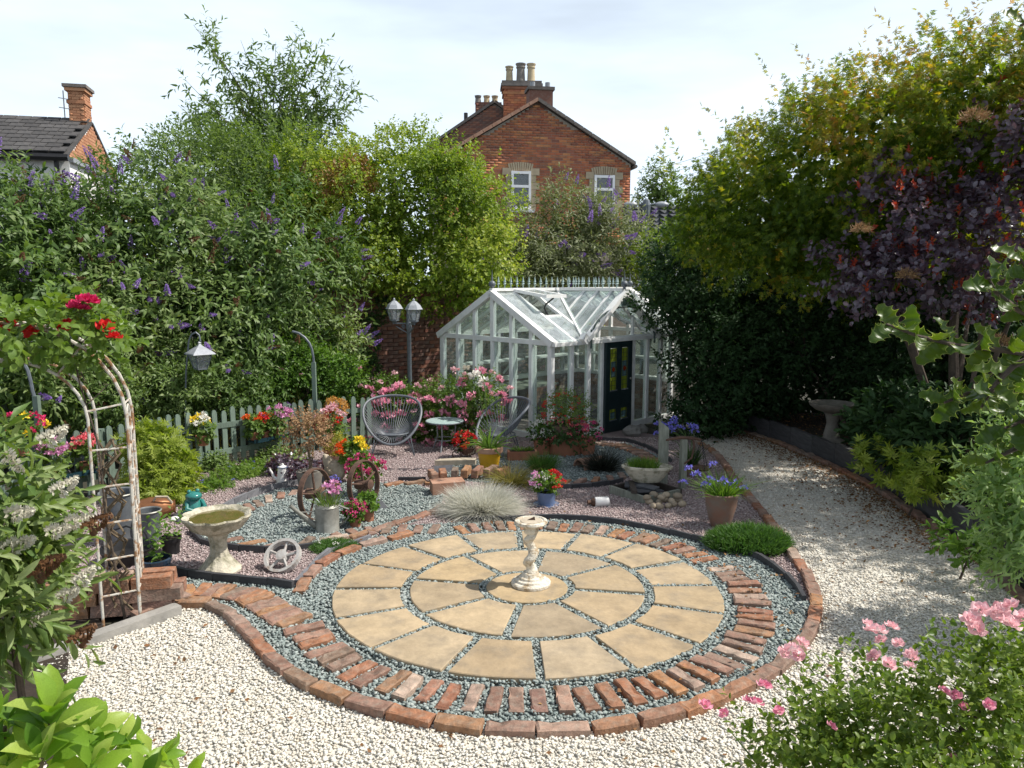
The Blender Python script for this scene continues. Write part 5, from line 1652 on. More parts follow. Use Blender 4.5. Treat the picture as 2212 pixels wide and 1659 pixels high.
# ------------------------------------------------------------------ wheels
def wheel_mesh(root, r, w_, nsp, m, hub_m=None, hub_l=.16, hub_r=.05, sp_r=.012, rim_t=.014):
    prof = []
    rimv = MB()
    n = 36
    v, f = [], []
    for k in range(n):
        a_ = 2 * PI * k / n
        for rr, yy in ((r, -w_ / 2), (r, w_ / 2), (r - rim_t, w_ / 2), (r - rim_t, -w_ / 2)):
            v.append((rr * math.cos(a_), yy, rr * math.sin(a_)))
    for k in range(n):
        k2 = (k + 1) % n
        for j in range(4):
            j2 = (j + 1) % 4
            f.append((k * 4 + j, k * 4 + j2, k2 * 4 + j2, k2 * 4 + j))
    part('rim', rimv.add(v, f), m, root)
    part('hub', MB().tube([(0, -hub_l * .6, 0), (0, -hub_l * .55, 0), (0, -hub_l * .2, 0), (0, hub_l * .2, 0), (0, hub_l * .55, 0)], [hub_r * .6, hub_r * 1.1, hub_r * .7, hub_r, hub_r * 1.1], 12), hub_m or m, root)
    for k in range(nsp):
        a_ = 2 * PI * (k + .3) / nsp
        part('spoke', MB().tube([(hub_r * .6 * math.cos(a_), 0, hub_r * .6 * math.sin(a_)), ((r - rim_t * .6) * math.cos(a_), 0, (r - rim_t * .6) * math.sin(a_))], sp_r, 6), m, root)
x, y = P(677, 1127)
wA = thing('iron_wheel', 'rusty spoked iron wheel standing behind the watering can spout', 'wheel', (x, y + .1, gz(y + .1) + .255), 0, 'rusty iron wheels')
wA.rotation_euler = (R(-4), 0, R(70)); wheel_mesh(wA, .255, .055, 5, 'rust')
x, y = P(783, 1103)
wB = thing('iron_wheel', 'rusty spoked iron wheel on the right with pink begonias above it', 'wheel', (x, y + .1, gz(y + .1) + .255), 0, 'rusty iron wheels')
wB.rotation_euler = (R(-5), 0, R(66)); wheel_mesh(wB, .255, .055, 5, 'rust')
x, y = P(607, 1236)
wC = thing('small_wheel', 'small pale grey iron wheel lying tilted on mauve gravel', 'wheel', (x, y + .06, gz(y) + .11))
wC.rotation_euler = (R(-47), 0, R(-14)); wheel_mesh(wC, .148, .05, 5, 'white_iron', hub_l=.06, hub_r=.042, sp_r=.012, rim_t=.024)

# ------------------------------------------------------------------ cans, jugs and small ornaments
x, y = P(708, 1148)
wc = thing('watering_can', 'old galvanised watering can planted with chives on slate gravel', 'watering can', (x, y, gz(y)), R(4))
part('body', MB().lathe([(.112, 0), (.118, .008), (.112, .016), (.108, .24), (.113, .245), (.108, .252), (.102, .25), (.1, .2), (.001, .2)], 26), 'zinc', wc, True)
part('spout', MB().tube([(-.10, -.02, .06), (-.17, -.05, .13), (-.30, -.10, .27), (-.315, -.105, .285)], [.032, .026, .017, .024], 10), 'zinc', wc, True)
part('spout_brace', MB().tube([(-.10, -.02, .2), (-.24, -.07, .21)], .006, 5), 'zinc', wc)
part('handle', MB().tube([(.09, 0, .24), (.06, .0, .36), (.0, 0, .40), (-.04, 0, .37), (-.05, 0, .25)], .010, 6), 'zinc', wc, True)
part('back_handle', MB().tube([(.11, .02, .05), (.19, .03, .12), (.2, .03, .2), (.11, .02, .24)], .010, 6), 'zinc', wc, True)
part('lid', MB().lathe([(.10, .25), (.09, .262), (.001, .27)], 20), 'zinc', wc)
lf = LF(); blades(lf, (.02, 0, .22), 160, .2, .07, lean=.55, w_=.006, curve=.35)
ob('chives', lf.mesh('chives', 'leaf_geranium'), wc)
blooms(wc, [(.01, .05, .40), (.06, .08, .44), (.10, .03, .37), (.05, .0, .36)], .05, 'p_mauve')

x, y = P(612, 1043)
jg = thing('enamel_jug', 'white enamel coffee jug with blue rim and rose print by the border', 'jug', (x, y, gz(y)), R(10))
part('body', MB().lathe([(.075, 0), (.08, .008), (.076, .02), (.058, .16), (.056, .19), (.06, .195), (.05, .20), (.02, .215), (.012, .225), (.014, .235), (.002, .24)], 24), 'enamel', jg, True)
part('spout', MB().tube([(-.06, 0, .04), (-.11, 0, .08), (-.13, 0, .14), (-.15, 0, .17)], [.022, .018, .012, .012], 8), 'enamel', jg, True)
part('handle', MB().tube([(.055, 0, .18), (.10, 0, .205), (.125, 0, .18), (.12, 0, .13), (.065, 0, .09)], .009, 6), 'enamel', jg, True)
part('rim_band', MB().lathe([(.061, .190), (.063, .196), (.059, .199)], 24), 'blue_glaze', jg)
for k, (a_, z) in enumerate(((-1.75, .10), (-1.45, .075), (-1.95, .06), (-1.55, .125))):
    part('rose_print', MB().ball(((.071 - .1 * z) * math.cos(a_), (.071 - .1 * z) * math.sin(a_), z), .011, 6, 5, (1, .35, .8)), 'p_pink', jg)

x, y = P(419, 1112)
fg = thing('frog_ornament', 'glossy teal ceramic frog sitting upright by the border plants', 'frog', (x, y, gz(y)), R(35))
part('body', MB().lathe([(.085, 0), (.105, .02), (.112, .07), (.10, .12), (.075, .165), (.055, .19), (.001, .20)], 22), 'teal_glaze', fg, True)
part('head', MB().ball((0, -.03, .205), .072, 16, 10, (1.12, 1.25, .62)), 'teal_glaze', fg, True)
for s_ in (-1, 1):
    part('eye', MB().ball((s_ * .04, -.03, .252), .021, 10, 7), 'teal_glaze', fg, True)
    part('thigh', MB().ball((s_ * .085, -.045, .045), .062, 12, 8, (.75, 1.25, .8)), 'teal_glaze', fg, True)
    part('foot', MB().ball((s_ * .095, -.13, .015), .038, 10, 6, (1, 1.3, .4)), 'teal_glaze', fg, True)
    part('arm', MB().tube([(s_ * .07, -.05, .15), (s_ * .085, -.11, .10), (s_ * .03, -.125, .075)], [.024, .022, .02], 8), 'teal_glaze', fg, True)
part('mouth', MB().tube([(.075 * math.sin(q), -.03 - .083 * math.cos(q), .196) for q in np.linspace(-1.3, 1.3, 11)], .004, 5), 'green_iron', fg)

x, y = P(724, 1040)
gd = thing('stone_bird', 'round brown stone bird ornament behind the rusty wheels', 'ornament', (x, y, gz(y)), R(-20))
part('body', MB().ball((0, 0, .13), .135, 18, 12, (1.0, .9, 1.0)), 'stone_buff', gd, True)
part('head', MB().tube([(-.05, -.02, .2), (-.075, -.04, .27), (-.085, -.06, .31), (-.09, -.08, .345)], [.075, .058, .042, .012], 12), 'stone_buff', gd, True)
part('wing', MB().tube([(-.04, -.10, .19), (.02, -.125, .14), (.09, -.09, .1)], [.01, .028, .006], 8), 'pebble', gd, True)

x, y = P(340, 1122)
cj = thing('copper_jug', 'brown copper coloured jug lying on its side behind the arch foot', 'jug', (x, y, gz(y) + .115), R(25))
part('body', MB().tube([(-.16, 0, 0), (-.15, 0, 0), (-.05, 0, 0), (.07, 0, 0), (.15, 0, 0), (.17, 0, 0)], [.07, .10, .118, .105, .06, .072], 18), 'copper', cj, True)
part('handle', MB().tube([(.14, -.05, .05), (.10, -.10, .13), (.0, -.09, .14), (-.02, -.06, .09)], .011, 6), 'stone_buff', cj, True)
for k, (px, py, c_) in enumerate(((378, 1128, 'white'), (392, 1130, 'black'), (402, 1122, 'white'), (385, 1122, 'black'), (412, 1127, 'white'))):
    x, y = P(px, py)
    tag(part('cobble', MB().ball((0, 0, 0), .045, 9, 6, (1.2, .9, .65)), 'enamel' if c_ == 'white' else 'slate', None, True, loc=(x, y, gz(y) + .03), rz=k),
        ['white cobble nearest the copper jug handle', 'dark cobble in the small row between the jug and the bird bath', 'white cobble in the middle of the row behind the bird bath', 'dark cobble behind the white one beside the copper jug', 'white cobble nearest the frog and the bird bath rim'][k], 'stone', 'cobbles by the bird bath')

# galvanised buckets behind the arch
for k, (px, py, r_, h_, mm, lab) in enumerate(((262, 1172, .15, .46, 'zinc_dark', 'tall grey galvanised bin behind the arch legs'), (325, 1168, .10, .28, 'zinc_dark', 'grey metal bucket right of the tall bin under the arch'))):
    x, y = P(px, py)
    t = thing('metal_bucket', lab, 'bucket', (x, y, gz(y)))
    part('body', MB().lathe([(r_ * .85, 0), (r_, h_), (r_ * 1.06, h_ + .01), (r_ * .95, h_), (r_ * .9, h_ * .6), (.001, h_ * .6)], 20), mm, t, True)
    part('rim', MB().tube([(r_ * 1.04 * math.cos(q), r_ * 1.04 * math.sin(q), h_) for q in np.linspace(0, 2 * PI, 20, endpoint=False)], .008, 5, closed=True), 'zinc', t, True)
x, y = P(278, 1215)
t = thing('black_trug', 'low round black trug in shadow behind the arch', 'tub', (x, y, gz(y)))
part('body', MB().lathe([(.16, 0), (.21, .13), (.22, .135), (.2, .13), (.18, .06), (.001, .06)], 22), 'black_metal', t, True)
part('handle', MB().tube([(-.2, 0, .12), (-.15, 0, .26), (0, 0, .31), (.15, 0, .26), (.2, 0, .12)], .008, 5), 'black_metal', t, True)
x, y = P(312, 1306)
t = thing('stone_dish', 'shallow buff stone dish with fallen leaves at the arch foot', 'dish', (x, y, gz(y) + .01))
part('bowl', MB().lathe([(.10, 0), (.13, .04), (.14, .045), (.12, .045), (.10, .02), (.001, .015)], 22), 'stone_buff', t, True)
# brick pier left of the arch
x, y = P(215, 1352)
bp = thing('brick_pier', 'low pier of old bricks under the left of the rose arch', 'pier', (x - .02, y + .28, gz(y)), R(12))
for r_ in range(3):
    for c_ in range(3):
        for d_ in range(2):
            ob('brick', random.choice(BR_LONG), bp, (-.27 + c_ * .265 + (.06 if r_ % 2 else 0), -.12 + d_ * .115, .095 + r_ * .085), rot=(0, 0, random.gauss(0, .02)), scale=(1, 1, .8))

# ------------------------------------------------------------------ potted plants, front and middle
x, y = P(1180, 1092)
t = thing('blue_flowerpot', 'blue glazed pot on a blue saucer with mixed begonias', 'potted plant', (x, y, gz(y)))
part('saucer', MB().lathe([(.11, 0), (.135, .018), (.14, .02), (.13, .014), (.001, .012)], 26), 'blue_glaze', t, True)
pot(t, .105, .14, 'blue_glaze', False, .78, z=.015)
mound(t, (0, 0, .22), .115, 'leaf_fresh', 110, .05, .045, seed=4)
blooms(t, dome_pts((.05, 0, .23), .13, 9, side=1), .034, 'p_red', 16)
blooms(t, dome_pts((-.02, 0, .22), .135, 14), .026, 'p_white', 12)
blooms(t, dome_pts((-.07, 0, .23), .12, 9, side=-1), .03, 'p_mauve', 14)

x, y = P(1057, 1014)
t = thing('yellow_flowerpot', 'mustard yellow pot with bare clay rim holding strappy agapanthus leaves', 'potted plant', (x, y, gz(y)))
part('pot', MB().lathe([(.115, 0), (.15, .235), (.15, .24)], 26), 'yellow_glaze', t, True)
part('rim', MB().lathe([(.15, .235), (.175, .237), (.178, .30), (.16, .305), (.15, .27), (.001, .265)], 26), 'terracotta_pale', t, True)
leafmat('leaf_strap', [(0.085, 0.17, 0.03), (0.14, 0.24, 0.05), (0.24, 0.33, 0.10)], trans=.35)
lf = LF(); blades(lf, (0, 0, .27), 46, .36, .07, lean=1.0, w_=.032, seg=5, curve=.75)
ob('foliage', lf.mesh('foliage', 'leaf_strap'), t)
for (tx_, tz_, c_) in ((Q(1006, 797, y)[0] - x, Q(1006, 797, y)[2] - gz(y), 'p_ivory'), (Q(1028, 813, y)[0] - x, Q(1028, 813, y)[2] - gz(y), 'p_white'), (Q(1046, 828, y)[0] - x, Q(1046, 828, y)[2] - gz(y), 'p_white')):
    part('flower_stalk', MB().tube([(0, 0, .28), (tx_ * .5, .02, (tz_ + .28) / 2), (tx_, 0, tz_)], .006, 5), 'green_stem', t)
    blooms(t, [(tx_, 0, tz_)], .085 if c_ == 'p_white' else .05, c_, 34, 0)

x, y = P(1556, 1138)
t = thing('aged_flowerpot', 'large aged clay pot with blue agapanthus in bloom by the path', 'potted plant', (x, y, gz(y)))
part('pot', MB().lathe([(.085, 0), (.105, .06), (.145, .22), (.15, .30), (.158, .31), (.16, .335), (.145, .34), (.135, .30), (.001, .295)], 26), 'aged_pot', t, True)
lf = LF(); blades(lf, (0, 0, .29), 230, .30, .11, lean=.75, w_=.010, seg=4, curve=.5)
ob('foliage', lf.mesh('foliage', 'leaf_fresh'), t)
for (px, py) in ((1476, 1042), (1489, 1012), (1503, 1026), (1541, 1004), (1524, 1048), (1533, 1035), (1562, 1042), (1587, 1046), (1606, 1055), (1542, 1085)):
    q = Q(px, py, y - .05); qx, qz = q[0] - x, q[2] - gz(y)
    part('flower_stalk', MB().tube([(qx * .1, 0, .3), (qx * .5, -.03, .3 + (qz - .3) * .65), (qx, -.05, qz)], .004, 4), 'green_stem', t)
    blooms(t, [(qx, -.05, qz)], .042, 'p_blue', 22, .15)

# small clay pots by the watering can
for k, (px, py, r_, h_, mm, lab) in enumerate(((768, 1140, .062, .10, 'p_magenta', 'small clay pot of pink begonias beside the watering can'), (795, 1128, .072, .15, None, 'small clay pot of green begonia leaves before the right iron wheel'))):
    x, y = P(px, py)
    t = thing('clay_flowerpot', lab, 'potted plant', (x, y, gz(y)))
    pot(t, r_, h_, 'terracotta', True, .8)
    part('saucer', MB().lathe([(r_ * .9, 0), (r_ * 1.1, .014), (r_ * 1.0, .01)], 18), 'terracotta', t)
    mound(t, (0, 0, h_ + .04), .085, 'leaf_fresh', 60, .05, .045, seed=k)
    if mm:
        blooms(t, dome_pts((0, 0, h_ + .06), .10, 24, lo=-.3), .028, mm, 14)
x, y = P(815, 1100)
tag(part('roof_slate', MB().box((0, 0, 0), (.16, .2, .012), rx=.25), 'slate', None, loc=(x, y, gz(y) + .045), rz=.6), 'loose dark slate leaning behind the right small clay pot', 'slate')

# cream oval planter on a stack of slates and old timber
x, y = P(1392, 1076)
fr_ = thing('planter_stand', 'low square frame of old green timber packed with slates', 'frame', (x + .03, y + .12, gz(y)), R(35))
for k in range(4):
    a_ = k * PI / 2
    part('board', MB().box((.27 * math.cos(a_), .27 * math.sin(a_), .045), (.03, .56 if k % 2 == 0 else .50, .09), rz=a_), 'old_wood' if k in (2, 3) else 'dark_wood', fr_)
for k in range(16):
    part('slate_piece', MB().box((random.uniform(-.14, .14), random.uniform(-.14, .14), .03 + .0065 * k), (random.uniform(.15, .3), random.uniform(.1, .2), .010), rz=random.uniform(0, 3), rx=random.gauss(0, .05)), 'slate', fr_)
part('timber', MB().box((-.18, .02, .12), (.42, .06, .035), rz=.9, rx=.1), 'dark_wood', fr_)
px_ = thing('stone_planter', 'oval buff stone planter with grass and moss on the timber base', 'planter', (x + .06, y + .22, gz(y) + .135), R(-6))
part('bowl', MB().add([(1.0 * v_[0], .62 * v_[1], v_[2]) for v_ in MB().lathe([(.15, 0), (.165, .015), (.19, .04), (.245, .12), (.26, .15), (.285, .155), (.285, .175), (.26, .185), (.24, .16), (.001, .15)], 34).v], MB().lathe([(0, 0)] * 10, 34).f), 'cast_stone', px_, True)
lf = LF()
for q in range(9):
    blades(lf, (random.uniform(-.17, .17), random.uniform(-.07, .07), .15), 60, .13, .05, lean=.5, w_=.006, curve=.3)
ob('grass', lf.mesh('grass', 'leaf_fresh'), px_)

for k in range(15):
    px, py = 1400 + 82 * (k % 8) / 8 + random.uniform(-4, 4), 1097 - 9 * (k // 8) + random.uniform(-4, 4) - (6 if k % 3 == 0 else 0)
    x_, y_ = P(px, py)
    s_ = random.uniform(.035, .05)
    tag(part('pebble', MB().ball((0, 0, 0), s_, 10, 7, (1.15, .85, .8)), 'pebble', None, True, loc=(x_, y_, gz(y_) + .035 + (.045 if k % 3 == 0 else 0)), rz=random.uniform(0, 3)), 'smooth buff pebble in the small heap before the timber base', 'pebble', 'pebbles heaped by the timber base')

x, y = P(1290, 1096)
bt = thing('stoneware_bottle', 'cream stoneware bottle with brown neck lying on mauve gravel', 'bottle', (x, y + .03, gz(y) + .05), R(8))
part('body', MB().tube([(-.03, 0, 0), (-.02, 0, 0), (.11, 0, 0), (.125, 0, 0)], [.04, .053, .053, .046], 18), 'enamel', bt, True)
part('shoulder', MB().tube([(-.028, 0, 0), (-.055, 0, 0), (-.065, 0, 0), (-.09, 0, 0), (-.10, 0, 0)], [.047, .036, .022, .022, .026], 16), 'rust', bt, True)

# posts with hanging scale
x, y = P(1432, 1052)
ps = thing('timber_post', 'pale green split timber post beside the oval planter', 'post', (x + .02, y + .15, gz(y)), R(8))
part('post', MB().prism([(-.055, -.03), (.055, -.035), (.05, .035), (-.05, .03)], 0, .68), 'old_wood', ps)
part('broken_top', MB().slab([(-.055, -.03, .68), (.05, -.03, .68), (-.03, -.03, .74), (-.055, -.03, .76)], (0, 1, 0), .055), 'old_wood', ps)
x, y = P(1478, 1060)
p2 = thing('scale_frame', 'rusty hanging scale on a short post with chains near the path', 'scale', (x, y + .1, gz(y)), R(15))
part('post', MB().box((0, 0, .29), (.07, .06, .58)), 'old_wood', p2)
part('beam', MB().tube([(-.22, 0, .58), (-.05, 0, .60), (.10, 0, .585), (.22, 0, .56)], [.012, .02, .02, .012], 7), 'rust', p2, True)
part('bracket', MB().tube([(0, -.03, .3), (.09, -.03, .36), (.12, -.03, .5), (.10, -.03, .58)], .012, 6), 'rust', p2, True)
part('pan', MB().lathe([(.001, 0), (.08, .01), (.12, .035), (.125, .04), (.115, .035)], 18), 'rust', p2, loc=(.22, -.02, .20))
for k in range(3):
    a_ = k * 2.1 + .4
    ch_ = MB()
    for j in range(12):
        t_ = (j + .5) / 12
        ch_.ball((.22 + .11 * math.cos(a_) * (1 - t_), -.02 + .11 * math.sin(a_) * (1 - t_), .24 + .32 * t_), .009, 5, 4, (.7, .7, 1.5))
    part('chain', ch_, 'black_metal', p2, kind='stuff')
ag = thing('potted_agapanthus', 'blue agapanthus in a dark pot behind the pale timber post', 'potted plant', (*P(1492, 1030), gz(P(1492, 1030)[1])))
pot(ag, .10, .16, 'aged_pot')
lf = LF(); blades(lf, (0, 0, .15), 120, .32, .07, lean=.7, w_=.012, seg=4, curve=.5)
ob('foliage', lf.mesh('foliage', 'leaf_dark'), ag)
ay = P(1492, 1030)[1]
for (px, py) in ((1425, 918), (1441, 922), (1457, 905), (1448, 928), (1468, 926), (1492, 924), (1500, 925), (1418, 938), (1455, 916)):
    q = Q(px, py, ay); qx, qz = q[0] - ag.location[0], q[2] - gz(ay)
    part('flower_stalk', MB().tube([(qx * .05, 0, .2), (qx * .4, 0, .2 + (qz - .2) * .7), (qx, 0, qz)], .004, 4), 'green_stem', ag)
    blooms(ag, [(qx, 0, qz)], .05, 'p_blue', 22, .2)

# fuchsia tower by the greenhouse
x, y = P(1222, 985)
ft = thing('fuchsia_planter', 'tall clay planter overflowing with red fuchsia and pink begonias', 'planter', (x, y + .15, gz(y)))
part('base_pot', MB().lathe([(.24, 0), (.26, .05), (.25, .10), (.27, .24), (.25, .25), (.001, .25)], 24), 'terracotta', ft, True)
part('middle_pot', MB().lathe([(.16, .25), (.20, .38), (.215, .38), (.215, .42), (.19, .42), (.001, .40)], 24), 'aged_pot', ft, True)
part('side_pot', MB().lathe([(.10, 0), (.12, .18), (.13, .19), (.12, .22), (.001, .2)], 18), 'terracotta', ft, True, loc=(-.33, -.05, 0))
part('side_pot', MB().lathe([(.11, 0), (.13, .19), (.14, .2), (.13, .24), (.001, .22)], 18), 'terracotta', ft, True, loc=(.30, -.05, 0))
mound(ft, (0, 0, .60), .30, 'leaf_geranium', 330, .045, .03, seed=7, sq=(1.05, .9, .85), tb=.55)
mound(ft, (0, -.08, .30), .33, 'leaf_dark', 220, .06, .045, name='trailing_foliage', seed=8, sq=(1.25, .8, .5), up=-.1)
mound(ft, (-.33, -.05, .32), .15, 'leaf_fresh', 80, .05, .04, name='side_foliage', seed=9)
blooms(ft, dome_pts((-.03, 0, .60), .31, 70, (1, .9, .85), lo=-.5), .022, 'p_red', 14)
blooms(ft, dome_pts((0, -.08, .33), .34, 22, (1.0, .8, .5), lo=-.6), .042, 'p_coral', 18)
blooms(ft, dome_pts((.28, -.08, .32), .22, 34, (1.1, .8, .8), lo=-.6), .030, 'p_magenta', 14)
blooms(ft, dome_pts((-.34, -.08, .34), .15, 26, lo=-.5), .030, 'p_white', 14)

# half-round ridge tile, clay trough, dark grass by the fuchsia tower
x, y = P(1252, 1018)
rt = thing('ridge_tile', 'half round clay ridge tile lying on slate gravel', 'tile', (x, y + .1, gz(y)), R(-62))
pro = [(.14 * math.cos(q), .14 * math.sin(q)) for q in np.linspace(0, PI, 13)] + [(.118 * math.cos(q), .118 * math.sin(q)) for q in np.linspace(PI, 0, 13)]
part('shell', MB().slab([(a_, 0, b_) for a_, b_ in pro], (0, 1, 0), .36), 'terracotta_pale', rt)
x, y = P(1128, 998)
tr_ = thing('clay_trough', 'small weathered clay trough with green succulents beside the yellow pot', 'planter', (x, y + .08, gz(y)), R(3))
part('trough', MB().box((0, 0, .07), (.40, .17, .14)), 'terracotta', tr_)
part('soil', MB().box((0, 0, .142), (.34, .12, .01)), 'soil', tr_)
lf = LF(); blades(lf, (0, 0, .14), 130, .08, .10, lean=.8, w_=.012, elong=(1.4, .5)); ob('foliage', lf.mesh('foliage', 'leaf_fresh'), tr_)
# red begonias in a wire wheelbarrow
x, y = P(1012, 990)
rb = thing('wire_barrow', 'curled wire garden barrow planter full of red begonias', 'planter', (x, y + .05, gz(y)))
part('basket', MB().lathe([(.09, .05), (.15, .16), (.16, .16), (.14, .15), (.001, .14)], 20), 'rust', rb)
for k in range(4):
    part('wire_hoop', MB().tube([(.10 + .018 * k, -.12 + .05 * math.cos(q) * 0, .10) if False else (.13 + (.13 - .025 * k) * math.cos(q), -.10, .10 + (.15 - .03 * k) * math.sin(q)) for q in np.linspace(-.3, PI + .3, 14)], .007, 5), 'stone_buff', rb)
part('wheel', MB().tube([(-.16 + .06 * math.cos(q), -.08, .06 + .06 * math.sin(q)) for q in np.linspace(0, 2 * PI, 16, endpoint=False)], .008, 5, closed=True), 'rust', rb)
mound(rb, (-.05, 0, .22), .13, 'leaf_dark', 80, .05, .045, seed=12)
blooms(rb, dome_pts((-.05, -.02, .22), .15, 34, lo=-.5), .036, 'p_red', 16)
# broken stone slab and slate offcut beside the raised bricks
x, y = P(985, 1008)
tag(part('rock_slab', MB().prism([(-.28, 0), (.25, -.03), (.28, .08), (.1, .12), (-.2, .1)], 0, .09), 'stone_buff', None, loc=(x, y, gz(y)), rz=.15), 'pale flat rock slab left of the yellow pot', 'rock')
x, y = P(958, 1022)
tag(part('slate_offcut', MB().box((0, 0, .05), (.24, .02, .10), rx=-.2), 'edging_grey', None, loc=(x, y, gz(y)), rz=.25), 'grey slate offcut standing on edge behind the raised bricks', 'slate')
x, y = P(1085, 998)
tag(part('boulder', MB().ball((0, 0, .06), .12, 12, 8, (1.5, .8, .7)), 'stone_grey', None, True, loc=(x + .02, y + .3, gz(y))), 'grey rounded boulder at the greenhouse front corner', 'rock')
for k, (px, py, s_, lab) in enumerate(((1385, 935, .10, 'rough rock with a hollow by the greenhouse door'), (1365, 942, .13, 'low grey rock left of the hollow rock by the door'), (1170, 1010, .10, 'brown rock between the yellow pot and the ridge tile'))):
    x, y = P(px, py)
    v = MB().ball((0, 0, s_ * .6), s_, 10, 7, (1.2, .9, .8))
    v.v = [(a_ + random.gauss(0, .008), b_ + random.gauss(0, .008), c_ + random.gauss(0, .008)) for a_, b_, c_ in v.v]
    tag(part('garden_rock', v, 'stone_grey' if k < 2 else 'terracotta_pale', None, loc=(x, y, gz(y))), lab, 'rock')

# navy pot at the arch, nursery pot behind it
x, y = P(340, 1262)
t = thing('navy_flowerpot', 'dark navy glazed ribbed pot beside the right arch leg', 'potted plant', (x, y, gz(y)))
part('pot', MB().lathe([(.075, 0), (.095, .08), (.105, .17), (.112, .175), (.115, .205), (.10, .21), (.095, .17), (.001, .165)], 26), 'navy_glaze', t, True)
part('soil', MB().lathe([(.096, .172), (.001, .176)], 16), 'soil', t)
lf = LF()
pts_ = np.array([(random.gauss(0, .03), random.gauss(0, .03), .17) for _ in range(7)])
shoots(lf, pts_, rdir(7, 3.0), .36, 12, .07, .03, ang=1.0, droop=.3, tmpl=T_LONG)
ob('foliage', lf.mesh('foliage', 'leaf_fresh'), t)
x, y = P(378, 1196)
t = thing('nursery_pot', 'black plastic nursery pot with a thin leggy plant', 'potted plant', (x - .03, y, gz(y)))
pot(t, .085, .15, 'black_metal', True, .8)
lf = LF(); shoots(lf, np.array([(random.gauss(0, .03), random.gauss(0, .03), .13) for _ in range(6)]), rdir(6, 2.5), .26, 9, .06, .028, tmpl=T_LONG)
ob('foliage', lf.mesh('foliage', 'leaf_fresh'), t)

# ------------------------------------------------------------------ pots on the fence
def fence_at(px):
    best = min(range(300), key=lambda i: abs(CX + FPX * FN[i][0] / FN[i][1] - px))
    return FN[best], math.atan2(*(FN[min(best + 3, 299)] - FN[max(best - 3, 0)])[::-1])
def tray(px0, px1, z, lab):
    a_, r_ = fence_at(px0); b_, _ = fence_at(px1)
    m_ = (a_ + b_) / 2
    n_ = np.array([math.sin(r_), -math.cos(r_)]) * .10
    t = thing('fence_tray', lab, 'tray', (m_[0] + n_[0], m_[1] + n_[1], gz(m_[1]) + z), r_, 'blue trays hung on the fence')
    l = float(np.hypot(*(b_ - a_)))
    part('tray', MB().box((0, 0, 0), (l, .16, .02)).box((0, -.08, .015), (l, .012, .05)), 'tray_blue', t)
    part('bracket', MB().beam((-l * .3, .08, .12), (-l * .3, -.07, 0), .012, .012).beam((l * .3, .08, .12), (l * .3, -.07, 0), .012, .012), 'black_metal', t)
    return t, m_ + n_, r_
def fence_pot(px, z, r_, h_, cols, lab, off=.10, nb=7, fr=.12, mm='terracotta', grp='geranium pots on the fence'):
    p_, a_ = fence_at(px)
    n_ = np.array([math.sin(a_), -math.cos(a_)]) * off
    t = thing('fence_flowerpot', lab, 'potted plant', (p_[0] + n_[0], p_[1] + n_[1], gz(p_[1]) + z), a_, grp)
    pot(t, r_, h_, mm, True, .75)
    mound(t, (0, 0, h_ + .06), fr, 'leaf_geranium', 70, .06, .055, seed=int(px))
    for k, (c_, n_) in enumerate(cols):
        blooms(t, dome_pts((0, 0, h_ + .12), fr * 1.05, n_, (1.15, .8, 1.0), lo=.1), .045, c_, 30)
    return t
tray(520, 600, .30, 'dark blue tray of three pots hung on the middle of the fence')
fence_pot(531, .315, .062, .11, [('p_orange', 4)], 'clay pot of orange red geraniums on the left of the fence tray', nb=5)
fence_pot(556, .315, .058, .10, [('p_orange', 4), ('p_red', 2)], 'clay pot of orange begonias in the middle of the fence tray', fr=.1)
fence_pot(580, .315, .062, .13, [('p_mauve', 16)], 'clay pot of tall mauve pink geraniums on the right of the fence tray', fr=.17)
fence_pot(412, .36, .085, .13, [('p_white', 5), ('p_yellow', 4)], 'clay pot of white geraniums and yellow begonias hung on the fence', off=.12, mm='terracotta')
tray(95, 180, .30, 'dark blue tray of pots on the fence behind the rose arch')
fence_pot(72, .315, .075, .11, [('p_mauve', 9)], 'clay pot of lilac pink geraniums far left on the fence tray', fr=.16)
fence_pot(150, .315, .07, .10, [('p_coral', 10)], 'clay pot of coral geraniums on the fence tray left of the arch leg', fr=.15)
fence_pot(20, .60, .07, .10, [('p_crimson', 6), ('p_yellow', 3)], 'hanging pot of crimson and yellow begonias at the left picture edge', fr=.19)

# planters by the fence end: pale pelargonium, dried globe, gold shrub, orange begonias, pink begonias
def ground_pot(px, py, r_, h_, m_, lab, lip=True):
    x, y = P(px, py)
    t = thing('flowerpot', lab, 'potted plant', (x, y, gz(y)))
    pot(t, r_, h_, m_, lip)
    return t, y
x, y = P(665, 1062)
t = thing('dried_hydrangea', 'pale tub holding a dry brown hydrangea standard behind the left iron wheel', 'potted plant', (x, y + .1, gz(y)))
pot(t, .15, .22, 'pot_grey', False, .8)
part('stem', MB().tube([(0, 0, .2), (.01, 0, .35), (-.01, 0, .5)], .012, 6).tube([(.02, 0, .2), (.04, 0, .4), (.05, .02, .5)], .008, 5), 'twig', t)
mound(t, (0, 0, .66), .25, 'p_straw', 420, .032, .028, seed=21, inner=.5, shl=.3, tb=.5, bump=.1)
t, y = ground_pot(715, 1000, .11, .30, 'terracotta', 'clay pot with pale pink and red geraniums behind the dried hydrangea')
mound(t, (0, 0, .46), .17, 'leaf_geranium', 110, .06, .055, seed=22)
blooms(t, dome_pts((-.02, -.03, .52), .17, 12, lo=-.1), .045, 'p_red', 26)
blooms(t, dome_pts((0, 0, .62), .19, 8, (1.2, .8, .8), lo=-.1), .05, 'p_blush', 30)
t, y = ground_pot(728, 996, .09, .22, 'terracotta', 'clay pot with a round golden brown dried flower globe near the fence')
part('stem', MB().tube([(0, 0, .2), (.02, 0, .5), (.0, 0, .6)], .008, 5), 'twig', t)
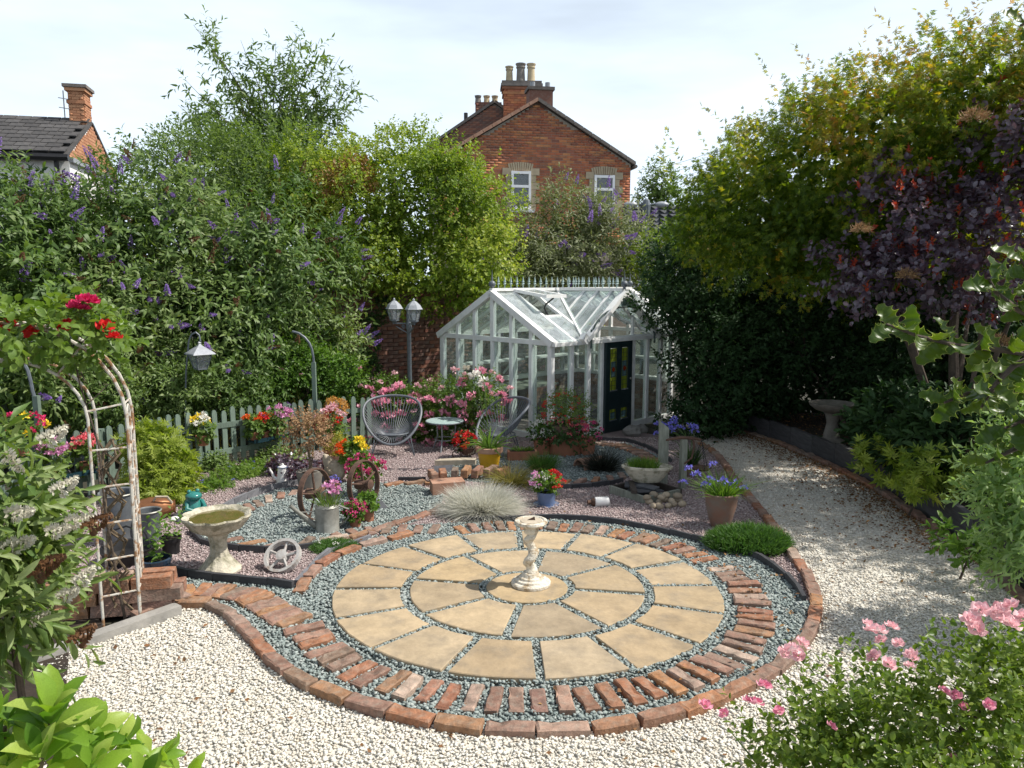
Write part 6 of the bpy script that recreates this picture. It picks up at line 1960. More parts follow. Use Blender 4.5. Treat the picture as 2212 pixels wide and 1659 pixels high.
mound(t, (0, 0, .72), .15, 'p_gold', 320, .028, .018, seed=23, inner=.6, shl=.2, bump=.05)
leafmat('leaf_gold', [(0.24, 0.24, 0.03), (0.36, 0.33, 0.05), (0.20, 0.22, 0.04)], trans=.4)
t, y = ground_pot(733, 1012, .11, .18, 'terracotta_pale', 'clay pot with a yellow green feathery shrub left of the orange begonias')
mound(t, (0, 0, .28), .14, 'leaf_gold', 160, .045, .014, seed=24)
t, y = ground_pot(765, 1042, .085, .26, 'terracotta', 'clay pot of orange and yellow begonias above the right iron wheel')
mound(t, (0, 0, .36), .13, 'leaf_fresh', 90, .06, .05, seed=25)
blooms(t, dome_pts((-.06, -.03, .38), .13, 8, side=-1), .048, 'p_orange', 26)
blooms(t, dome_pts((.05, -.03, .40), .12, 4, side=1), .052, 'p_yellow', 28)
t, y = ground_pot(788, 1072, .10, .18, 'aged_pot', 'clay pot of deep pink begonias behind the right iron wheel')
mound(t, (0, 0, .30), .14, 'leaf_fresh', 90, .06, .05, seed=26)
blooms(t, dome_pts((.02, -.03, .32), .19, 34, (1.1, .8, .8), lo=-.3), .036, 'p_magenta', 18)
t, y = ground_pot(722, 1062, .07, .08, 'terracotta', 'small clay pot of blue lobelia behind the wheels')
blooms(t, dome_pts((0, 0, .10), .08, 10), .022, 'p_blue', 12)

# ------------------------------------------------------------------ shrubs and trees
leafmat('leaf_buddleia', [(0.045, 0.09, 0.022), (0.085, 0.15, 0.036), (0.15, 0.22, 0.06), (0.24, 0.29, 0.12)], trans=.3)
leafmat('leaf_hedge', [(0.055, 0.105, 0.014), (0.14, 0.215, 0.024), (0.27, 0.33, 0.042), (0.42, 0.43, 0.10)], trans=.38)
leafmat('leaf_bronze', [(0.20, 0.12, 0.04), (0.28, 0.15, 0.05), (0.22, 0.20, 0.04)], trans=.3)
leafmat('leaf_willow', [(0.06, 0.105, 0.032), (0.11, 0.17, 0.05), (0.19, 0.255, 0.085)], trans=.42)
leafmat('leaf_grey', [(0.12, 0.15, 0.065), (0.18, 0.205, 0.10), (0.26, 0.275, 0.155)], trans=.3)
leafmat('leaf_maple', [(0.05, 0.10, 0.013), (0.095, 0.165, 0.018), (0.18, 0.24, 0.026), (0.29, 0.25, 0.04), (0.34, 0.17, 0.05)], trans=.52, tcol=(1.9, 1.75, .45))
leafmat('leaf_purple', [(0.045, 0.032, 0.05), (0.08, 0.062, 0.09), (0.13, 0.105, 0.14), (0.17, 0.06, 0.055)], trans=.25, rough=.32, spec=.8, tcol=(2.0, .8, .6))
leafmat('leaf_red_tip', [(0.30, 0.03, 0.03), (0.40, 0.07, 0.04), (0.34, 0.13, 0.04)], trans=.4, tcol=(1.5, .8, .6))
leafmat('leaf_laurel', [(0.016, 0.042, 0.014), (0.028, 0.065, 0.02), (0.045, 0.09, 0.026)], trans=.2, rough=.6, spec=.25)
leafmat('leaf_lime', [(0.07, 0.16, 0.02), (0.15, 0.27, 0.03), (0.24, 0.36, 0.05), (0.36, 0.44, 0.10)], trans=.42, rough=.4)
leafmat('leaf_acer', [(0.15, 0.22, 0.03), (0.25, 0.31, 0.05), (0.38, 0.42, 0.11)], trans=.45)
leafmat('leaf_fern', [(0.14, 0.24, 0.08), (0.22, 0.33, 0.13), (0.34, 0.44, 0.22)], trans=.45)
leafmat('leaf_holly', [(0.03, 0.07, 0.010), (0.05, 0.095, 0.012), (0.075, 0.12, 0.014)], trans=.4, rough=.38, spec=.4, tcol=(1.5, 1.45, .4))
leafmat('holly_edge', [(0.22, 0.26, 0.08), (0.28, 0.31, 0.11)], trans=.4, rough=.4)
leafmat('leaf_rose', [(0.05, 0.105, 0.02), (0.095, 0.17, 0.028), (0.17, 0.25, 0.05)], trans=.35, rough=.4)
leafmat('leaf_rose_sun', [(0.045, 0.095, 0.016), (0.10, 0.165, 0.022), (0.19, 0.25, 0.04), (0.30, 0.33, 0.09)], trans=.4, rough=.4)  # rose leaf colours lightened and yellowed, sunlit highlights put into the colour
leafmat('grass_straw', [(0.54, 0.53, 0.45), (0.64, 0.63, 0.56), (0.74, 0.73, 0.67), (0.45, 0.43, 0.32)], trans=.42, tcol=(1, 1, .93))
leafmat('grass_olive', [(0.14, 0.15, 0.03), (0.26, 0.23, 0.07), (0.40, 0.32, 0.14)], trans=.3)
leafmat('grass_green', [(0.035, 0.095, 0.018), (0.065, 0.15, 0.028), (0.14, 0.25, 0.06)], trans=.3)
leafmat('grass_black', [(0.012, 0.016, 0.012), (0.022, 0.026, 0.02), (0.04, 0.045, 0.03)], trans=.1)

def B(px, py, Y, rx, rz, ry=None):
    """an ellipsoid lump seen at a point of the picture, radii in picture pixels"""
    c = Q(px, py, Y)
    a_ = mpx(rx, Y)
    return (c[0], c[1], c[2], a_, ry if ry else a_ * .8, mpx(rz, Y))

SPIKE = {}
def spike_mesh(m, n=30):
    """buddleia-like flower spike, unit length along z"""
    if m not in SPIKE:
        lf = LF()
        z = np.sort(rng.random(n * 3))
        a_ = rng.uniform(0, 6.28, n * 3)
        rr = .15 * (1 - z) ** .7 + .015
        p = np.stack([rr * np.cos(a_) * .5, rr * np.sin(a_) * .5, z], 1)
        d = np.stack([np.cos(a_), np.sin(a_), np.full(n * 3, .3)], 1)
        V, F, T = leaves(p, d, d[:, [1, 2, 0]] + .1, rr * .9 + .03, np.full(n * 3, .11), rng.random(n * 3) * .9, T_DIAMOND)
        lf.put(V, F, T)
        SPIKE[m] = lf.mesh('flower_spike', m)
    return SPIKE[m]

def spikes(root, tips, dirs, n, L, m, droop=.4, name='flower_spike'):
    me = spike_mesh(m)
    idx = rng.permutation(len(tips))[:n]
    for i in idx:
        d = Vector(dirs[i]); d.z += random.uniform(-droop, droop * .6); d.normalize()
        o = ob(name, me, root, tuple(tips[i]))
        o.rotation_euler = d.to_track_quat('Z', 'Y').to_euler()
        s = L * random.uniform(.7, 1.25)
        o.scale = (s, s, s)

def trunk(root, base, top, r, m='bark', nb=6, spread=1.2, sub=3, name='trunk', seed=1):
    rr = random.Random(seed)
    mb = MB()
    base, top = Vector(base), Vector(top)
    pts = [base.lerp(top, t) + Vector((rr.gauss(0, .06), rr.gauss(0, .06), 0)) * (t * (top - base).length * .25) for t in np.linspace(0, 1, 6)]
    mb.tube(pts, [r * (1 - .6 * t) for t in np.linspace(0, 1, 6)], 8)
    o = part(name, mb, m, root, True)
    for k in range(nb):
        t = rr.uniform(.35, .95)
        p = base.lerp(top, t)
        d = Vector((rr.uniform(-1, 1), rr.uniform(-1, 1), rr.uniform(.4, 1.2))).normalized() * spread * rr.uniform(.6, 1.2)
        q = [p, p + d * .5 + Vector((rr.gauss(0, .05), rr.gauss(0, .05), .05)), p + d]
        bb_ = MB().tube(q, [r * .4, r * .25, r * .08], 6)
        for j in range(sub):
            e = Vector((rr.uniform(-1, 1), rr.uniform(-1, 1), rr.uniform(.2, 1))).normalized() * spread * .5
            s0 = q[1].lerp(q[2], rr.random())
            bb_.tube([s0, s0 + e * .5, s0 + e + Vector((0, 0, -.03))], [r * .14, r * .09, r * .03], 5)
        part('branch', bb_, m, root, True)
    return o

def bush(name, label, cat, blobs, N, L, m_, ll, lw, mat_, seed, ang=.9, droop=.3, tmpl=T_DIAMOND, up=.5, gdroop=0., bump=.2, inner=.74, f=1.6, hole=-.75, tb=.42, tv=.26, back=.4,
         base=None, tr=.05, group=None, floor=None, core=True, out=1.04, shootvar=(.5, 1.3), tf=1.2, clus=0.0, per=16):
    b = np.array(blobs)
    if base is None:
        base = (b[:, 0].mean(), b[:, 1].mean(), gz(b[:, 1].mean()))
    root = thing(name, label, cat, base, group=group)
    off = np.array([base[0], base[1], base[2], 0, 0, 0])
    bl = b - off
    fl_ = None if floor is None else floor - base[2]
    p, n = shell(bl, N, seed, inner, out, bump, f, hole, back, fl_, clus, per)
    lf = LF()
    d = n + np.array([0, 0, up]) + rng.normal(size=n.shape) * .45
    tips, td = shoots(lf, p, d, L * rng.uniform(*shootvar, len(p)), m_, ll, lw, ang, droop, tmpl, tv, tb, gdroop, seed + 3, tf)
    if core:            # sparser, larger leaves inside the crown, with the gap shade put into their tint
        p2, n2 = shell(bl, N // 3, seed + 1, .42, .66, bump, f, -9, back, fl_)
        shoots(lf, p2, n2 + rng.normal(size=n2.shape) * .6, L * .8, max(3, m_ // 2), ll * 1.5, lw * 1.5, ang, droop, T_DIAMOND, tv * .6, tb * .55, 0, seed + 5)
    ob('foliage', lf.mesh('foliage', mat_), root)
    top = bl[:, :3][bl[:, 2].argmax()]
    trunk(root, (0, 0, 0), tuple(top), tr, nb=7, spread=float(b[:, 3].mean()) * .8, seed=seed)
    return root, tips, td

# --- purple buddleia thicket along the left, behind the fence
groups_ = 'buddleia bushes behind the fence'
r1, tp, td = bush('buddleia_bush', 'huge purple buddleia thicket below the white cottage at the left edge', 'bush', [B(0, 590, 10.4, 150, 150, 1.2), B(170, 590, 11.0, 150, 120, 1.1), B(-40, 760, 9.2, 160, 170, .9), B(150, 760, 10.6, 160, 170, 1.0)],
                  2900, .34, 7, .165, .046, 'leaf_buddleia', 101, ang=1.0, droop=.35, tmpl=T_LONG, up=.35, gdroop=.25, bump=.34, f=1.2, group=groups_, tb=.48, tv=.32, clus=.46, per=26, hole=-.45)
spikes(r1, tp, td, 190, .20, 'p_violet'); spikes(r1, tp, td, 120, .18, 'p_rust', name='seed_head')
r1, tp, td = bush('buddleia_bush', 'broad purple buddleia behind the hanging lantern and fence middle', 'bush', [B(340, 540, 11.8, 160, 165, 1.3), B(420, 700, 11.6, 190, 150, 1.2), B(300, 740, 11.2, 150, 130, 1.0), B(560, 580, 12.4, 140, 140, 1.3)],
                  3000, .34, 7, .16, .044, 'leaf_buddleia', 111, ang=1.0, droop=.35, tmpl=T_LONG, up=.35, gdroop=.25, bump=.34, f=1.2, group=groups_, tb=.5, tv=.32, clus=.46, per=26, hole=-.45)
spikes(r1, tp, td, 180, .19, 'p_violet'); spikes(r1, tp, td, 130, .18, 'p_rust', name='seed_head')
r1, tp, td = bush('buddleia_bush', 'purple buddleia against the brick wall right of the hook post', 'bush', [B(600, 690, 12.6, 120, 130, 1.0), B(660, 760, 12.4, 95, 100, .8), B(560, 800, 12.0, 120, 70, .8)],
                  1900, .30, 7, .145, .038, 'leaf_buddleia', 121, ang=1.0, droop=.4, tmpl=T_LONG, up=.3, gdroop=.3, bump=.34, group=groups_, tb=.52, tv=.32, clus=.36, per=24, hole=-.45)
spikes(r1, tp, td, 90, .18, 'p_violet'); spikes(r1, tp, td, 50, .17, 'p_rust', name='seed_head')
# low growth between fence and buddleia
r1, tp, td = bush('climbing_rose', 'leafy rambling rose with small pink flowers behind the fence right end', 'rose', [B(640, 800, 11.7, 85, 70, .4), B(720, 820, 12.0, 70, 50, .4), B(570, 830, 11.4, 70, 50, .35)], 1300, .16, 6, .07, .045, 'leaf_fresh', 131, bump=.2)
blooms(r1, [tp[i] for i in rng.permutation(len(tp))[:16]], .04, 'p_pink', 16)
r1, tp, td = bush('wild_border', 'tangle of grassy weeds and stems behind the fence left half', 'plants', [B(330, 850, 10.2, 140, 60, .4), B(460, 850, 10.6, 120, 55, .4), B(180, 860, 9.6, 120, 70, .4)], 1500, .2, 6, .09, .028, 'leaf_buddleia', 136, tmpl=T_LONG, bump=.2)
lf = LF()
for q in range(26):
    px = 180 + 520 * random.random(); yy = 10.0 + 1.8 * (px - 180) / 520
    c_ = Q(px, 900, yy)
    blades(lf, (c_[0] - r1.location[0], yy - r1.location[1], gz(yy) - r1.location[2]), 16, .95, .12, lean=.5, w_=.012, seg=5, curve=.6)
ob('tall_grass', lf.mesh('tall_grass', 'grass_olive'), r1)

# --- tall feathery tree
tb0 = Q(585, 470, 19)
r1 = thing('feathery_tree', 'tall airy tree with narrow leaves rising against the sky on the left', 'tree', (tb0[0], 19, gz(19)))
tO = np.array(r1.location)
part('trunk', MB().tube([(0, 0, 0), (.05, 0, 2), tuple(np.array(tb0) - tO)], [.2, .16, .12], 8), 'bark', r1, True)
lf = LF()
for k, (px, py) in enumerate(((418, 42), (455, 110), (400, 160), (385, 215), (372, 275), (430, 210), (520, 75), (500, 130), (560, 120), (596, 78), (640, 60), (625, 110), (692, 70), (665, 130), (735, 110), (768, 160), (765, 225), (700, 190), (560, 200), (470, 250), (640, 220), (520, 280), (720, 270), (600, 300), (430, 300), (670, 300))):
    tip = np.array(Q(px, py + 12, 19 + random.uniform(-1.3, 1.3))) - tO
    b0 = np.array(tb0) - tO
    st = b0 * np.array([1, 1, random.uniform(.72, 1.0)])
    mid = st * .45 + tip * .55 + np.array([(st[0] - tip[0]) * .18 + random.gauss(0, .12), random.gauss(0, .2), .15])
    q, _ = spline([st, mid, tip], 12)
    part('branch', MB().tube([tuple(v) for v in q], [.034 * (1 - .9 * i / 11) for i in range(12)], 5), 'bark', r1, True)
    n_ = 46
    s = np.sort(rng.uniform(.35, 1.0, n_)) ** .8
    p = q[(s * 11).astype(int)] + rng.normal(size=(n_, 3)) * .14
    dr = nrm(np.tile(tip - st, (n_, 1))) * .7 + rng.normal(size=(n_, 3)) * .7
    shoots(lf, p, dr, .62 * rng.uniform(.5, 1.2, n_), 9, .20, .055, ang=.75, droop=.45, tmpl=T_LONG, gdroop=.2, tbase=.42, seed=141 + k)
ob('foliage', lf.mesh('foliage', 'leaf_willow'), r1)
r1, tp, td = bush('ash_tree', 'dark leafy tree mass below the feathery tree left of the hedge', 'tree', [B(470, 370, 17, 95, 60, 1.3), B(600, 380, 16.5, 120, 75, 1.4), B(400, 420, 16, 90, 60, 1.2), B(560, 460, 15.5, 120, 90, 1.2)],
                  2600, .42, 7, .11, .05, 'leaf_willow', 146, droop=.3, up=.5, bump=.28, tb=.5, tr=.1, clus=.5, per=14)

# --- big rounded viburnum hedge over the wall
r1, tp, td = bush('viburnum_hedge', 'large rounded yellow green hedge shrub overhanging the brick wall', 'hedge',
                  [B(860, 450, 15.6, 160, 125, 1.7), B(970, 475, 15.6, 115, 115, 1.5), B(750, 460, 15.2, 105, 95, 1.4), B(930, 570, 15.0, 145, 85, 1.3), B(1040, 560, 15.0, 65, 75, 1.1), B(790, 540, 14.9, 110, 70, 1.2), B(860, 375, 16.0, 105, 55, 1.4), B(690, 390, 15.8, 80, 65, 1.2), B(1045, 460, 15.6, 40, 50, .9)],
                  8400, .17, 6, .078, .058, 'leaf_hedge', 151, ang=1.0, droop=.2, up=.45, bump=.18, f=2.4, hole=-.85, tb=.45, tv=.32, tr=.12, tf=2.0, clus=.42, per=34)
tp2 = tp[(np.abs(tp[:, 0] + r1.location[0] - Q(770, 390, 15)[0]) < .6)]
lf = LF()
cc_ = np.array(Q(735, 378, 14.15)) - np.array(r1.location); cc2 = np.array(Q(770, 365, 14.3)) - np.array(r1.location)
for c_, r_ in ((cc_, .32), (cc2, .26), (np.array(Q(715, 405, 14.0)) - np.array(r1.location), .26), (np.array(Q(790, 395, 14.2)) - np.array(r1.location), .2)):
    d = rdir(70, .2); shoots(lf, c_ + d * r_ * rng.uniform(.2, 1, (70, 1)), d, .16, 5, .07, .045, seed=4)
ob('bronze_leaves', lf.mesh('bronze_leaves', 'leaf_bronze'), r1, label='bronze coloured dying leaves at the top left')

# --- grey buddleia before the house
r1, tp, td = bush('grey_buddleia', 'loose grey green buddleia with pale purple spikes below the house windows', 'bush', [B(1215, 540, 17.5, 95, 75, 1.2), B(1300, 540, 17.5, 70, 70, 1.1), B(1225, 470, 17.5, 42, 55, .8), B(1130, 585, 17.0, 80, 45, 1.0), B(1330, 510, 17.5, 35, 40, .7)],
                  1900, .45, 8, .15, .032, 'leaf_grey', 161, ang=.9, droop=.4, tmpl=T_LONG, up=.7, gdroop=.25, bump=.3, hole=-.6, tb=.5, core=True, out=1.05, clus=.4, per=12)
spikes(r1, tp, td, 75, .26, 'p_violet', .3)
r1, tp, td = bush('far_tree', 'small dark tree right of the brick house', 'tree', [B(1428, 400, 40, 30, 40, 1.0), B(1405, 430, 40, 24, 26, 1.0), B(1440, 440, 40, 34, 34, 1.0)], 420, .4, 6, .2, .10, 'leaf_willow', 166, bump=.3, tr=.12)
r1, tp, td = bush('boundary_hedge', 'green hedge behind the greenhouse right end', 'hedge', [B(1450, 575, 17, 80, 75, 1.0), B(1560, 600, 16, 130, 110, 1.0), B(1150, 660, 18.5, 130, 60, .8)], 2200, .28, 6, .10, .05, 'leaf_hedge', 168, tb=.35, clus=.4)
for lab, lst, sd_ in (('dense dark hedge closing the garden behind the right shrubs', [B(1640, 640, 15.5, 130, 130, .6), B(1800, 660, 15, 150, 150, .6), B(1980, 660, 14, 170, 170, .6), B(2170, 650, 13, 170, 190, .6), B(1760, 820, 14.2, 200, 90, .5), B(2080, 830, 13, 220, 100, .5)], 301),
                      ('dark hedge mass behind the buddleias on the left', [B(100, 600, 15.5, 200, 190, .6), B(330, 600, 16, 190, 170, .6), B(560, 600, 16.2, 170, 160, .6), B(140, 800, 14.5, 230, 120, .5), B(430, 800, 15, 230, 120, .5), B(700, 600, 16.4, 110, 120, .5)], 306)):
    bush('background_hedge', lab, 'hedge', lst, 3400, .3, 6, .17, .10, 'leaf_laurel', sd_, bump=.15, tb=.4, inner=.8, hole=-9, back=.15, group='background hedges')
lf = LF()

# --- right side: maple, dark evergreen, boundary planting
r1, tp, td = bush('maple_tree', 'spreading maple with yellow and bronze tinged leaves on the right', 'tree',
                  [B(1640, 455, 10.8, 130, 100, 1.1), B(1770, 360, 9.8, 150, 120, 1.1), B(1920, 290, 9.2, 160, 120, 1.1), B(2080, 240, 8.8, 160, 130, 1.1), B(1720, 530, 10.2, 140, 75, 1.0), B(1880, 450, 9.6, 150, 100, 1.1), B(2230, 230, 8.4, 140, 160, 1.1), B(1570, 480, 11.4, 70, 75, .9),
                   (6.2, 5.0, 3.1, .9, .8, .7), (6.5, 7.0, 3.6, 1.0, .8, .9), (5.5, 11.8, 2.5, 1.0, 1.0, .8), (6.3, 11.0, 3.4, 1.3, 1.0, 1.1), (6.2, 12.6, 3.0, 1.3, 1.0, 1.1)],
                  13500, .19, 6, .078, .070, 'leaf_maple', 171, ang=1.0, droop=.35, tmpl=T_STAR, up=.35, gdroop=.1, bump=.24, f=1.6, hole=-.7, tb=.36, tv=.34, tr=.07, base=(5.3, 9.0, gz(9.0) + .2), back=.7, tf=1.6, clus=.34, per=18)
lf = LF()
pts_ = np.array([np.array(Q(px, py, 8.3)) - np.array(r1.location) for px, py in ((1690, 190), (1760, 170), (1850, 140), (1900, 125), (1960, 90), (2010, 60), (2060, 70), (2100, 30), (2160, 80), (2190, 40), (1510, 330), (1560, 300), (1600, 310))])
shoots(lf, np.repeat(pts_, 3, 0) + rng.normal(size=(39, 3)) * .2 - np.array([0, 0, .3]), np.tile([(-.25, 0, 1.)], (39, 1)) + rng.normal(size=(39, 3)) * .3, .5, 12, .09, .05, droop=.2, tmpl=T_STAR, tbase=.6)
ob('high_shoots', lf.mesh('high_shoots', 'leaf_maple'), r1, kind='stuff')
for k in range(7):
    a_ = random.uniform(0, 6.3)
    part('stem', MB().tube([(.1 * math.cos(a_), .1 * math.sin(a_), 0), (.3 * math.cos(a_), .3 * math.sin(a_), .7), (.9 * math.cos(a_), .7 * math.sin(a_), 1.9)], [.05, .04, .02], 7), 'bark', r1, True)
r1, tp, td = bush('evergreen_bush', 'dark glossy evergreen bush against the greenhouse right end', 'bush', [B(1510, 640, 13.0, 62, 100, .8), B(1545, 780, 12.4, 80, 105, .8), B(1520, 875, 12.1, 60, 50, .6), B(1580, 700, 12.8, 85, 150, .9), B(1450, 585, 13.4, 45, 55, .6), B(1425, 640, 12.6, 30, 35, .3)],
                  3600, .18, 6, .09, .048, 'leaf_laurel', 181, bump=.2, tb=.45, tr=.04, clus=.26)
r1, tp, td = bush('shade_shrub', 'dense dark shrubs filling the shade below the maple', 'bush', [B(1700, 720, 12.6, 150, 140, .8), B(1860, 740, 12.2, 150, 140, .8), B(2020, 760, 11.2, 170, 150, .8), B(1620, 840, 12.8, 90, 80, .7), B(2200, 760, 10.0, 160, 170, .9)],
                  3800, .22, 6, .10, .055, 'leaf_laurel', 186, bump=.2, tb=.3, tr=.04, clus=.3)
# timber fence closing the garden on the right
bf = thing('timber_fence', 'dark vertical board fence hidden behind the right shrubs', 'fence', (6.4, 5.0, gz(9)), R(86))
for k in range(64):
    part('board', MB().box((k * .145, 0, .8), (.13, .02, 1.7 + random.uniform(-.02, .02))), 'dark_wood', bf)
for z in (.3, 1.3):
    part('rail', MB().box((4.6, .03, z), (9.3, .04, .08)), 'dark_wood', bf)

r1, tp, td = bush('smoke_bush', 'dark purple smoke bush with red young tips at the right', 'bush',
                  [B(2080, 575, 7.9, 105, 80, .6), B(1960, 610, 8.0, 100, 55, .5), B(2180, 530, 7.8, 100, 120, .6), B(1820, 592, 8.3, 65, 35, .35), B(2190, 330, 7.9, 50, 110, .4), B(1950, 490, 8.2, 50, 60, .35), B(1890, 395, 8.5, 32, 50, .3)],
                  900, .20, 7, .082, .060, 'leaf_purple', 191, ang=1.1, droop=.1, tmpl=T_OVAL, up=.5, bump=.25, hole=-.3, tb=.4, tv=.28, clus=.2, per=12, core=False, tr=.03, base=(4.75, 8.0, gz(8.0) + .2), back=.5)
lf = LF()
fr_ = tp[(tp[:, 1] < .2)]
ii = rng.permutation(len(fr_))[:80]
shoots(lf, fr_[ii], np.tile([(0, -.2, 1.)], (len(ii), 1)) + rng.normal(size=(len(ii), 3)) * .3, .09, 7, .06, .034, ang=.8, droop=0, tmpl=T_OVAL)
ob('red_tips', lf.mesh('red_tips', 'leaf_red_tip'), r1, label='bright red young leaf tips', kind='stuff')
plume = pom('plume', 'p_straw', 1.0, 260, ll=.35, lw=.05, flat=1.0, up=0)
for px, py, s_ in ((2105, 258, .16), (1960, 600, .13), (1860, 500, .12), (2160, 745, .16), (2195, 800, .15)):
    q = np.array(Q(px, py, 7.5)) - np.array(r1.location)
    ob('plume', plume, r1, tuple(q), scale=(s_, s_, s_ * 1.2))

# peony-like dark plants and hellebore along the right bed
r1, tp, td = bush('peony_clump', 'dark broad leaved peony clump in the right bed', 'plant', [B(1960, 920, 8.6, 110, 70, .6), B(2080, 960, 7.8, 110, 80, .6)], 420, .2, 7, .16, .06, 'leaf_laurel', 201, tmpl=T_OVAL, droop=.3, up=.6, tb=.5, tr=.02)
r1, tp, td = bush('cranesbill_clump', 'yellow green lobed leaves spilling over the right sleepers', 'plant', [B(1920, 1000, 7.9, 60, 34, .3), B(2010, 1020, 7.2, 55, 36, .3), B(1975, 1060, 7.0, 30, 22, .2)], 120, .15, 4, .13, .11, 'leaf_hedge', 206, tmpl=T_STAR, up=.7, tb=.6, tr=.012, core=False)
r1, tp, td = bush('fern_spirea', 'pale green feathery shrub at the right edge above the sleepers', 'bush', [B(2230, 1030, 4.7, 90, 100, .35), B(2250, 1160, 4.5, 60, 70, .3), B(2220, 930, 4.8, 45, 50, .3), B(2170, 1070, 4.7, 50, 40, .25)], 300, .26, 13, .085, .024, 'leaf_fern', 211, ang=.9, droop=.25, tmpl=T_LONG, up=.1, gdroop=.3, bump=.25, tb=.5, tr=.02, base=(3.4, 4.7, gz(4.7) + .2))
lf = LF()
for k in range(5):
    c_ = G(1740 + 8 * k, 985 - 2 * k, .25)
    blades(lf, (c_[0] + .3 - c_[0], 0, 0), 8, .55, .08, lean=.9, w_=.05, seg=5, curve=.7)
iv = thing('iris_clump', 'broad strap leaves leaning over the sleepers below the dark bird bath', 'plant', (G(1770, 990)[0] + .25, G(1770, 990)[1], G(1770, 990)[2] + .2))
ob('foliage', lf.mesh('foliage', 'leaf_laurel'), iv)
r1, tp, td = bush('hosta_clump', 'glossy green hellebore leaves at the foot of the right sleepers', 'plant', [B(2060, 1165, 5.8, 30, 20, .15), B(2100, 1190, 5.5, 28, 20, .15)], 46, .12, 5, .10, .04, 'leaf_fresh', 216, tmpl=T_OVAL, up=.6, tb=.4, tr=.01, core=False)

def spaced(tips, n_, dmin, front=True):
    o_ = np.argsort(tips[:, 1] + rng.random(len(tips)) * .55) if front else rng.permutation(len(tips))
    out = []
    for i in o_:
        if all(np.linalg.norm(tips[i] - q) > dmin for q in out):
            out.append(tips[i])
        if len(out) >= n_:
            break
    return out
# --- pink roses before the greenhouse
r1, tp, td = bush('pink_rose_bush', 'pink rose bush in full bloom behind the left string chair', 'rose', [B(840, 870, 12.0, 60, 50, .4), B(900, 900, 11.9, 80, 65, .45), B(820, 920, 11.8, 40, 40, .3)], 1000, .15, 7, .055, .032, 'leaf_rose', 221, bump=.2, tr=.02, group='pink rose bushes')
blooms(r1, spaced(tp, 24, .20), .085, 'p_pink', 40)
blooms(r1, [tp[i] for i in rng.permutation(len(tp))[:20]], .06, 'p_blush', 30)
r1, tp, td = bush('pink_rose_bush', 'pink rose bush in full bloom between the round table and the greenhouse', 'rose', [B(985, 880, 11.7, 75, 65, .4), B(1040, 870, 11.3, 40, 55, .3), B(960, 930, 11.6, 60, 40, .35)], 900, .15, 7, .055, .032, 'leaf_rose', 226, bump=.2, tr=.02, group='pink rose bushes')
blooms(r1, spaced(tp, 22, .20), .085, 'p_pink', 40)
blooms(r1, [tp[i] for i in rng.permutation(len(tp))[:16]], .06, 'p_blush', 30)
# ivy on the garden wall
r1, tp, td = bush('wall_ivy', 'dark ivy climbing the brick garden wall left of the lamp post', 'ivy', [B(800, 730, 14.2, 14, 55, .12), B(790, 800, 14.0, 28, 40, .15), B(825, 670, 14.4, 10, 30, .1)], 420, .1, 5, .06, .05, 'leaf_dark', 228, tr=.012, core=False)

# --- border plants before the fence
r1, tp, td = bush('lime_shrub', 'bright lime green lobed shrub before the fence right of the arch', 'bush', [B(352, 1000, 8.2, 46, 60, .3), B(348, 1060, 8.0, 50, 45, .3), B(322, 965, 8.2, 28, 34, .2)], 420, .15, 5, .12, .085, 'leaf_acer', 231, tmpl=T_STAR, droop=.35, up=.4, bump=.2, tb=.4, tr=.02)
r1, tp, td = bush('cranesbill_border', 'low green cranesbill mound with blue flowers behind the teal frog', 'plant', [B(450, 1068, 8.6, 56, 28, .3), B(510, 1042, 9.2, 56, 28, .28), B(560, 1026, 9.6, 50, 22, .25)], 1100, .09, 5, .05, .042, 'leaf_fresh', 236, tmpl=T_STAR, bump=.15, tr=.01, tb=.5)
blooms(r1, [tp[i] for i in rng.permutation(len(tp))[:14]], .022, 'p_blue', 10)
r1, tp, td = bush('fuchsia_border', 'leafy reddish tinted shrub before the middle of the fence', 'plant', [B(590, 1000, 10.2, 36, 30, .22), B(470, 1005, 9.6, 24, 20, .2), B(625, 1006, 9.8, 36, 24, .2)], 520, .12, 5, .06, .03, 'leaf_buddleia', 241, tmpl=T_LONG, tb=.55, tr=.012)
r1, tp, td = bush('dark_heuchera', 'dark maroon leaved clump below the dried hydrangea', 'plant', [B(612, 1010, 9.3, 30, 22, .2), B(655, 1020, 9.0, 36, 20, .2), B(690, 1018, 9.2, 24, 16, .15)], 260, .08, 4, .06, .05, 'leaf_purple', 243, tr=.01, tb=.6)

# --- ornamental grasses on the gravel
def tuft(name, lab, px, py, m_, n, L, r0, lean, w_, curve, elong=(1, 1), seg=4, up=1.0, cat='grass'):
    x_, y_ = P(px, py)
    t = thing(name, lab, cat, (x_, y_, gz(y_)))
    lf_ = LF()
    blades(lf_, (0, 0, 0), n, L, r0, lean, w_, seg, up, curve, elong=elong)
    ob('blades', lf_.mesh('blades', m_), t)
    return t
tuft('fescue_tuft', 'silvery straw coloured fescue tuft spilling over the brick ring', 1040, 1112, 'grass_straw', 8000, .34, .18, 1.25, .0046, .42, (1.1, .8), seg=5, up=.95)
tuft('sedge_tuft', 'tawny olive sedge tuft behind the silvery fescue', 1105, 1050, 'grass_olive', 650, .38, .10, 1.5, .006, .7, (1.2, .8), seg=5)
tuft('dark_grass_tuft', 'black green grass tuft in shade right of the ridge tile', 1300, 1018, 'grass_black', 900, .34, .10, 1.1, .006, .4)
tuft('rush_tuft', 'fine green rush tuft between the yellow pot and the ridge tile', 1172, 1018, 'grass_green', 900, .27, .12, .7, .005, .3)
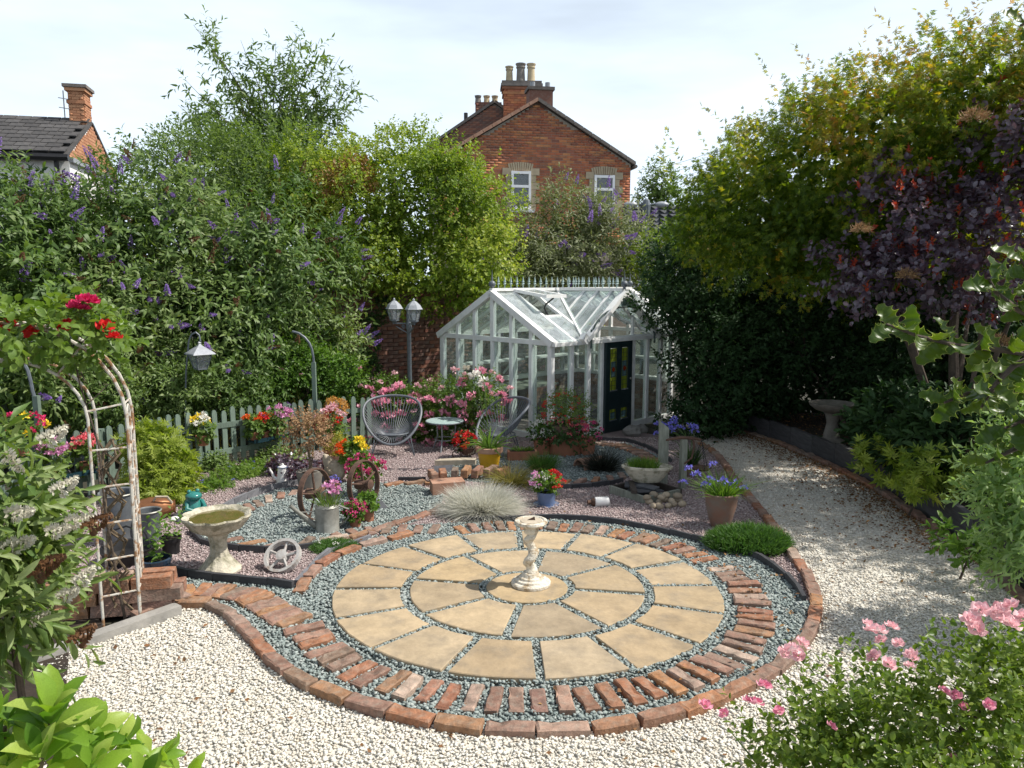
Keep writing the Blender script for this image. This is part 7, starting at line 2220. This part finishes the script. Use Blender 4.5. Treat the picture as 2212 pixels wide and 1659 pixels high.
def cushion(name, lab, px, py, m_, n, rx, ry, h_, L, tilt=.5):
    x_, y_ = P(px, py)
    t = thing(name, lab, 'plant', (x_, y_, gz(y_)))
    a_ = rng.uniform(0, 6.28, n); rr = np.sqrt(rng.random(n))
    p = np.stack([rx * rr * np.cos(a_), ry * rr * np.sin(a_), h_ * np.sqrt(np.maximum(0, 1 - rr ** 2.5)) * rng.uniform(.75, 1, n) * (1 + .15 * wob(np.stack([np.cos(a_) * rr, np.sin(a_) * rr, rr], 1) * 3, 3))], 1)
    d = np.stack([np.cos(a_) * rr, np.sin(a_) * rr, np.full(n, .9)], 1) + rng.normal(size=(n, 3)) * .3
    lf_ = LF()
    V, F, T = leaves(p, d, rng.normal(size=(n, 3)), L * rng.uniform(.6, 1.2, n), np.full(n, L * .07), np.clip(rng.normal(.45, .22, n), 0, .95), T_LONG)
    lf_.put(V, F, T)
    ob('foliage', lf_.mesh('foliage', m_), t)
    return t
cushion('grass_cushion', 'fresh green lilyturf cushion straddling the right dark edging', 1615, 1188, 'grass_green', 6500, .31, .20, .12, .12)
t = cushion('thrift_cushion', 'small green thrift cushion with white flowers beside the brick edging', 722, 1188, 'grass_green', 3000, .19, .15, .05, .05)
blooms(t, [(random.uniform(-.14, .14), random.uniform(-.1, .1), .09) for _ in range(9)], .014, 'p_white', 10)

# --- red climbing rose on the arch
base = np.array(arch_pt(.5, .1, .5))
r1, tp, td = bush('red_climbing_rose', 'red climbing rose over the top of the white arch', 'rose', [B(120, 725, 4.55, 100, 28, .18), B(205, 745, 4.75, 45, 40, .16), B(30, 715, 4.3, 70, 26, .16), B(160, 690, 4.7, 40, 26, .12)], 130, .14, 6, .075, .05, 'leaf_rose', 251, tmpl=T_OVAL, up=.4, droop=.3, bump=.3, tb=.65, tr=.01, core=False, base=(pB[0] - .1, pB[1], gz(pB[1])))
def rose_mesh(m_, r_=1.0, n=18):
    lf_ = LF()
    for ring_i, (k, rr, tilt, sz) in enumerate(((3, .10, .3, .5), (5, .25, .8, .85), (5, .40, 1.25, 1.05))):
        a_ = np.arange(k) * 2 * PI / k + ring_i * .5
        p = np.stack([np.cos(a_) * rr * .4, np.sin(a_) * rr * .4, np.full(k, -.15 * ring_i)], 1)
        d = np.stack([np.cos(a_) * math.sin(tilt), np.sin(a_) * math.sin(tilt), np.full(k, math.cos(tilt))], 1)
        nn_ = np.stack([-np.cos(a_), -np.sin(a_), np.full(k, .6)], 1)
        tv_ = T_OVAL[0] * np.array([1, 1, -2.2])
        V, F, T = leaves(p, d, nn_, np.full(k, sz), np.full(k, sz * 1.05), rng.random(k) * .9, (tv_, T_OVAL[1]))
        lf_.put(V, F, T)
    return lf_.mesh('bloom', m_)
ROSE = {m_: rose_mesh(m_) for m_ in ('p_crimson', 'p_blush', 'p_red', 'p_pink')}
def roses(root, pts, r_, m_, tilt=.6):
    for p in pts:
        s = r_ * random.uniform(.8, 1.2)
        ob('bloom', ROSE[m_], root, tuple(p), rot=(random.uniform(0, tilt), random.gauss(0, tilt * .6), random.uniform(0, 6.3)), scale=s)
def rp(root, lst, Y): return [np.array(Q(px + random.uniform(-12, 12), py + random.uniform(-10, 10), Y + random.uniform(-.08, .08))) - np.array(root.location) for px, py in lst]
roses(r1, rp(r1, [(155, 655), (175, 650), (190, 652), (180, 665), (197, 640), (163, 660), (205, 648)], 4.55), .046, 'p_crimson')
roses(r1, rp(r1, [(62, 705), (70, 712), (22, 700), (235, 710), (238, 722), (122, 702), (2, 705), (140, 705)], 4.5), .045, 'p_red')

# --- white buddleia in the left foreground
r1, tp, td = bush('white_buddleia', 'white flowering buddleia arching in from the left foreground', 'bush', [B(-30, 1170, 3.3, 85, 180, .28), B(-50, 1320, 3.1, 100, 120, .3), B(30, 1290, 3.2, 60, 80, .2), B(-20, 1020, 3.4, 45, 60, .2)],
                  260, .26, 8, .135, .034, 'leaf_buddleia', 261, tmpl=T_OVAL, ang=.9, droop=.45, up=.3, gdroop=.25, bump=.2, hole=-.6, tb=.5, tv=.25, tr=.02, core=True, base=(-2.25, 3.3, gz(3.3)))
def place_spikes(root, lst, Y, L, m_, name='flower_spike'):
    for (px, py, ax, az) in lst:
        q = np.array(Q(px, py, Y)) - np.array(root.location)
        d = Vector((ax, random.uniform(-.3, 0), az)).normalized()
        o_ = ob(name, spike_mesh(m_), root, tuple(q))
        o_.rotation_euler = d.to_track_quat('Z', 'Y').to_euler()
        s = L * random.uniform(.85, 1.15)
        o_.scale = (s * 1.5, s * 1.5, s)
place_spikes(r1, [(95, 955, .8, .5), (120, 1065, .8, .55), (10, 980, .5, -.5), (25, 1110, .9, .2), (110, 1150, .9, .3), (150, 1130, 1, .3), (15, 1185, .9, .35), (170, 1260, .7, .7), (135, 1290, .7, .4), (60, 1340, .8, .3)], 3.05, .125, 'p_ivory')
place_spikes(r1, [(185, 1145, .85, .5), (90, 1225, .8, .4), (70, 1250, .8, .5), (160, 1390, .7, .6)], 3.0, .125, 'p_rust', 'seed_head')
for px, py in ((35, 1130), (70, 1180), (20, 1230), (60, 1090), (90, 1280), (10, 1300)):
    q = np.array(Q(px, py, 3.2)) - np.array(r1.location)
    part('stem', MB().tube([tuple(q + np.array([-.25, 0, -.35])), tuple(q + np.array([-.1, 0, -.12])), tuple(q)], .006, 5), 'green_stem', r1)

# --- lime leaved shrub, bottom left: every big leaf its own piece
x_, y_ = -1.62, 2.15
r1 = thing('lime_leaf_shrub', 'bright lime green broad leaved shrub in the bottom left corner', 'shrub', (x_, y_, gz(y_)))
BIG = []
for k in range(4):
    lf_ = LF()
    tv_ = T_OVAL[0].copy(); tv_[:, 2] = tv_[:, 2] * 1.2 - .10 * (tv_[:, 1] ** 2) * (k - 1)
    V, F, T = leaves(np.zeros((1, 3)), np.array([[0, 1., 0]]), np.array([[0, 0, 1.]]), np.array([1.]), np.array([.44 + .03 * k]), np.array([.05 + .26 * k]), (tv_, T_OVAL[1]))
    lf_.put(V, F, T)
    me_ = lf_.mesh('leaf', 'leaf_lime'); me_.polygons.foreach_set('use_smooth', [True] * len(me_.polygons))
    BIG.append(me_)
def rosette(root, c_, ax, n_, L, spread=1.0, mesh=BIG, nm='leaf'):
    ax = Vector(ax).normalized()
    x0_ = ax.orthogonal().normalized(); y0_ = ax.cross(x0_)
    for k in range(n_):
        a_ = k * 2.4 + random.uniform(-.3, .3)
        s_ = k / max(1, n_ - 1)
        el = (1.25 - .85 * s_) * spread + random.gauss(0, .1)
        rad = x0_ * math.cos(a_) + y0_ * math.sin(a_)
        d = (ax * math.cos(el) + rad * math.sin(el)).normalized()
        nn_ = (ax * math.sin(el) - rad * math.cos(el)).normalized()
        xx = d.cross(nn_)
        M = Matrix((xx, d, nn_)).transposed().to_euler()
        p = Vector(c_) - ax * (.05 * (1 - s_)) + ax * .03 * s_
        o_ = ob(nm, random.choice(mesh), root, tuple(p + d * .01), rot=M)
        sc_ = L * random.uniform(.75, 1.15) * (1 - .25 * s_)
        o_.scale = (sc_, sc_, sc_)
for (px, py, Y, ax, n_, L) in ((110, 1560, 2.0, (.15, -.1, 1), 15, .15), (10, 1570, 2.0, (-.3, -.1, 1), 12, .13), (190, 1600, 2.1, (.5, -.2, .8), 13, .13), (250, 1620, 2.15, (.9, -.1, .6), 10, .12), (330, 1640, 2.2, (1, 0, .45), 9, .11),
                               (90, 1640, 1.95, (.1, -.4, .9), 12, .13), (200, 1665, 2.0, (.3, -.4, .9), 11, .12), (20, 1660, 1.95, (-.2, -.3, .9), 10, .13), (300, 1690, 2.1, (.5, -.3, .8), 9, .11), (-60, 1620, 2.0, (-.4, 0, 1), 9, .13), (390, 1675, 2.25, (.9, -.1, .6), 7, .09)):
    q = np.array(Q(px, py, Y)) - np.array(r1.location)
    rosette(r1, q, ax, n_, L)
    part('stem', MB().tube([(0, 0, 0), tuple(q * np.array([.5, .5, .55])), tuple(q)], [.015, .011, .006], 6), 'twig', r1, True)

# --- pink rose shrub, bottom right
r1, tp, td = bush('foreground_rose', 'loose pink floribunda rose shrub in the bottom right foreground', 'rose', [B(1900, 1570, 2.75, 200, 100, .32), B(2080, 1540, 2.7, 170, 130, .32), B(1750, 1610, 2.75, 130, 70, .25), B(2180, 1470, 2.8, 90, 110, .25), B(2000, 1680, 2.5, 260, 90, .3)],
                  900, .14, 9, .038, .023, 'leaf_rose_sun', 271, ang=1.0, droop=.15, tmpl=T_OVAL, up=.7, bump=.25, hole=-.6, inner=.3, tb=.5, tv=.25, tr=.012, core=False, base=(1.35, 2.75, gz(2.75)))
roses(r1, rp(r1, [(1700, 1395), (1722, 1392), (1745, 1388), (1690, 1418), (1712, 1420)], 2.62), .028, 'p_blush')
roses(r1, rp(r1, [(1880, 1345), (1905, 1352), (1918, 1360), (1900, 1370), (1890, 1358), (1945, 1395), (1960, 1415), (1980, 1425), (1900, 1405), (1875, 1418), (1925, 1430), (1970, 1440)], 2.55), .025, 'p_blush')
roses(r1, rp(r1, [(2100, 1335), (2120, 1320), (2140, 1310), (2165, 1315), (2190, 1312), (2210, 1325), (2150, 1335), (2185, 1338), (2115, 1350), (2200, 1350)], 2.5), .030, 'p_blush')
roses(r1, rp(r1, [(1520, 1512), (1565, 1530), (1610, 1510), (1628, 1505), (2050, 1495), (2075, 1505), (2085, 1525), (1650, 1470), (2055, 1640), (2030, 1650), (1680, 1540), (2130, 1530), (1800, 1560)], 2.5), .023, 'p_pink')
for k in range(22):
    q = tp[rng.integers(len(tp))]
    part('stem', MB().tube([(q[0] * .3, q[1] * .3, 0.05), (q[0] * .7, q[1] * .7, q[2] * .6), tuple(q)], [.007, .005, .002], 5), 'green_stem', r1)

# --- holly spray at the right, close to the camera: each leaf a piece of its own
def holly_mesh(seed):
    r = random.Random(seed)
    half = []
    L, W = 1.0, .27
    nS = 33
    for i in range(nS):
        yv = i / (nS - 1)
        fr_ = (yv * 4.6 + .35) % 1.0
        sp = max(0.0, 1 - abs(2 * fr_ - 1)) ** 2.6
        w_ = W * math.sin(PI * min(1, yv * .96 + .03)) ** .62 * (.86 + .50 * sp)
        half.append((w_ if 0 < i < nS - 1 else (.015 if i == 0 else 0), yv))
    v, f = [], []
    for (w_, yv) in half:
        zz = .13 * (w_ / W) ** 2 + .05 * math.sin(yv * 14 + seed) * (w_ / W) - .05 * yv * yv
        v += [(-w_, yv, zz), (-w_ * .94, yv, zz * .85), (0, yv, -.06 * yv * yv), (w_ * .94, yv, zz * .85), (w_, yv, zz)]
    fi, fe = [], []
    for i in range(len(half) - 1):
        for j in range(4):
            q = (i * 5 + j, i * 5 + j + 1, i * 5 + j + 6, i * 5 + j + 5)
            (fe if j in (0, 3) else fi).append(q)
    me = bpy.data.meshes.new('leaf')
    me.from_pydata(v, [], fi + fe)
    me.materials.append(MATS['leaf_holly']); me.materials.append(MATS['holly_edge'])
    for k, p in enumerate(me.polygons):
        p.material_index = 0 if k < len(fi) else 1
        p.use_smooth = True
    a_ = me.attributes.new('tint', 'FLOAT', 'POINT')
    tv_ = r.uniform(.1, .8)
    a_.data.foreach_set('value', [tv_] * len(v))
    return me
HOLLY = [holly_mesh(k) for k in range(6)]
r1 = thing('holly_branch', 'holly branches with spiny yellow edged leaves reaching in at the right', 'holly', (2.2, 1.75, gz(1.75)))
def spray(pts, L, seed, n_):
    rr = random.Random(seed)
    P3 = [Vector(Q(*p)) - Vector(r1.location) for p in pts]
    part('twig', MB().tube(P3, [.008 - .0055 * i / (len(P3) - 1) for i in range(len(P3))], 6), 'bark', r1, True)
    for k in range(n_):
        s_ = (k + .5) / n_ * (len(P3) - 1)
        i = min(int(s_), len(P3) - 2)
        p = P3[i].lerp(P3[i + 1], s_ - i)
        ax = (P3[i + 1] - P3[i]).normalized()
        a_ = k * 2.4 + rr.uniform(-.4, .4)
        x0_ = ax.orthogonal().normalized(); y0_ = ax.cross(x0_)
        rad = x0_ * math.cos(a_) + y0_ * math.sin(a_)
        d = (ax * .55 + rad * .9 + Vector((0, -.15, .15))).normalized()
        nn_ = (Vector((rr.gauss(0, .5), -.75, .55)) - d * d.dot(Vector((0, -.75, .55)))).normalized()
        xx = d.cross(nn_).normalized(); nn_ = xx.cross(d)
        o_ = ob('leaf', rr.choice(HOLLY), r1, tuple(p), rot=Matrix((xx, d, nn_)).transposed().to_euler())
        s2 = L * rr.uniform(.66, 1.02)
        o_.scale = (s2, s2, s2)
spray([(2260, 770, 1.75), (2150, 755, 1.7), (2060, 745, 1.68), (1980, 725, 1.66), (1915, 700, 1.64)], .078, 1, 19)
spray([(2260, 700, 1.8), (2200, 670, 1.75), (2150, 630, 1.72), (2135, 600, 1.7)], .08, 2, 11)
spray([(2260, 850, 1.7), (2170, 840, 1.66), (2090, 850, 1.62), (2040, 870, 1.6)], .076, 3, 13)
spray([(2260, 760, 1.6), (2190, 790, 1.58), (2150, 830, 1.56), (2120, 880, 1.55)], .074, 4, 11)
spray([(2270, 900, 1.7), (2210, 910, 1.68), (2170, 925, 1.66)], .075, 5, 8)
spray([(2280, 640, 1.8), (2230, 600, 1.76), (2205, 560, 1.74)], .078, 6, 8)
spray([(2300, 30, 1.6), (2240, 40, 1.55), (2205, 55, 1.52)], .06, 7, 5)
spray([(2280, 980, 1.75), (2215, 960, 1.7), (2160, 985, 1.68), (2130, 1000, 1.66)], .07, 8, 8)
